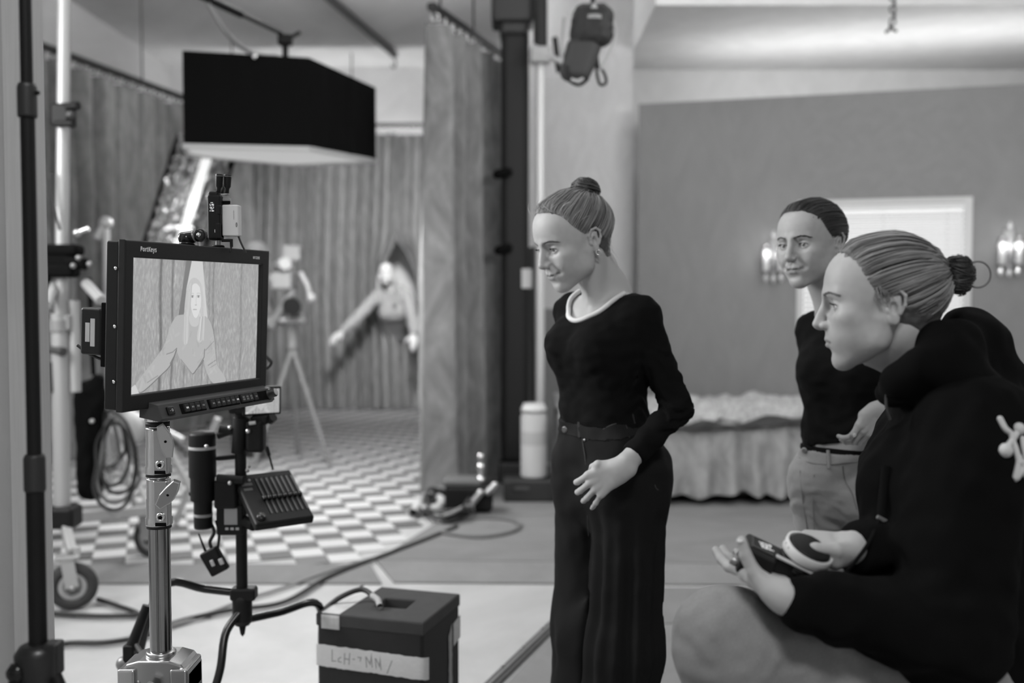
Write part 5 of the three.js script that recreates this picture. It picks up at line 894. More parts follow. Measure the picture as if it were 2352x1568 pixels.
// a head in its own coordinates: y up, z forwards, x towards its left ear; o sets its features
function headField(o) {
  const f = new Field(), S = [-1, 1], jw = o.jaw ?? 1, ny = o.noseUp ?? 0, nl = o.nose ?? 0;
  f.add(fEll(V(0, 0.036, -0.014), [0.0745, 0.080, 0.097]), 0.01);
  f.add(fEll(V(0, 0.012, 0.022), [0.0665, 0.078, 0.068]), 0.03);
  f.add(fEll(V(0, 0.056, 0.038), [0.056, 0.044, 0.043]), 0.03);
  f.add(fEll(V(0, -0.045, 0.036), [0.054 * jw, 0.056, 0.053]), 0.03);
  for (const s of S) {
    f.add(fCone(V(s * 0.056 * jw, -0.028, 0.0), V(s * 0.049 * jw, -0.060, 0.012), 0.018, 0.016), 0.022);
    f.add(fCone(V(s * 0.049 * jw, -0.060, 0.012), V(s * 0.013, -0.094, 0.064), 0.0155, 0.0135), 0.024);
    f.add(fEll(V(s * 0.034, -0.042, 0.044), [0.026, 0.032, 0.031]), 0.02);
    f.add(fEll(V(s * 0.043, -0.016, 0.058), [0.020, 0.015, 0.019]), 0.02); // cheekbone
    f.add(fCone(V(s * 0.010, 0.024, 0.0845), V(s * 0.040, 0.024, 0.069), 0.0098 * (o.browRidge ?? 0.9), 0.0085 * (o.browRidge ?? 0.9)), 0.014); // brow
  }
  f.add(fEll(V(0, -0.0955 - (o.chin ?? 0), 0.0685), [0.0175, 0.0135, 0.0150]), 0.016); // chin
  f.add(fEll(V(0, -0.058, 0.068), [0.030, 0.027, 0.024]), 0.02); // mouth mass
  for (const s of S) f.cut(fEll(V(s * 0.0315, 0.003, 0.0905), [0.019, 0.0125, 0.0155]), 0.012); // eye hollows
  for (const s of S) f.cut(fEll(V(s * 0.014, 0.008, 0.093), [0.008, 0.014, 0.009]), 0.008);
  f.add(fCone(V(0, 0.018, 0.0865), V(0, -0.016 + ny, 0.1035 + nl), 0.0068, 0.0078), 0.010); // nose
  f.add(fEll(V(0, -0.0275 + ny, 0.1065 + nl), [0.0098, 0.0092, 0.0105]), 0.008);
  for (const s of S) f.add(fEll(V(s * 0.0115, -0.0315 + ny * 0.5, 0.0945 + nl * 0.6), [0.0072, 0.0075, 0.0105]), 0.006);
  f.add(fCone(V(0, -0.034 + ny, 0.105 + nl), V(0, -0.040, 0.090), 0.004, 0.005), 0.006);
  for (const s of S) f.cut(fEll(V(s * 0.0052, -0.0402 + ny * 0.7, 0.0985 + nl * 0.6), [0.0028, 0.0030, 0.0050]), 0.003);
  // eyelids over the eyeballs, opened in front
  for (const s of S) {
    f.add(fEll(V(s * 0.0315, 0.0035, 0.0705), [0.0152, 0.0132, 0.0142]), 0.004);
    f.cut(fEll(V(s * 0.0315, 0.0030, 0.0835), [0.0128, 0.0046 * (o.eyeOpen ?? 1), 0.0098], new THREE.Quaternion().setFromAxisAngle(V(0, 0, 1), s * 0.06)), 0.0018);
  }
  // lips
  const up = o.smile ?? 0, mw = 0.0215 + 0.005 * up, cy = -0.062 + 0.0055 * up;
  f.add(fCone(V(-0.006, -0.0565, 0.0925), V(-mw, cy + 0.001, 0.0800 - 0.004 * up), 0.0046, 0.0026), 0.004); f.add(fCone(V(0.006, -0.0565, 0.0925), V(mw, cy + 0.001, 0.0800 - 0.004 * up), 0.0046, 0.0026), 0.004);
  f.add(fCone(V(-0.007, -0.0675, 0.0905), V(-mw * 0.85, cy - 0.003, 0.080 - 0.003 * up), 0.0052, 0.003), 0.004); f.add(fCone(V(0.007, -0.0675, 0.0905), V(mw * 0.85, cy - 0.003, 0.080 - 0.003 * up), 0.0052, 0.003), 0.004); f.add(fSph(V(0, -0.0675, 0.0908), 0.005), 0.004);
  for (const s of S) f.cut(fCone(V(0, -0.0618, 0.0985), V(s * mw, cy, 0.0850 - 0.003 * up), 0.0021, 0.0019), 0.0016);
  f.cut(fEll(V(0, -0.081, 0.0925), [0.018, 0.0055, 0.0065]), 0.01);
  f.cut(fEll(V(0, -0.047, 0.0975), [0.003, 0.007, 0.0035]), 0.004);
  if (up > 0) for (const s of S) { f.add(fEll(V(s * 0.038, -0.035, 0.066), [0.014, 0.013, 0.013]), 0.014); f.cut(fCone(V(s * 0.018, -0.034, 0.092), V(s * 0.034, -0.056, 0.083), 0.0016, 0.0016), 0.012); f.cut(fSph(V(s * (mw + 0.005), cy + 0.001, 0.0875), 0.003), 0.010); }
  // ears
  if (!o.bare) for (const s of S) {
    const E = (x, y, z) => V(s * (0.0715 + x), y - 0.004, z - 0.016);
    f.add(fEll(E(0.003, 0.001, -0.001), [0.0065, 0.027, 0.0145], new THREE.Quaternion().setFromEuler(new THREE.Euler(-0.15, s * 0.45, 0))), 0.006);
    const helix = [E(0.002, -0.002, 0.015), E(0.006, 0.014, 0.0155), E(0.0095, 0.027, 0.006), E(0.0125, 0.028, -0.007), E(0.0135, 0.018, -0.0155), E(0.011, 0.002, -0.0145), E(0.0075, -0.013, -0.007)];
    for (let i = 0; i < helix.length - 1; i++) f.add(fCone(helix[i], helix[i + 1], 0.0031, 0.0031), 0.003);
    f.add(fEll(E(0.0055, -0.0235, 0.003), [0.0042, 0.0085, 0.0075]), 0.007);
    f.add(fCone(E(0.007, 0.016, -0.007), E(0.006, -0.010, -0.004), 0.0028, 0.0030), 0.004);
    f.add(fSph(E(0.004, -0.006, 0.0125), 0.0042), 0.004);
    f.cut(fEll(E(0.0105, -0.002, 0.004), [0.007, 0.010, 0.0062]), 0.004);
  }
  return f;
}
function skinTone(o) { // lips, brows' shadowless skin tone, cheeks: what the skin is
  const up = o.smile ?? 0;
  return (x, y, z) => {
    let c = 1; const ax = Math.abs(x);
    if (z > 0.07 && y < -0.045 && y > -0.08) { const w = 0.022 + 0.005 * up, l = (x / w) ** 2, t = -0.0618 + 0.0055 * up * Math.min(1, l), d = Math.abs(y - t) / (0.0085 * (1 - 0.8 * l) + 0.0004); if (l < 1) c *= lerp(o.lip ?? 0.62, 1, smooth(0.6, 1.15, d)); }
    c *= 1 - 0.05 * smooth(0.02, 0.0, Math.hypot(ax - 0.042, y + 0.03, z - 0.07));
    return c * (1 + 0.03 * noise3(x * 60, y * 60, z * 60));
  };
}
const eyeTex = canvasTex(128, 128, (c) => {
  c.fillStyle = 'rgb(205,205,205)'; c.fillRect(0, 0, 128, 128); c.fillStyle = 'rgb(70,70,70)'; c.beginPath(); c.arc(64, 64, 27, 0, 7); c.fill(); c.fillStyle = 'rgb(112,112,112)'; c.beginPath(); c.arc(64, 64, 23, 0, 7); c.fill();
  for (let i = 0; i < 60; i++) { const a = i / 60 * 6.283; c.strokeStyle = i % 2 ? 'rgb(85,85,85)' : 'rgb(135,135,135)'; c.beginPath(); c.moveTo(64 + 11 * Math.cos(a), 64 + 11 * Math.sin(a)); c.lineTo(64 + 22 * Math.cos(a), 64 + 22 * Math.sin(a)); c.stroke(); } c.fillStyle = 'rgb(8,8,8)'; c.beginPath(); c.arc(64, 64, 11.5, 0, 7); c.fill();
});
const mEye = new THREE.MeshPhysicalMaterial({ map: eyeTex, roughness: 0.12, clearcoat: 1 });
function eyeBall(gaze) { // sphere whose picture is centred on its +z
  const g = new THREE.SphereGeometry(0.0122, 28, 20), p = g.attributes.position, u = g.attributes.uv;
  for (let i = 0; i < p.count; i++) { const x = p.getX(i) / 0.0122, y = p.getY(i) / 0.0122, z = p.getZ(i), k = z > 0 ? 1 : 1.6; u.setXY(i, clamp(0.5 + x * 0.5 * k * 1.02, 0, 1), clamp(0.5 + y * 0.5 * k * 1.02, 0, 1)); }
  return g.applyQuaternion(new THREE.Quaternion().setFromUnitVectors(V(0, 0, 1), gaze));
}
// hair: thin tubes laid over the scalp, from root to knot
function strandTubes(paths, r0, m0, vary) {
  const P = [], N = [], C = [], I = [], q = V(0, 0, 0), t = V(0, 0, 0), a = V(0, 0, 0), b = V(0, 0, 0);
  for (const path of paths) {
    const n = path.length, clump = noise3(path[0].x * 45, path[0].y * 45, path[0].z * 45), tone = m0 * Math.max(0.15, 1 + vary * (rnd() * 1.4 - 0.7) + 0.8 * vary * clump), base = P.length / 3;
    for (let i = 0; i < n; i++) {
      t.copy(path[Math.min(n - 1, i + 1)]).sub(path[Math.max(0, i - 1)]).normalize(); a.set(-t.y, t.z, t.x).cross(t).normalize(); b.copy(t).cross(a);
      const r = r0 * (0.25 + 0.75 * Math.sin(Math.PI * clamp((i + 0.6) / n, 0, 1)) ** 0.5);
      for (let k = 0; k < 4; k++) { const w = k / 4 * 6.283, x = Math.cos(w), y = Math.sin(w); q.copy(a).multiplyScalar(x).addScaledVector(b, y); N.push(q.x, q.y, q.z); P.push(path[i].x + q.x * r, path[i].y + q.y * r, path[i].z + q.z * r); C.push(tone, tone, tone); }
      if (i) for (let k = 0; k < 4; k++) { const x = base + (i - 1) * 4 + k, y = base + (i - 1) * 4 + (k + 1) % 4; I.push(x, y, y + 4, x, y + 4, x + 4); }
    }
  }
  const g = new THREE.BufferGeometry(); g.setAttribute('position', new THREE.Float32BufferAttribute(P, 3)); g.setAttribute('normal', new THREE.Float32BufferAttribute(N, 3)); g.setAttribute('color', new THREE.Float32BufferAttribute(C, 3)); g.setIndex(I); return g;
}
const mHair = new THREE.MeshPhysicalMaterial({ roughness: 0.42, vertexColors: true, specularIntensity: 0.9 });
const SC = V(0, 0.030, -0.010);
let scalp = null; // the head surface that hair is laid on
function onScalp(d, lift) { const n = d.clone().normalize(); let k = 0.16; for (let i = 0; i < 14; i++) { const e = scalp(SC.x + n.x * k, SC.y + n.y * k, SC.z + n.z * k); k -= e * 0.95; if (Math.abs(e) < 2e-4) break; } return SC.clone().addScaledVector(n, k + lift); }
function hairScalp(o) { const f = headField({ ...o, bare: true }); f.add(fCone(V(0, -0.05, -0.03), V(0, -0.16, -0.045), 0.052, 0.052), 0.03); return f.fn; }
// combed-back hair: hairline as directions from the scalp centre, all running to the knot
function combedHair(o) {
  const paths = [], knot = o.knot.clone().sub(SC).normalize();
  const roots = [];
  for (let i = 0; i < o.count; i++) {
    const s = rnd() > 0.5 ? 1 : -1, q = rnd(); let d;
    if (q < 0.62) { const a = rnd() * 1; d = o.line(a, s); d.x += rr(-0.02, 0.02); d.y += rr(-0.015, 0.03); } // along the hairline
    else { const a = rnd(); d = o.line(a, s).lerp(knot, rr(0.02, 0.6)); }
    roots.push(d);
  }
  for (const d0 of roots) {
    const a = d0.clone().normalize(), n = 15, lift0 = rr(0.0015, o.thick), wob = rr(-1, 1), path = [], ax = a.clone().cross(knot).normalize(), ang = a.angleTo(knot), sw = (o.sweep ?? 0.12) * Math.sign(a.x || 1);
    for (let i = 0; i <= n; i++) {
      const t = i / n, dir = a.clone().applyAxisAngle(ax, ang * t), bend = Math.sin(Math.PI * t);
      dir.y += bend * (o.drop ?? 0) * (Math.abs(a.x)); dir.x += bend * 0.02 * wob + bend * sw * (1 - Math.abs(a.x)) * 0.3;
      const lift = 0.0018 + lift0 * smooth(0, 0.12, t) + o.volume * bend * (0.7 + 0.3 * wob) + 0.0012 * smooth(0.05, 0.3, t) * noise3(a.x * 9, t * 5, a.z * 9);
      path.push(onScalp(dir, lift));
    }
    paths.push(path);
  }
  return paths;
}
function bunPaths(c, r, count, squash, axis) { // strands wound round a knot
  const paths = [], q = new THREE.Quaternion().setFromUnitVectors(V(0, 1, 0), axis.clone().normalize());
  for (let i = 0; i < count; i++) {
    const ph = rnd() * 6.283, el = rr(-1.1, 1.25), n = 14, path = [], span = rr(1.4, 3.4), k = rr(0.86, 1.05), slope = rr(-0.25, 0.35);
    for (let j = 0; j <= n; j++) { const w = ph + span * j / n, e = el + slope * (j / n - 0.5) * 2; path.push(V(Math.cos(w) * Math.cos(e) * r * k, Math.sin(e) * r * squash * k, Math.sin(w) * Math.cos(e) * r * k).applyQuaternion(q).add(c)); }
    paths.push(path);
  }
  return paths;
}
// a hand: wrist at o, d towards the fingertips, n out of its back, s towards the thumb; curls per finger in radians
function handField(f, o, d, n, s, sc, fingers, thumb) {
  const at3 = (a, b, c) => o.clone().addScaledVector(d, a * sc).addScaledVector(s, b * sc).addScaledVector(n, c * sc), tips = [];
  f.add(fSlab(at3(0.012, 0, 0), at3(0.072, 0, 0.001), 0.0135 * sc, 0.0105 * sc, s, 0.014 * sc, 0.030 * sc), 0.02 * sc);
  f.add(fCone(at3(0.015, 0.016, -0.006), at3(0.045, 0.030, -0.008), 0.013 * sc, 0.013 * sc), 0.016 * sc); // ball of the thumb
  const L = [[0.040, 0.024, 0.020], [0.044, 0.028, 0.021], [0.041, 0.027, 0.021], [0.033, 0.020, 0.018]], B = [[0.088, 0.029], [0.091, 0.0095], [0.087, -0.0105], [0.079, -0.029]], R = [0.0088, 0.009, 0.0085, 0.0075];
  fingers.forEach(([c1, c2, c3, spread = 0], i) => {
    let p = at3(B[i][0] - 0.008, B[i][1], 0.001), a = 0; const base = d.clone().applyAxisAngle(n, spread);
    const side = n.clone().cross(base).normalize(); const cs = [c1, c2, c3]; const h = new Field();
    f.add(fCone(at3(0.045, B[i][1] * 0.6, 0.003), p, 0.0085 * sc, R[i] * 1.02 * sc), 0.008 * sc);
    for (let j = 0; j < 3; j++) { a += cs[j]; const dir = base.clone().multiplyScalar(Math.cos(a)).addScaledVector(n, -Math.sin(a)); const e = p.clone().addScaledVector(dir, L[i][j] * sc); f.add(fCone(p, e, R[i] * (1 - 0.09 * j) * sc, R[i] * (0.93 - 0.1 * j) * sc), 0.004 * sc); p = e; }
    tips.push(p);
  });
  const t = thumb.map((q) => at3(...q)); f.add(fCone(t[0], t[1], 0.0125 * sc, 0.0105 * sc), 0.014 * sc); f.add(fCone(t[1], t[2], 0.0102 * sc, 0.0096 * sc), 0.004 * sc); f.add(fCone(t[2], t[3], 0.0094 * sc, 0.0078 * sc), 0.003 * sc);
  return { tips, thumb: t };
}
function boundsOf(pts, m) { const lo = V(1e3, 1e3, 1e3), hi = V(-1e3, -1e3, -1e3); for (const p of pts) { lo.min(p); hi.max(p); } return [lo.subScalar(m), hi.addScalar(m)]; }
// puts a head-space geometry into the place
const place = (g, h) => g.clone().applyMatrix4(h.m);
function headFrame(yaw, pitch, roll, anchor, where, scale = 1) { // yaw: 0 faces the camera, 90 faces the left of the picture
  const q = new THREE.Quaternion().setFromEuler(new THREE.Euler(pitch, -yaw * Math.PI / 180, roll, 'YXZ'));
  const o = where.clone().sub(anchor.clone().multiplyScalar(scale).applyQuaternion(q)), m = new THREE.Matrix4().compose(o, q, V(scale, scale, scale));
  return { q, o, m, scale, to: (v) => v.clone().applyMatrix4(m), inv: m.clone().invert() };
}
function makeHead(t, h, o) {
  const f = headField(o), fn = f.fn; scalp = hairScalp(o); const drop = (p) => { p.z = 0.14; for (let i = 0; i < 16; i++) p.z -= fn(p.x, p.y, p.z) * 0.9; p.z += 0.0004; return p; };
  const sk = netMesh(fn, V(-0.095, -0.135, -0.13), V(0.095, 0.125, 0.13), o.cell ?? 0.0024, skinTone(o));
  for (const s of [-1, 1]) {
    part(t, 'eye', place(eyeBall(V(s * -0.02 + (o.gaze?.[0] ?? 0), o.gaze?.[1] ?? 0, 1).normalize()).translate(s * 0.0315, 0.0035, 0.0700), h), mEye);
    // brow and lashes
    const bp = [], lp = [];
    for (let i = 0; i < 46; i++) { const k = i / 45, a = V(s * lerp(0.0125, 0.049, k), 0.0225 + 0.0055 * Math.sin(k * 2.6) + rr(-0.0016, 0.0016) - 0.003 * k * k + (o.browUp ?? 0), 0.09); drop(a); bp.push([a, drop(a.clone().add(V(s * 0.003, 0.0022 - 0.003 * k, 0))), drop(a.clone().add(V(s * 0.006, 0.002 - 0.0042 * k, 0)))]); }
    for (let i = 0; i < 30; i++) { const k = i / 29, x = lerp(-0.0125, 0.0138, k), a = V(s * (0.0315 + x), 0.0035 + 0.0046 * (o.eyeOpen ?? 1) * (1 - (x / 0.0142) ** 2), 0.0700 + 0.0146 * Math.sqrt(Math.max(0, 1 - (x / 0.0165) ** 2))); lp.push([a, a.clone().add(V(s * 0.0006, 0.0008, 0.0026)), a.clone().add(V(s * 0.0014, 0.0024, 0.0042))]); }
    part(t, 'eyebrow', place(strandTubes(bp, 0.0011, o.browTone ?? 0.05, 0.3), h), mHair);
    part(t, 'eyelashes', place(strandTubes(lp, 0.0006, 0.015, 0.1), h), mHair);
  }
  return sk;
}

const up3 = V(0, 1, 0);
const hairLine = (P) => (a, s) => { const q = a * (P.length - 1), k = Math.min(P.length - 2, Math.floor(q)), m = q - k; return V(s * lerp(P[k][0], P[k + 1][0], m), lerp(P[k][1], P[k + 1][1], m), lerp(P[k][2], P[k + 1][2], m)); };
const LINE = hairLine([[0, 0.62, 0.80], [0.35, 0.6, 0.72], [0.62, 0.42, 0.55], [0.78, 0.1, 0.42], [0.86, -0.12, 0.26], [0.95, 0.05, 0.02], [0.9, -0.45, -0.2], [0.6, -0.72, -0.6], [0, -0.78, -0.78]]);
const hairCap = (h, o, lift, cut, tone) => { // the mass of hair under the strands
  const f = new Field(); f.add(fEll(V(0, 0.036, -0.014), [0.0745 + lift, 0.080 + lift, 0.097 + lift]), 0.01).add(fEll(V(0, 0.056, 0.038), [0.056 + lift, 0.044 + lift, 0.043 + lift]), 0.03).add(fCone(V(0, -0.02, -0.05), V(0, -0.05, -0.05), 0.055, 0.045), 0.03);
  cut(f); f.swell((x, y, z) => 0.0012 * noise3(x * 90, y * 40, z * 40));
  return netMesh(f.fn, V(-0.1, -0.11, -0.13), V(0.1, 0.14, 0.12), 0.0035, () => tone);
};
const faceCut = (f) => { f.cut(fEll(V(0, -0.060, 0.098), [0.102, 0.164, 0.096]), 0.006); for (const s of [-1, 1]) f.cut(fEll(V(s * 0.085, -0.028, 0.004), [0.03, 0.032, 0.030]), 0.006); f.cut(fEll(V(0, -0.13, 0.02), [0.1, 0.07, 0.075]), 0.01); };
const rimCurve = (field, c, axS, axU, axF, r, a0, a1, n) => { // where an opening's ellipsoid meets a garment
  const out = [];
  for (let i = 0; i <= n; i++) {
    const ph = lerp(a0, a1, i / n), P = (th) => c.clone().addScaledVector(axS, r[0] * Math.cos(ph) * Math.sin(th)).addScaledVector(axU, r[1] * Math.sin(ph) * Math.sin(th)).addScaledVector(axF, r[2] * Math.cos(th));
    let lo = 0.02, hi = null; for (let k = 1; k <= 60; k++) { const th = lerp(0.02, 2.2, k / 60), p = P(th); if (field(p.x, p.y, p.z) < 0) { hi = th; break; } lo = th; }
    if (hi === null) continue; for (let k = 0; k < 14; k++) { const m = (lo + hi) / 2, p = P(m); if (field(p.x, p.y, p.z) < 0) hi = m; else lo = m; } out.push(P(lo));
  }
  return out;
};
const mTopBlack = grey(0.005, 0.95, { specularIntensity: 0.2 }), mDenim = grey(0.011, 0.9, { specularIntensity: 0.3, map: rep(texCloth, 40, 40) }), mSeam = grey(0.03, 0.8);
const onSurface = (field, from, dir, back = 0.0) => { const p = from.clone(), d = dir.clone().normalize(); for (let i = 0; i < 60; i++) { const e = field(p.x, p.y, p.z); p.addScaledVector(d, clamp(e, -0.02, 0.05)); if (Math.abs(e) < 3e-4) break; } return p.addScaledVector(d, -back); };
const seam = (field, pts, r, back = 0.0005) => tube(pts.map(([px, py, d]) => { const a = at(px, py, 0.6), b = at(px, py, 1.6); return onSurface(field, at(px, py, d), b.sub(a), back); }), r, pts.length * 8, 6);

// ================================================================ the standing woman in black top and wide jeans
{
  const D = 2.64, yaw = 55 * Math.PI / 180, F = V(-Math.sin(yaw), 0, Math.cos(yaw)), SL = V(Math.cos(yaw), 0, Math.sin(yaw)), A = (px, py, d = D) => at(px, py, d);
  const base = A(1400, 1075).setY(0), t = thing('person', 'standing woman in black top with white neckline and wide black jeans', 'person', base);
  const h = headFrame(60, 0.35, 0, V(0.0795, -0.004, -0.016), at(1368, 550, 2.55)), ho = { smile: 1.1, lip: 0.66, browTone: 0.11, browRidge: 0.75, jaw: 0.97, eyeOpen: 0.9, gaze: [0.1, -0.02] };
  // joints
  const neck = A(1392, 664, 2.665), chest = A(1378, 800, 2.64), waist = A(1386, 945, 2.65), pelvis = A(1402, 1075, 2.65), mid = A(1393, 718, 2.66);
  const shL = mid.clone().addScaledVector(SL, 0.133).add(V(0, -0.008, 0)), shR = mid.clone().addScaledVector(SL, -0.14), elL = A(1556, 938, 2.53), wrL = at(1423, 1080, 2.43), elR = shR.clone().add(V(0.03, -0.27, -0.1)), wrR = elR.clone().add(V(-0.02, -0.2, 0.12));
  const hpL = pelvis.clone().addScaledVector(SL, 0.085), hpR = pelvis.clone().addScaledVector(SL, -0.085), knL = V(hpL.x - 0.025, 0.47, hpL.z), knR = V(hpR.x - 0.01, 0.47, hpR.z), anL = V(knL.x - 0.03, 0.06, knL.z), anR = V(knR.x - 0.01, 0.06, knR.z);
  const torso = (f, g) => {
    f.add(fSlab(pelvis, waist, 0.098 + g, 0.078 + g, SL, 0.06, 0.038), 0.05); f.add(fSlab(waist, chest, 0.078 + g, 0.09 + g, SL, 0.038, 0.05), 0.05);
    f.add(fSlab(chest, mid.clone().addScaledVector(up3, -0.01), 0.09 + g, 0.05 + g, SL, 0.05, 0.095), 0.06);
    for (const s of [-1, 1]) f.add(fEll(chest.clone().addScaledVector(F, 0.062).addScaledVector(SL, s * 0.062).add(V(0, 0.008, 0)), [0.052 + g, 0.052 + g, 0.05 + g]), 0.035);
    f.add(fCone(mid.clone().addScaledVector(F, -0.01), neck, 0.062 + g, 0.05 + g), 0.05);
    for (const q of [shL, shR]) f.add(fCone(mid.clone().lerp(q, 0.3), q, 0.046 + g, 0.044 + g), 0.04);
  };
  const arm = (f, s, e, w, g, r = [0.043, 0.034, 0.024]) => { f.add(fCone(s, e, r[0] + g, r[1] + g), 0.03); f.add(fCone(e, w, r[1] + g, r[2] + g), 0.02); };
  // skin
  const b = new Field(); torso(b, -0.006); arm(b, shL, elL, wrL, -0.003); arm(b, shR, elR, wrR, -0.003);
  b.add(fCone(neck, h.to(V(0, -0.05, -0.018)), 0.051, 0.048), 0.03); b.add(fCone(h.to(V(0, -0.04, -0.055)), A(1418, 668, 2.66), 0.026, 0.03), 0.03); b.add(fCone(h.to(V(0.045, -0.045, -0.025)), mid.clone().addScaledVector(F, 0.05).addScaledVector(SL, 0.015), 0.018, 0.014), 0.03);
  for (const s of [-1, 1]) b.add(fCone(mid.clone().addScaledVector(F, 0.062).addScaledVector(SL, s * 0.02).add(V(0, -0.005, 0)), mid.clone().addScaledVector(F, 0.02).addScaledVector(SL, s * 0.13).add(V(0, 0.03, 0)), 0.009, 0.008), 0.02);
  for (const [hp, kn, an] of [[hpL, knL, anL], [hpR, knR, anR]]) { b.add(fCone(hp, kn, 0.075, 0.05), 0.04); b.add(fCone(kn, an, 0.05, 0.035), 0.03); b.add(fCone(an, an.clone().addScaledVector(F, 0.13).setY(0.035), 0.035, 0.028), 0.02); }
  const bf = b.fn;
  const body = netMesh(bf, V(base.x - 0.32, 0, base.z - 0.35), V(base.x + 0.32, 1.52, base.z + 0.36), 0.0095);
  const hf = new Field(), hd = V(-0.86, -0.50, -0.02).normalize(), hn0 = V(-0.05, 0.12, 1), hn = hn0.addScaledVector(hd, -hn0.dot(hd)).normalize(), hs = hd.clone().cross(hn).normalize();
  const hand = handField(hf, wrL, hd, hn, hs, 0.93, [[0.75, 0.6, 0.3, 0.10], [0.70, 0.55, 0.3, 0.2], [0.62, 0.5, 0.25, 0.34], [0.5, 0.42, 0.25, 0.52]], [[0.016, 0.020, -0.004], [0.040, 0.041, 0.004], [0.056, 0.040, -0.024], [0.074, 0.026, -0.045]]);
  hf.add(fCone(wrL.clone().lerp(elL, 0.25), wrL, 0.026, 0.0225), 0.015); hf.add(fSlab(wrL.clone().addScaledVector(hd, -0.02), wrL.clone().addScaledVector(hd, 0.02), 0.017, 0.014, hs, 0.01, 0.012), 0.02);
  const [hl, hh] = boundsOf([wrL.clone().lerp(elL, 0.15), wrL, ...hand.tips, ...hand.thumb], 0.03);
  const headSkin = makeHead(t, h, ho);
  part(t, 'body', mergeSkin([body, netMesh(hf.fn, hl, hh, 0.0026, (x, y, z) => 1 + 0.03 * noise3(x * 50, y * 50, z * 50)), place(headSkin, h)]), skinMat(0.4), 'bare skin of face, neck, forearm and hand');
  part(t, 'ring', new THREE.TorusGeometry(0.0082, 0.0018, 8, 20).applyQuaternion(new THREE.Quaternion().setFromUnitVectors(V(0, 0, 1), hand.tips[1].clone().sub(wrL).normalize())).translate(...hand.tips[1].clone().lerp(wrL, 0.33).addScaledVector(hn, 0.013).toArray()), mSteel, 'silver finger ring');
  // top
  const tp = new Field(); torso(tp, 0.0); tp.keep((x, y, z) => waist.y - 0.03 - y, 0.003); arm(tp, shL, elL, wrL.clone().lerp(elL, 0.23), 0.003, [0.042, 0.033, 0.028]); arm(tp, shR, elR, wrR.clone().lerp(elR, 0.5), 0.003, [0.045, 0.038, 0.032]);
  const armAx = elL.clone().sub(shL).normalize();
  tp.swell((x, y, z) => { const q = V(x, y, z), u = q.clone().sub(shL).dot(armAx), near = smooth(0.13, 0.05, q.distanceTo(shL.clone().addScaledVector(armAx, clamp(u, 0, 0.3)))); return near * 0.0028 * Math.sin(u * 150 + 18 * noise3(x * 6, y * 4, z * 6)) * smooth(0.05, 0.16, u) + 0.0025 * noise3(x * 18, y * 26, z * 18) + 0.0016 * Math.sin(y * 120 + x * 60) * smooth(waist.y + 0.1, waist.y, y); });
  const tf0 = tp.fn;
  const nc = A(1398, 652, 2.665), nr = [0.097, 0.120, 0.18], nq = basisQuat(SL, up3, F); tp.cut(fEll(nc, nr, nq), 0.003); tp.cut((x, y, z) => y > neck.y + 0.005 ? -1 : neck.y + 0.005 - y, 0.002);
  { const c = wrL.clone().lerp(elL, 0.23), d = wrL.clone().sub(elL).normalize(); tp.cut((x, y, z) => { const q = V(x, y, z).sub(c), u = q.dot(d); return Math.max(-u, q.length() - 0.07); }, 0.002); }
  part(t, 'top', netMesh(tp.fn, V(base.x - 0.3, waist.y - 0.22, base.z - 0.32), V(base.x + 0.3, neck.y + 0.02, base.z + 0.32), 0.0062), mTopBlack, 'black long-sleeved scoop-neck top');
  let rim = rimCurve(tf0, nc, SL, up3, F, nr, 0.3, -Math.PI - 0.3, 70); for (let q = 0; q < 5; q++) rim = rim.map((p, i) => (i && i < rim.length - 1 ? rim[i - 1].clone().add(rim[i + 1]).multiplyScalar(0.25).addScaledVector(p, 0.5) : p)); part(t, 'neckline_trim', tube(rim.map((p) => { const e = 0.002, n = V(tf0(p.x + e, p.y, p.z) - tf0(p.x - e, p.y, p.z), tf0(p.x, p.y + e, p.z) - tf0(p.x, p.y - e, p.z), tf0(p.x, p.y, p.z + e) - tf0(p.x, p.y, p.z - e)).normalize(); return p.addScaledVector(n, 0.0035); }), 0.0066, 160, 8), grey(0.62, 0.8), 'white neckline trim');
  // jeans
  const jn = new Field(), wb = A(1384, 962, 2.65);
  jn.add(fSlab(pelvis, wb, 0.099, 0.084, SL, 0.058, 0.044), 0.05); jn.add(fSlab(pelvis.clone().add(V(0, -0.06, 0)), pelvis, 0.095, 0.099, SL, 0.064, 0.058), 0.05);
  jn.add(fEll(pelvis.clone().addScaledVector(F, -0.055).add(V(0, -0.02, 0)), [0.08, 0.085, 0.064]), 0.06);
  for (const [hp, kn, an, w] of [[hpL, knL, anL, 0.09], [hpR, knR, anR, 0.095]]) { jn.add(fCone(hp, kn.clone().addScaledVector(F, -0.01), 0.088, w), 0.05); jn.add(fCone(kn.clone().addScaledVector(F, -0.01), an.clone().setY(0.08).addScaledVector(F, 0.02), w, 0.105), 0.05); }
  jn.swell((x, y, z) => { const a = Math.atan2(z - hpL.z, x - hpL.x), k = smooth(pelvis.y + 0.02, pelvis.y - 0.3, y); return k * (0.007 * Math.sin(a * 7 + y * 2) + 0.005 * Math.sin(a * 13 + 2 + y * 3)) + 0.002 * noise3(x * 16, y * 12, z * 16) - 0.004 * (1 - k) * noise3(x * 8, y * 14, z * 8); });
  const jf0 = jn.fn; jn.keep((x, y, z) => { const q = (x - wb.x) * F.x + (z - wb.z) * F.z; return y - (wb.y - 0.02 * q / 0.1 + 0.01); }, 0.003);
  jn.cut(fSlab(pelvis.clone().add(V(0, -0.32, 0)), V(pelvis.x, 0, pelvis.z), 0.002, 0.012, F, 0.14, 0.16), 0.02); jn.keep((x, y, z) => 0.05 - y, 0.003);
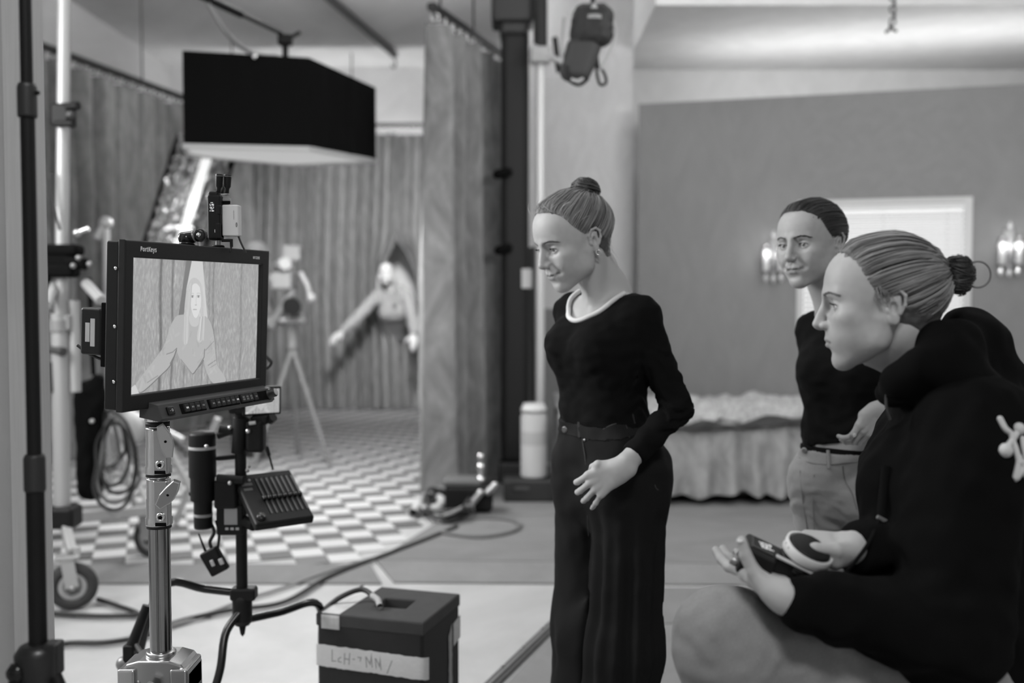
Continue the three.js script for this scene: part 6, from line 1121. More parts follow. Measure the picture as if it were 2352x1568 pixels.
  part(t, 'jeans', netMesh(jn.fn, V(base.x - 0.34, 0.03, base.z - 0.34), V(base.x + 0.34, wb.y + 0.05, base.z + 0.34), 0.0085), mDenim, 'wide black jeans');
  const ray = (px, py, back = 0.001) => onSurface(jf0, at(px, py, 2.2), at(px, py, 2.6).sub(at(px, py, 2.2)), back);
  { const wf = new Field(); wf.add(jf0, 0.001).swell(() => -0.0022); const yb = (x, z) => wb.y - 0.2 * ((x - wb.x) * F.x + (z - wb.z) * F.z) + 0.01; wf.keep((x, y, z) => y - yb(x, z) - 0.002, 0.002); wf.keep((x, y, z) => yb(x, z) - 0.036 - y, 0.002); part(t, 'waistband', netMesh(wf.fn, V(base.x - 0.2, wb.y - 0.08, base.z - 0.2), V(base.x + 0.2, wb.y + 0.06, base.z + 0.2), 0.005), grey(0.013, 0.92, { specularIntensity: 0.3 })); }
  part(t, 'pocket_seam', [seam(jf0, [[1349, 1010, 2.3], [1400, 978, 2.3], [1432, 968, 2.3]], 0.0017), seam(jf0, [[1436, 972, 2.3], [1442, 990, 2.3], [1446, 1005, 2.3]], 0.0017)], mSeam);
  part(t, 'side_seam', seam(jf0, [[1500, 1010, 2.3], [1506, 1120, 2.3], [1512, 1125, 2.3]], 0.0016), mSeam);
  part(t, 'fly_seam', seam(jf0, [[1335, 975, 2.3], [1338, 1010, 2.3], [1345, 1060, 2.3], [1350, 1190, 2.3], [1352, 1230, 2.3]], 0.0016), mSeam);
  for (const [x0, y0, x1, y1] of [[1330, 968, 1332, 1005], [1450, 946, 1456, 974]]) part(t, 'belt_loop', bar(ray(x0, y0, 0.001), ray(x1, y1, 0.001), 0.011, 0.006, SL, 0.002), grey(0.014, 0.9));
  const bt = ray(1298, 986, 0.004); part(t, 'button', turned([[0, 0], [0.0085, 0], [0.0085, 0.003], [0.006, 0.0045], [0, 0.004]], bt, V(-0.6, 0, 0.8), 18), grey(0.16, 0.3, { metalness: 0.8 }));
  for (const [px, py] of [[1343, 1010], [1462, 934]]) part(t, 'rivet', ball(ray(px, py, 0.002), 0.004), grey(0.35, 0.3, { metalness: 0.9 }));
  for (const an of [anL, anR]) part(t, 'shoe', netMesh(new Field().add(fCone(an.clone().setY(0.045), an.clone().addScaledVector(F, 0.16).setY(0.035), 0.045, 0.034), 0.02).keep((x, y, z) => 0.008 - y, 0.004).fn, an.clone().add(V(-0.24, -0.06, -0.14)), an.clone().add(V(0.12, 0.09, 0.26)), 0.012), mBlack);
  // earring, hair
  part(t, 'earring', new THREE.TorusGeometry(0.0062, 0.0019, 8, 20, 5.2).rotateY(0.9).applyMatrix4(h.m).translate(...h.to(V(0.0825, -0.036, -0.012)).sub(h.to(V(0, 0, 0))).toArray()), grey(0.8, 0.12, { metalness: 1 }), 'silver hoop earring');
  const knot = V(0, 0.100, -0.082);
  const LINE1 = hairLine([[0, 0.66, 0.78], [0.35, 0.64, 0.70], [0.6, 0.48, 0.55], [0.78, 0.2, 0.45], [0.9, -0.12, 0.22], [0.97, 0.06, 0.0], [0.9, -0.5, -0.2], [0.6, -0.78, -0.6], [0, -0.85, -0.75]]);
  part(t, 'hair', mergeSkin([place(hairCap(h, ho, 0.0015, faceCut, 0.09), h), place(strandTubes(combedHair({ count: 1500, line: LINE1, knot, thick: 0.008, volume: 0.008, drop: -0.1 }), 0.00125, 0.17, 0.62), h)]), mHair, 'light brown hair combed up');
  part(t, 'hair_bun', mergeSkin([place(netMesh(new Field().add(fEll(V(0, 0.110, -0.082), [0.031, 0.024, 0.032]), 0.01).fn, V(-0.05, 0.06, -0.135), V(0.05, 0.16, -0.03), 0.004, () => 0.03), h), place(strandTubes(bunPaths(V(0, 0.110, -0.082), 0.038, 360, 0.85, V(0.15, 1, -0.75)), 0.0012, 0.055, 0.7), h)]), mHair, 'dark hair bun on top of the head');
  const loose = []; for (let i = 0; i < 70; i++) { const s = rr(-1, 1), a = V(s * 0.04, rr(-0.05, 0.03), -0.085 + 0.03 * Math.abs(s)), p = [a]; let d = V(s * 0.3, -0.8, -0.6 + rr(-0.2, 0.3)).normalize(), c = a.clone(); for (let k = 0; k < 7; k++) { d.add(V(rr(-0.2, 0.2), -0.15, rr(-0.15, 0.25))).normalize(); c = c.clone().addScaledVector(d, rr(0.006, 0.014)); p.push(c); } loose.push(p); }
  for (let i = 0; i < 40; i++) { const a = onScalp(LINE1(rr(0, 0.5), rnd() > 0.5 ? 1 : -1), 0.004), p = [a]; let d = V(rr(-0.3, 0.3), 0.5, rr(-0.2, 0.5)).normalize(), c = a.clone(); for (let k = 0; k < 6; k++) { d.add(V(rr(-0.3, 0.3), -0.12, -0.25)).normalize(); c = c.clone().addScaledVector(d, 0.008); p.push(c); } loose.push(p); }
  part(t, 'loose_strands', place(strandTubes(loose, 0.0004, 0.4, 0.3), h), mHair).userData.kind = 'stuff';
}

// ================================================================ the woman in the black crop top behind the man
{
  const D = 2.84, yaw = 42 * Math.PI / 180, F = V(-Math.sin(yaw), 0, Math.cos(yaw)), SL = V(Math.cos(yaw), 0, Math.sin(yaw)), A = (px, py, d = D) => at(px, py, d);
  const base = A(1950, 1100).setY(0), t = thing('person', 'smiling woman in black crop top and pale cargo trousers behind the man', 'person', base);
  const h = headFrame(50, 0.10, 0.03, V(0.0795, -0.004, -0.016), at(1929, 560, 2.75)), ho = { smile: 0.85, lip: 0.6, browTone: 0.03, browRidge: 0.85, jaw: 0.98, eyeOpen: 0.92, gaze: [0.12, 0] };
  const neck = A(1914, 706, 2.86), mid = A(1962, 760, 2.86), chest = A(1950, 850, 2.84), waist = A(1944, 990, 2.85), pelvis = A(1950, 1110, 2.85);
  const shL = mid.clone().addScaledVector(SL, 0.135), shR = mid.clone().addScaledVector(SL, -0.12), elL = A(2090, 905, 2.72), wrL = A(2022, 938, 2.62), elR = shR.clone().add(V(0.06, -0.27, -0.08)), wrR = elR.clone().add(V(0.06, -0.2, 0.05));
  const hpL = pelvis.clone().addScaledVector(SL, 0.085), hpR = pelvis.clone().addScaledVector(SL, -0.085), knL = V(hpL.x + 0.02, 0.47, hpL.z), knR = V(hpR.x + 0.05, 0.47, hpR.z - 0.05), anL = V(knL.x + 0.02, 0.06, knL.z), anR = V(knR.x + 0.04, 0.06, knR.z - 0.03);
  const torso = (f, g) => {
    f.add(fSlab(pelvis, waist, 0.095 + g, 0.076 + g, SL, 0.055, 0.036), 0.05); f.add(fSlab(waist, chest, 0.076 + g, 0.088 + g, SL, 0.036, 0.045), 0.05);
    f.add(fSlab(chest, mid.clone().addScaledVector(up3, -0.01), 0.088 + g, 0.05 + g, SL, 0.045, 0.085), 0.06);
    for (const s of [-1, 1]) f.add(fEll(chest.clone().addScaledVector(F, 0.055).addScaledVector(SL, s * 0.058), [0.048 + g, 0.048 + g, 0.045 + g]), 0.035);
    f.add(fCone(mid.clone().addScaledVector(F, -0.015), neck, 0.06 + g, 0.044 + g), 0.05);
    for (const q of [shL, shR]) f.add(fCone(mid.clone().lerp(q, 0.3), q, 0.046 + g, 0.042 + g), 0.04);
  };
  const arm = (f, s, e, w, g) => { f.add(fCone(s, e, 0.042 + g, 0.034 + g), 0.03); f.add(fCone(e, w, 0.034 + g, 0.024 + g), 0.02); };
  const b = new Field(); torso(b, -0.006); arm(b, shL, elL, wrL, -0.003); arm(b, shR, elR, wrR, -0.003); b.add(fCone(neck, h.to(V(0, -0.055, -0.022)), 0.047, 0.045), 0.03);
  for (const [hp, kn, an] of [[hpL, knL, anL], [hpR, knR, anR]]) { b.add(fCone(hp, kn, 0.075, 0.05), 0.04); b.add(fCone(kn, an, 0.05, 0.035), 0.03); b.add(fCone(an, an.clone().addScaledVector(F, 0.13).setY(0.035), 0.035, 0.028), 0.02); }
  const body = netMesh(b.fn, V(base.x - 0.36, 0, base.z - 0.36), V(base.x + 0.36, 1.46, base.z + 0.36), 0.0105);
  const hf = new Field(), hd = V(-0.55, -0.75, 0.15).normalize(), hn0 = V(0.45, -0.05, 0.9), hn = hn0.addScaledVector(hd, -hn0.dot(hd)).normalize(), hs = hd.clone().cross(hn).normalize();
  const hand = handField(hf, wrL, hd, hn, hs, 0.93, [[0.5, 0.7, 0.4, 0.35], [0.6, 0.7, 0.4, 0.5], [0.7, 0.7, 0.4, 0.55], [0.7, 0.7, 0.4, 0.6]], [[0.016, 0.022, -0.004], [0.046, 0.036, 0.0], [0.080, 0.034, 0.002], [0.108, 0.030, 0.0]]);
  hf.add(fCone(wrL.clone().lerp(elL, 0.3), wrL, 0.026, 0.022), 0.015);
  const [hl, hh] = boundsOf([wrL, ...hand.tips, ...hand.thumb], 0.03), headSkin = makeHead(t, h, ho);
  part(t, 'body', mergeSkin([body, netMesh(hf.fn, hl, hh, 0.003), place(headSkin, h)]), skinMat(0.36), 'bare skin of face, neck, midriff and hand');
  const tip = hand.thumb[3]; part(t, 'thumbnail', new THREE.SphereGeometry(0.0055, 12, 8).scale(1, 1.3, 0.4).applyQuaternion(basisQuat(hs, hd, hs.clone().cross(hd))).translate(tip.x + hn.x * 0.0062, tip.y + hn.y * 0.0062, tip.z + hn.z * 0.0062), grey(0.5, 0.3));
  const tp = new Field(); torso(tp, 0.001); arm(tp, shL, elL, wrL.clone().lerp(elL, 0.25), 0.004); arm(tp, shR, elR, wrR, 0.004);
  tp.swell((x, y, z) => 0.0028 * noise3(x * 16, y * 24, z * 16) + 0.0022 * Math.sin(y * 110 + 10 * noise3(x * 5, y * 3, z * 5)) * smooth(waist.y + 0.13, waist.y + 0.02, y));
  tp.cut(fEll(neck.clone().add(V(0, 0.026, 0)).addScaledVector(F, 0.015), [0.062, 0.03, 0.07], basisQuat(SL, up3, F)), 0.004); tp.keep((x, y, z) => waist.y - 0.026 - y + 0.02 * ((x - waist.x) * SL.x + (z - waist.z) * SL.z) / 0.1, 0.003);
  part(t, 'crop_top', netMesh(tp.fn, V(base.x - 0.34, waist.y - 0.08, base.z - 0.32), V(base.x + 0.4, neck.y + 0.04, base.z + 0.34), 0.0072), mTopBlack, 'black long-sleeved crop top');
  // trousers
  const mCargo = grey(0.3, 0.9, { map: rep(texCloth, 50, 50) }), pn = new Field(), wb = A(1940, 1035, 2.85);
  pn.add(fSlab(pelvis, wb, 0.098, 0.086, SL, 0.055, 0.042), 0.05); pn.add(fEll(pelvis.clone().addScaledVector(F, -0.045), [0.095, 0.09, 0.08]), 0.06);
  for (const [hp, kn, an] of [[hpL, knL, anL], [hpR, knR, anR]]) { pn.add(fCone(hp, kn, 0.088, 0.082), 0.045); pn.add(fCone(kn, an, 0.088, 0.09), 0.05); }
  pn.swell((x, y, z) => 0.005 * noise3(x * 7, y * 9, z * 7) + 0.0012 * noise3(x * 22, y * 34, z * 22) + 0.0022 * Math.sin(y * 90 + x * 30 + 5 * noise3(x * 6, y * 6, z * 6)) * smooth(pelvis.y + 0.06, pelvis.y - 0.1, y));
  const pf0 = pn.fn; pn.keep((x, y, z) => y - (wb.y + 0.004), 0.003); pn.keep((x, y, z) => 0.03 - y, 0.003);
  part(t, 'cargo_trousers', netMesh(pn.fn, V(base.x - 0.34, 0.02, base.z - 0.34), V(base.x + 0.34, wb.y + 0.02, base.z + 0.34), 0.0075), mCargo, 'pale cargo trousers');
  const mStitch = grey(0.16, 0.9), ray = (px, py, back) => onSurface(pf0, at(px, py, 2.4), at(px, py, 2.8).sub(at(px, py, 2.4)), back);
  part(t, 'waistband_seam', seam(pf0, [[1836, 1050, 2.4], [1860, 1062, 2.4], [1900, 1066, 2.4], [1950, 1062, 2.4], [1985, 1060, 2.4]], 0.0016), mStitch);
  part(t, 'pocket_seam', seam(pf0, [[1935, 1070, 2.4], [1940, 1100, 2.4], [1958, 1135, 2.4], [1968, 1170, 2.4]], 0.0018), mStitch);
  part(t, 'front_seam', [seam(pf0, [[1838, 1080, 2.4], [1842, 1130, 2.4], [1852, 1200, 2.4], [1856, 1240, 2.4]], 0.0018), seam(pf0, [[1870, 1090, 2.4], [1868, 1150, 2.4], [1872, 1235, 2.4]], 0.0014)], mStitch);
  part(t, 'belt_loop', seam(pf0, [[1902, 1033, 2.4], [1904, 1075, 2.4]], 0.005, 0.002), mCargo);
  const bt = ray(1848, 1034, 0.004); part(t, 'button', turned([[0, 0], [0.0085, 0], [0.0085, 0.003], [0.006, 0.0045], [0, 0.004]], bt, F, 18), grey(0.25, 0.35, { metalness: 0.7 }));
  part(t, 'underwear_band', netMesh((() => { const f = new Field(); f.add(fSlab(pelvis, wb, 0.1, 0.0825, SL, 0.06, 0.043), 0.05); f.keep((x, y, z) => y - (wb.y + 0.016), 0.002); f.keep((x, y, z) => wb.y - 0.012 - y, 0.002); return f.fn; })(), V(base.x - 0.2, wb.y - 0.03, base.z - 0.2), V(base.x + 0.2, wb.y + 0.03, base.z + 0.2), 0.006), mTopBlack, 'black waistband showing above the trousers');
  for (const an of [anL, anR]) part(t, 'shoe', netMesh(new Field().add(fCone(an.clone().setY(0.045), an.clone().addScaledVector(F, 0.16).setY(0.035), 0.045, 0.034), 0.02).keep((x, y, z) => 0.008 - y, 0.004).fn, an.clone().add(V(-0.24, -0.06, -0.14)), an.clone().add(V(0.12, 0.09, 0.26)), 0.012), mBlack);
  const knot = V(0, 0.02, -0.115);
  part(t, 'hair', mergeSkin([place(hairCap(h, ho, 0.002, faceCut, 0.02), h), place(strandTubes(combedHair({ count: 1400, line: LINE, knot, thick: 0.006, volume: 0.006, drop: 0.12 }), 0.00125, 0.034, 0.55), h)]), mHair, 'dark brown hair combed straight back');
  part(t, 'hair_bun', mergeSkin([place(strandTubes(bunPaths(V(0, 0.015, -0.128), 0.03, 200, 0.8, V(0, 0.2, -1)), 0.0014, 0.03, 0.5), h)]), mHair);
}

// ================================================================ the actress leaning out between the back curtains
function simpleHead(t, h, o) { return place(makeHead(t, h, { cell: 0.005, ...o }), h); }
{
  const D = 11.9, A = (px, py, d = D) => at(px, py, d), base = A(903, 800, 12.6).setY(0), F = V(-0.1, 0, 1).normalize(), SL = V(1, 0, 0.1).normalize();
  const t = thing('person', 'long-haired woman in pale sweater leaning out between the back curtains', 'person', base);
  const h = headFrame(8, 0.02, 0, V(0, 0, 0), A(888, 628, 11.8), 1.06), chest = A(903, 715, 12.0), mid = A(900, 668, 11.95), hipP = A(903, 800, 12.6), shL = A(936, 680, 11.92), shR = A(864, 682, 11.92);
  const elL = A(950, 742, 11.75), wrL = A(950, 768, 11.62), elR = A(815, 735, 11.75), wrR = A(785, 762, 11.65);
  const b = new Field(); b.add(fSlab(hipP, chest, 0.09, 0.1, SL, 0.05, 0.06), 0.05).add(fSlab(chest, mid, 0.1, 0.06, SL, 0.06, 0.1), 0.05).add(fCone(mid, h.to(V(0, -0.05, -0.02)), 0.055, 0.05), 0.04);
  for (const [s, e, w] of [[shL, elL, wrL], [shR, elR, wrR]]) { b.add(fCone(s, e, 0.045, 0.036), 0.03).add(fCone(e, w, 0.036, 0.026), 0.02); }
  for (const s of [-1, 1]) { const hp = hipP.clone().addScaledVector(SL, s * 0.08); b.add(fCone(hp, V(hp.x, 0.45, hp.z - 0.02), 0.075, 0.05), 0.03).add(fCone(V(hp.x, 0.45, hp.z - 0.02), V(hp.x, 0.07, hp.z - 0.03), 0.05, 0.035), 0.03).add(fCone(V(hp.x, 0.05, hp.z - 0.03), V(hp.x, 0.04, hp.z + 0.1), 0.04, 0.035), 0.02); }
  const hf = (wr, d, left) => { const f = new Field(), n0 = V(0, 1, 0.35), n = n0.addScaledVector(d, -n0.dot(d)).normalize(), s = left ? d.clone().cross(n) : n.clone().cross(d); const q = handField(f, wr, d, n, s, 1.2, [[0.3, 0.3, 0.2, 0.1], [0.3, 0.3, 0.2, 0], [0.3, 0.3, 0.2, -0.08], [0.3, 0.3, 0.2, -0.16]], [[0.02, 0.022, 0], [0.045, 0.05, 0], [0.065, 0.065, 0], [0.085, 0.075, 0]]); const [lo, hi] = boundsOf([wr, ...q.tips, ...q.thumb], 0.03); return netMesh(f.fn, lo, hi, 0.005); };
  const body = netMesh(b.fn, V(base.x - 0.75, 0, base.z - 0.25), V(base.x + 0.5, 1.75, base.z + 1.15), 0.018);
  part(t, 'body', mergeSkin([body, hf(wrL, V(0.05, -0.75, 0.65).normalize(), true), hf(wrR, V(-0.6, -0.5, 0.6).normalize(), false), simpleHead(t, h, { smile: 0, lip: 0.7, browTone: 0.12 })]), skinMat(0.6));
  const sw = new Field(); sw.add(fSlab(hipP, chest, 0.105, 0.112, SL, 0.05, 0.06), 0.05).add(fSlab(chest, mid, 0.112, 0.072, SL, 0.06, 0.1), 0.05); for (const [s, e, w] of [[shL, elL, wrL], [shR, elR, wrR]]) sw.add(fCone(s, e, 0.075, 0.064), 0.03).add(fCone(e, e.clone().lerp(w, 0.8), 0.064, 0.052), 0.02); sw.swell((x, y, z) => 0.006 * noise3(x * 9, y * 9, z * 9)); sw.cut(fSph(mid.clone().add(V(0, 0.075, 0.02)), 0.06), 0.01);
  part(t, 'sweater', netMesh(sw.fn, V(base.x - 0.75, hipP.y - 0.1, base.z - 0.3), V(base.x + 0.5, mid.y + 0.12, base.z + 1.15), 0.014), grey(0.3, 0.95), 'pale grey sweater');
  const hs = []; for (let i = 0; i < 420; i++) { const s = i % 2 ? 1 : -1, u = rr(0.02, 1), a = onScalp(V(s * 0.05, 0.9, 0.45 - u * 1.2), 0.004), p = [a]; for (let k = 1; k <= 9; k++) { const w = k / 9; p.push(V(s * (0.03 + 0.055 * Math.min(1, w * 2.2) + 0.012 * rnd()), lerp(a.y, -0.30 - 0.03 * rnd(), w ** 1.1), lerp(a.z, 0.045 - 0.09 * u, Math.min(1, w * 1.4)) + 0.01 * rnd())); } hs.push(p); }
  part(t, 'hair', place(strandTubes(hs, 0.0045, 0.5, 0.25), h), mHair, 'long straight blonde hair');
}
// ================================================================ the camera operator behind the monitor
{
  const D = 8.6, A = (px, py, d = D) => at(px, py, d), base = A(570, 900).setY(0), t = thing('person', 'blurred camera operator in pale cap behind the monitor', 'person', base), F = V(0.45, 0, -0.9).normalize(), SL = V(-0.9, 0, -0.45).normalize();
  const h = headFrame(205, 0.05, 0, V(0, 0, 0), A(590, 592, 8.6), 1.02), neck = A(585, 632), mid = A(575, 668), chest = A(572, 730), hipP = A(570, 860), shR = A(600, 672, 8.5), shL = A(548, 672, 8.75), elR = A(625, 745, 8.45), wrR = A(660, 690, 8.3), elL = A(600, 745, 8.9), wrL = A(672, 735, 8.45);
  const b = new Field(); b.add(fSlab(hipP, chest, 0.1, 0.11, SL, 0.05, 0.06), 0.05).add(fSlab(chest, mid, 0.11, 0.06, SL, 0.06, 0.1), 0.05).add(fCone(mid, h.to(V(0, -0.05, -0.02)), 0.06, 0.055), 0.04); for (const [s, e, w] of [[shL, elL, wrL], [shR, elR, wrR]]) b.add(fCone(s, e, 0.047, 0.04), 0.03).add(fCone(e, w, 0.04, 0.03), 0.02).add(fSlab(w, w.clone().lerp(e, -0.3), 0.025, 0.015, V(0, 1, 0), 0.02, 0.03), 0.02);
  for (const s of [-1, 1]) { const hp = hipP.clone().addScaledVector(SL, s * 0.09); b.add(fCone(hp, V(hp.x, 0.45, hp.z), 0.08, 0.055), 0.03).add(fCone(V(hp.x, 0.45, hp.z), V(hp.x, 0.07, hp.z), 0.055, 0.04), 0.03).add(fCone(V(hp.x, 0.05, hp.z), V(hp.x, 0.05, hp.z).addScaledVector(F, 0.14), 0.045, 0.035), 0.02); }
  part(t, 'body', mergeSkin([netMesh(b.fn, V(base.x - 0.45, 0, base.z - 0.5), V(base.x + 0.6, 1.75, base.z + 0.55), 0.016), simpleHead(t, h, { smile: 0 })]), skinMat(0.32));
  const sh = new Field(); sh.add(fSlab(hipP, chest, 0.115, 0.125, SL, 0.05, 0.06), 0.05).add(fSlab(chest, mid, 0.125, 0.075, SL, 0.06, 0.1), 0.05); for (const [s, e] of [[shL, elL], [shR, elR]]) sh.add(fCone(s, e.clone().lerp(s, 0.35), 0.065, 0.06), 0.03); sh.swell((x, y, z) => 0.006 * noise3(x * 9, y * 9, z * 9));
  part(t, 'shirt', netMesh(sh.fn, V(base.x - 0.45, hipP.y - 0.12, base.z - 0.4), V(base.x + 0.45, mid.y + 0.12, base.z + 0.4), 0.014), grey(0.13, 0.95), 'grey shirt');
  part(t, 'cap', place(netMesh(new Field().add(fEll(V(0, 0.05, -0.012), [0.086, 0.088, 0.11]), 0.01).keep((x, y, z) => 0.02 - y, 0.004).add(fEll(V(0, 0.03, 0.11), [0.06, 0.008, 0.06]), 0.01).fn, V(-0.1, 0, -0.14), V(0.1, 0.15, 0.2), 0.006), h), grey(0.3, 0.8), 'pale cap');
  const tr = new Field(); tr.add(fSlab(hipP, hipP.clone().add(V(0, -0.05, 0)), 0.12, 0.12, SL, 0.06, 0.06), 0.05); for (const s of [-1, 1]) { const hp = hipP.clone().addScaledVector(SL, s * 0.09); tr.add(fCone(hp, V(hp.x, 0.1, hp.z), 0.1, 0.075), 0.04); } part(t, 'trousers', netMesh(tr.fn, V(base.x - 0.35, 0.02, base.z - 0.35), V(base.x + 0.35, hipP.y + 0.15, base.z + 0.35), 0.016), grey(0.05, 0.9), 'dark trousers');
  // film camera on his shoulder
  const c = thing('film_camera', 'pale film camera on a tripod held by the operator', 'camera', A(672, 900, 8.35).setY(0)), P = (px, py, z = 0) => at(px, py, 8.35 - z), box = (px, py, w, hh, dd, z = 0) => { const p = P(px, py, z); return rbx(w, hh, dd, 0.02, [p.x, p.y, p.z]); };
  part(c, 'camera_body', box(655, 645, 0.16, 0.14, 0.3), grey(0.28, 0.5)); part(c, 'film_magazine', [box(672, 582, 0.15, 0.13, 0.12)], grey(0.3, 0.5)); part(c, 'viewfinder', [rod(P(640, 612), P(655, 605, 0.2), 0.05), ball(P(632, 640, 0.1), 0.05)], grey(0.4, 0.5));
  part(c, 'lens', rod(P(668, 700, 0), P(672, 705, 0.25), 0.07), mBlack); part(c, 'matte_box', box(665, 705, 0.1, 0.12, 0.05, -0.2), mBlack); part(c, 'handle', [tube([P(690, 625, 0.1), P(708, 660, 0.1), P(712, 690, 0.1), P(716, 684, 0.1)], 0.02, 20), ball(P(716, 684, 0.1), 0.035)], grey(0.42, 0.5)); part(c, 'base_plate', box(672, 735, 0.2, 0.04, 0.12), grey(0.5, 0.5));
  part(c, 'tripod_column', rod(P(672, 740), P(672, 800), 0.04), grey(0.25, 0.5)); const f0 = P(672, 800); for (const a of [0.4, 2.5, 4.6]) part(c, 'tripod_leg', rod(f0, V(f0.x + 0.35 * Math.cos(a), 0.01, f0.z + 0.35 * Math.sin(a)), 0.02), grey(0.2, 0.5));
}

// ================================================================ the man with the hair knot, sitting with the focus handset
const manKnee = at(1668, 1470, 1.56);
{
  const yaw = 103 * Math.PI / 180, F = V(-Math.sin(yaw), 0, Math.cos(yaw)), SL = V(Math.cos(yaw), 0, Math.sin(yaw)), A = (px, py, d) => at(px, py, d);
  const hip = A(2300, 1560, 1.74), base = V(hip.x, 0, hip.z), t = thing('person', 'sitting man with hair knot in black hoodie holding a focus handset', 'person', base);
  const h = headFrame(101, 0.06, 0.02, V(0.0795, -0.004, -0.016), at(2058, 704, 1.645), 0.93), ho = { smile: 0, lip: 0.7, browTone: 0.10, browRidge: 1.0, jaw: 1.03, nose: 0.0005, chin: 0.003, eyeOpen: 0.8, gaze: [0.05, -0.03] };
  const neck = A(2118, 830, 1.735), mid = A(2195, 930, 1.76), chest = A(2172, 1090, 1.76), belly = A(2205, 1330, 1.75);
  const shL = mid.clone().addScaledVector(SL, 0.165).add(V(0, -0.02, 0)), shR = mid.clone().addScaledVector(SL, -0.165), elL = A(2175, 1452, 1.52), wrL = A(1806, 1372, 1.475), elR = A(2135, 1325, 1.78), wrR = A(1970, 1252, 1.59);
  const hpL = hip.clone().addScaledVector(SL, 0.09), hpR = hip.clone().addScaledVector(SL, -0.09), knL = manKnee.clone(), knR = A(1760, 1480, 1.93), anL = V(knL.x + 0.10, 0.40, knL.z), anR = V(knR.x + 0.10, 0.40, knR.z);
  const torso = (f, g) => { f.add(fSlab(hip, belly, 0.11 + g, 0.105 + g, SL, 0.05, 0.045), 0.06); f.add(fSlab(belly, chest, 0.105 + g, 0.108 + g, SL, 0.045, 0.06), 0.06); f.add(fSlab(chest, mid.clone().add(V(0, -0.03, 0)), 0.108 + g, 0.062 + g, SL, 0.06, 0.105), 0.07); f.add(fCone(mid.clone().add(V(0, -0.01, 0)), neck, 0.068 + g, 0.052 + g), 0.05); };
  const arm = (f, s, e, w, r) => { f.add(fCone(s, e, r[0], r[1]), 0.04); f.add(fCone(e, w, r[1], r[2]), 0.03); };
  const b = new Field(); torso(b, -0.02); arm(b, shL, elL, wrL, [0.045, 0.038, 0.027]); arm(b, shR, elR, wrR, [0.045, 0.038, 0.027]); b.add(fCone(neck, h.to(V(0, -0.05, -0.026)), 0.054, 0.052), 0.03); b.add(fCone(h.to(V(0, -0.085, 0.02)), neck, 0.022, 0.03), 0.03);
  for (const [hp, kn, an] of [[hpL, knL, anL], [hpR, knR, anR]]) { b.add(fCone(hp, kn, 0.075, 0.052), 0.04); b.add(fCone(kn, an, 0.052, 0.036), 0.03); b.add(fCone(an, an.clone().addScaledVector(F, 0.14).add(V(0, -0.02, 0)), 0.036, 0.03), 0.02); }
  const body = netMesh(b.fn, V(0.2, 0.3, -2.15), V(1.12, 1.36, -1.38), 0.011);
  // left hand, holding the handset from below: thumb along its near side
  const hf = new Field(), hd = V(-0.22, 0.16, -0.96).normalize(), hn0 = V(-0.22, -0.95, -0.12), hn = hn0.addScaledVector(hd, -hn0.dot(hd)).normalize(), hs = hd.clone().cross(hn).normalize();
  const hand = handField(hf, wrL, hd, hn, hs, 1.0, [[-0.2, 0.3, 0.25, -0.15], [-0.2, 0.3, 0.25, -0.15], [-0.2, 0.3, 0.25, -0.15], [-0.2, 0.3, 0.25, -0.15]], [[0.012, 0.024, -0.004], [0.034, 0.042, -0.020], [0.046, 0.056, -0.040], [0.052, 0.064, -0.058]]);
  hf.add(fCone(wrL.clone().lerp(elL, 0.22), wrL, 0.032, 0.027), 0.015);
  const [hl, hh] = boundsOf([wrL.clone().lerp(elL, 0.1), wrL, ...hand.tips, ...hand.thumb], 0.035);
  // right hand, thumb and fingers on the focus wheel
  const rf = new Field(), rd = V(-0.98, -0.04, 0.02).normalize(), rn0 = V(-0.1, 0.9, 0.3), rn = rn0.addScaledVector(rd, -rn0.dot(rd)).normalize(), rs = rn.clone().cross(rd).normalize();
  const handR = handField(rf, wrR, rd, rn, rs, 1.0, [[0.85, 0.9, 0.5, 0.1], [0.9, 0.9, 0.5, 0.05], [0.95, 0.95, 0.5, 0], [1.0, 0.95, 0.5, -0.05]], [[0.014, 0.020, 0.004], [0.044, 0.032, 0.014], [0.078, 0.032, 0.018], [0.108, 0.026, 0.008]]);
  rf.add(fCone(wrR.clone().lerp(elR, 0.25), wrR, 0.031, 0.026), 0.015);
  const [rl, rh] = boundsOf([wrR.clone().lerp(elR, 0.1), wrR, ...handR.tips, ...handR.thumb], 0.035), headSkin = makeHead(t, h, ho);
  part(t, 'body', mergeSkin([body, netMesh(hf.fn, hl, hh, 0.0027), netMesh(rf.fn, rl, rh, 0.0027), place(headSkin, h)]), skinMat(0.36), 'bare skin of face, neck and hands');
  const nail = (p, d, n) => { const s = n.clone().cross(d); return new THREE.SphereGeometry(0.006, 12, 8).scale(0.95, 1.25, 0.35).applyQuaternion(basisQuat(s, d, n)).translate(p.x + n.x * 0.0062, p.y + n.y * 0.0062, p.z + n.z * 0.0062); };
  part(t, 'thumbnail', nail(handR.thumb[3], rd, V(0.1, 0.75, 0.65).normalize()), grey(0.46, 0.3)); part(t, 'thumbnail', nail(hand.thumb[3], hd, V(-0.4, 0.4, 0.8).normalize()), grey(0.46, 0.3));
  // hoodie
  const mHood = grey(0.0045, 0.97, { specularIntensity: 0.15, map: rep(texCloth, 40, 40) }), hz = new Field(); torso(hz, 0.012);
  arm(hz, shL, elL, wrL.clone().lerp(elL, 0.1), [0.088, 0.082, 0.042]); arm(hz, shR, elR, wrR.clone().lerp(elR, 0.08), [0.085, 0.075, 0.043]);
  hz.add(fSlab(hip.clone().add(V(0.02, -0.02, 0)), belly, 0.13, 0.125, SL, 0.06, 0.055), 0.05); hz.add(fCone(chest.clone().addScaledVector(F, -0.05), belly.clone().addScaledVector(F, -0.04), 0.12, 0.12), 0.05);
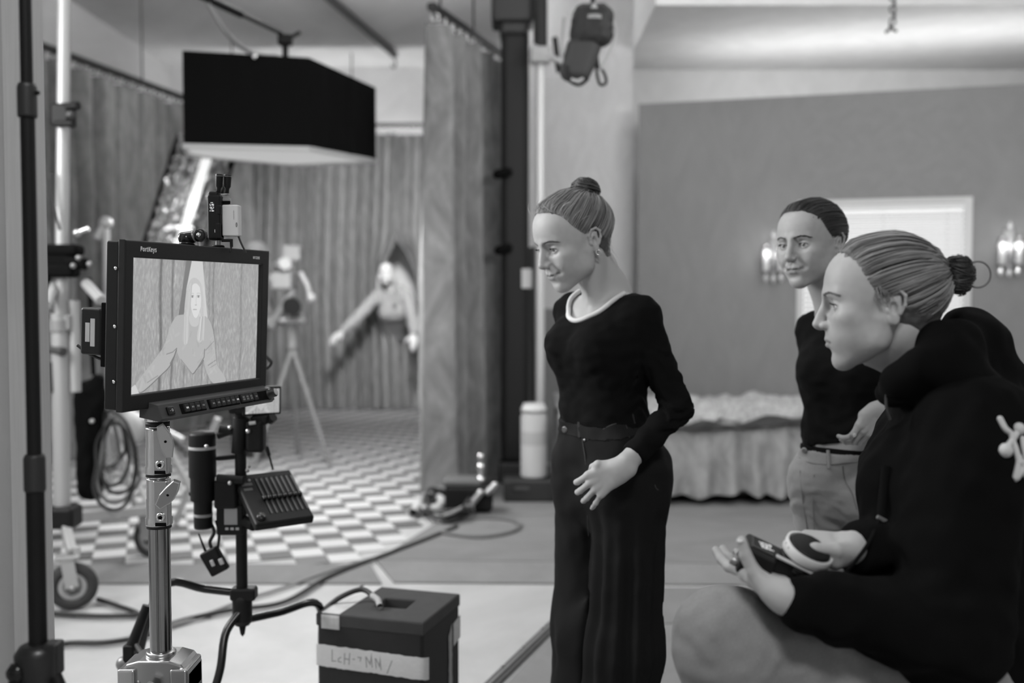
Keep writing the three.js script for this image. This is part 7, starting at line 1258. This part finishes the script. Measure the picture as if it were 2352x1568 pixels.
  hz.add(fCone(at(2085, 1110, 1.69), at(2090, 1290, 1.69), 0.072, 0.075), 0.05);
  const fold = (x, y, z) => 0.007 * noise3(x * 7, y * 6, z * 7) + 0.0035 * noise3(x * 18, y * 16, z * 18) + 0.004 * Math.sin(y * 42 + x * 34 + 6 * noise3(x * 4, y * 4, z * 4)) * smooth(1.0, 0.8, y);
  hz.swell(fold); const hf0 = hz.fn; hz.cut(fEll(neck.clone().add(V(-0.01, 0.03, 0)), [0.058, 0.04, 0.06]), 0.006);
  part(t, 'hoodie', netMesh(hz.fn, V(0.28, 0.58, -2.1), V(1.16, 1.29, -1.34), 0.0078), mHood, 'loose black hoodie');
  const hd2 = new Field(), ring = [[2040, 905, 1.70], [2062, 880, 1.645], [2118, 842, 1.615], [2185, 800, 1.66], [2232, 785, 1.76], [2205, 800, 1.87], [2125, 850, 1.86], [2060, 895, 1.79], [2042, 907, 1.72]].map((q) => at(...q)), rad = [0.016, 0.020, 0.026, 0.038, 0.046, 0.040, 0.026, 0.020, 0.016];
  for (let i = 0; i < ring.length - 1; i++) hd2.add(fCone(ring[i], ring[i + 1], rad[i], rad[i + 1]), 0.03);
  hd2.add(fCone(at(2235, 785, 1.76), at(2292, 900, 1.77), 0.048, 0.062), 0.04); hd2.add(fCone(at(2180, 800, 1.64), at(2235, 905, 1.62), 0.04, 0.052), 0.04); hd2.add(fCone(at(2250, 800, 1.84), at(2300, 900, 1.86), 0.04, 0.05), 0.04); hd2.add(fSlab(at(2150, 880, 1.72), at(2260, 925, 1.75), 0.04, 0.05, SL, 0.06, 0.09), 0.05);
  hd2.cut(fCone(at(2200, 760, 1.74), at(2262, 880, 1.75), 0.018, 0.026), 0.03); hd2.swell((x, y, z) => 0.004 * noise3(x * 14, y * 14, z * 14) + 0.0025 * Math.sin(x * 60 + y * 40));
  part(t, 'hood', netMesh(hd2.fn, V(0.58, 1.10, -2.0), V(0.96, 1.36, -1.5), 0.0065), mHood, 'hood bunched behind the neck');
  part(t, 'drawstring', tube([at(2040, 880, 1.655), at(2036, 930, 1.64), at(2046, 965, 1.63)], 0.003, 20), mBlack);
  const ray = (px, py, back) => onSurface(hf0, at(px, py, 1.2), at(px, py, 1.6).sub(at(px, py, 1.2)), back);
  const mPrint = grey(0.48, 0.8), strokes = [[[2297, 962], [2310, 985], [2322, 996], [2326, 1012], [2334, 1035], [2341, 1062]], [[2340, 985], [2330, 1002], [2318, 1020], [2310, 1034]], [[2349, 1008], [2352, 1030], [2358, 1060]], [[2341, 1050], [2336, 1080], [2332, 1099], [2345, 1082], [2356, 1066]], [[2346, 1060], [2354, 1085], [2362, 1100]], [[2360, 990], [2372, 1020], [2366, 1060], [2380, 1090]]];
  strokes.forEach((s, i) => { const q = s.map(([a, c]) => ray(a, c, 0.0008)); part(t, 'back_print', [tube(q, 0.0052, 30, 6), ball(q[0], i === 1 ? 0.010 : 0.005, 8), ball(q[q.length - 1], i === 1 ? 0.011 : 0.006, 8)], mPrint, i ? undefined : 'pale bone-like print on the back'); });
  // trousers
  const mPale = grey(0.26, 0.9, { map: rep(texCloth, 50, 50) }), pn = new Field(); pn.add(fSlab(hip, hip.clone().add(V(0, 0.05, 0)), 0.12, 0.11, SL, 0.06, 0.06), 0.05);
  for (const [hp, kn, an] of [[hpL, knL, anL], [hpR, knR, anR]]) { pn.add(fCone(hp, kn, 0.105, 0.075), 0.04); pn.add(fCone(kn, an, 0.075, 0.07), 0.04); }
  pn.swell((x, y, z) => 0.0045 * noise3(x * 9, y * 9, z * 9) + 0.002 * noise3(x * 26, y * 26, z * 26)); pn.keep((x, y, z) => anL.y + 0.01 - y, 0.004);
  part(t, 'trousers', netMesh(pn.fn, V(0.2, 0.38, -2.15), V(1.1, 0.98, -1.36), 0.008), mPale, 'pale trousers over raised knees');
  for (const an of [anL, anR]) part(t, 'shoe', netMesh(new Field().add(fCone(an.clone().add(V(0, -0.02, 0)), an.clone().addScaledVector(F, 0.16).add(V(0, -0.04, 0)), 0.048, 0.036), 0.02).fn, an.clone().add(V(-0.26, -0.12, -0.12)), an.clone().add(V(0.1, 0.06, 0.12)), 0.012), mBlack);
  // lanyard hanging between the arms
  const lp = [[2034, 1070], [2028, 1130], [2022, 1190]].map(([a, c]) => ray(a, c, 0.004));
  part(t, 'lanyard', [tube(lp, 0.007, 24), tube([lp[2], at(1985, 1262, 1.535), at(1930, 1325, 1.53), at(1888, 1352, 1.54)], 0.0032, 30)], mBlackMatt);
  part(t, 'lanyard_clip', bar(lp[2].clone().add(V(-0.008, 0.004, 0.006)), lp[2].clone().add(V(0.008, -0.004, 0.006)), 0.007, 0.005, V(0, 1, 0), 0.002), grey(0.16, 0.5, { metalness: 0.4 }));
  // hair
  const knot = V(0, 0.048, -0.108), LINEM = hairLine([[0, 0.70, 0.74], [0.4, 0.66, 0.66], [0.64, 0.46, 0.5], [0.82, 0.12, 0.36], [0.93, -0.22, 0.2], [0.97, 0.08, 0.0], [0.9, -0.48, -0.22], [0.6, -0.72, -0.6], [0, -0.78, -0.78]]);
  part(t, 'hair', mergeSkin([place(hairCap(h, ho, 0.0015, faceCut, 0.10), h), place(strandTubes(combedHair({ count: 1500, line: LINEM, knot, thick: 0.008, volume: 0.009, drop: 0.1 }), 0.0013, 0.18, 0.55), h)]), mHair, 'fair hair combed back');
  part(t, 'hair_bun', mergeSkin([place(netMesh(new Field().add(fEll(V(0, 0.045, -0.135), [0.024, 0.034, 0.022]), 0.01).fn, V(-0.04, 0, -0.18), V(0.04, 0.1, -0.09), 0.004, () => 0.02), h), place(strandTubes(bunPaths(V(0, 0.046, -0.136), 0.029, 280, 1.25, V(0, 1, -0.1)), 0.0013, 0.03, 0.6), h)]), mHair, 'dark hair knot');
  part(t, 'hair_tie', place(new THREE.TorusGeometry(0.021, 0.0016, 8, 30).scale(1, 1.1, 1).rotateY(Math.PI / 2).translate(0, 0.045, -0.17), h), grey(0.12, 0.6), 'thin hair tie loop');
  const wisps = []; for (let i = 0; i < 60; i++) { const s = rnd() > 0.5 ? 1 : -1, a = onScalp(V(s * rr(0.85, 0.98), rr(-0.1, 0.15), rr(0.05, 0.3)), 0.003), p = [a]; let d = V(s * 0.3, -0.6, rr(-0.2, 0.5)).normalize(), c = a.clone(); for (let k = 0; k < 6; k++) { d.add(V(s * rr(-0.3, 0.25), -0.1, rr(-0.4, 0.1))).normalize(); c = c.clone().addScaledVector(d, 0.005); p.push(c); } wisps.push(p); }
  part(t, 'loose_strands', place(strandTubes(wisps, 0.0006, 0.16, 0.4), h), mHair).userData.kind = 'stuff';

  // the stool he sits on (below the frame)
  const st = thing('tall_stool', 'tall black stool under the sitting man', 'stool', base), sy = hip.y - 0.125;
  part(st, 'seat', turned([[0, 0], [0.17, 0], [0.18, 0.015], [0.17, 0.04], [0, 0.045]], V(hip.x + 0.02, sy - 0.045, hip.z), up3, 28), mBlack);
  for (const [a, c] of [[-1, -1], [1, -1], [-1, 1], [1, 1]]) part(st, 'leg', rod(V(hip.x + 0.02 + a * 0.11, sy - 0.04, hip.z + c * 0.11), V(hip.x + 0.02 + a * 0.17, 0.01, hip.z + c * 0.17), 0.013), mBlack);
  const fr = thing('foot_box', 'black wooden box under the feet of the sitting man', 'box', V((anL.x + anR.x) / 2 - 0.05, 0, (anL.z + anR.z) / 2));
  part(fr, 'box_body', bx(anL.x - 0.22, anL.x + 0.1, 0.01, anL.y - 0.085, Math.min(anL.z, anR.z) - 0.08, Math.max(anL.z, anR.z) + 0.08), mBlack);

  // the focus handset he holds
  const hc = at(1786, 1304, 1.56), hx = V(0.86, -0.40, 0.12).normalize(), hy0 = V(0.34, 0.88, 0.26), hyv = hy0.addScaledVector(hx, -hy0.dot(hx)).normalize(), hzv = hx.clone().cross(hyv);
  const hq = basisQuat(hx, hyv, hzv), hs2 = localThing('focus_handset', 'black wireless focus handset with white marking ring in the man\'s hands', 'handset', hc, hq);
  part(hs2, 'body', [rbx(0.125, 0.05, 0.042, 0.006, [0.006, 0.0, 0]), rbx(0.05, 0.046, 0.06, 0.006, [-0.036, 0.0, 0.004])], mBlack);
  part(hs2, 'wheel_housing', turned([[0, 0], [0.034, 0], [0.036, 0.006], [0.034, 0.02], [0, 0.022]], V(0.03, 0.012, -0.012), V(0, 1, 0.1), 36), mBlackGloss);
  part(hs2, 'marking_ring', turned([[0.0335, 0.0], [0.0385, 0.0], [0.0385, 0.016], [0.0335, 0.016], [0.0335, 0]], V(0.03, 0.034, -0.012), V(0, 1, 0.1), 48), grey(0.62, 0.6), 'white marking ring');
  part(hs2, 'focus_wheel', turned([[0, 0], [0.0325, 0], [0.0325, 0.02], [0.029, 0.024], [0, 0.024]], V(0.03, 0.03, -0.012), V(0, 1, 0.1), 36), mBlack);
  for (let i = 0; i < 22; i++) { const a = i / 22 * 6.283; part(hs2, 'ring_mark', rbx(0.0006, i % 3 ? 0.003 : 0.006, 0.0022, 0.0002, [0, 0, 0], 1).rotateY(-a).translate(0.03 + 0.0387 * Math.cos(a), 0.043, -0.012 + 0.0387 * Math.sin(a)), grey(0.12, 0.6)); }
  part(hs2, 'slider', rbx(0.075, 0.003, 0.009, 0.001, [0.022, 0.0265, 0.022]), grey(0.45, 0.45), 'pale slider bar');
  const dm = decalMat(textTex(128, 96, (c) => { c.fillStyle = 'rgb(235,235,235)'; for (let r = 0; r < 4; r++) { let x = 8; for (let q = 0; q < 4; q++) { const w = 10 + ((q * 13 + r * 7) % 5) * 6; if (x + w < 120) c.fillRect(x, 8 + r * 22, w, 12); x += w + 7; } } })); dm.emissive.setRGB(1, 1, 1); dm.emissiveIntensity = 0.35;
  part(hs2, 'display', rbx(0.036, 0.002, 0.04, 0.0008, [-0.036, 0.0238, 0.004]), mBlackGloss); part(hs2, 'display_text', new THREE.PlaneGeometry(0.026, 0.022).rotateX(-Math.PI / 2).rotateY(0.3).translate(-0.03, 0.0253, 0.002), dm, 'lit lines of small text');
  part(hs2, 'connector', [turned([[0, 0], [0.007, 0], [0.007, 0.014], [0, 0.014]], V(-0.058, -0.012, 0.02), V(-1, 0, 0), 14), turned([[0, 0], [0.005, 0], [0.005, 0.012], [0, 0.012]], V(-0.058, -0.014, 0.0), V(-1, -0.3, 0), 14)], grey(0.3, 0.4, { metalness: 0.8 }));
}

scene.traverse((o) => { if (o.isMesh) { o.castShadow = true; o.receiveShadow = true; } });
renderer.render(scene, camera);
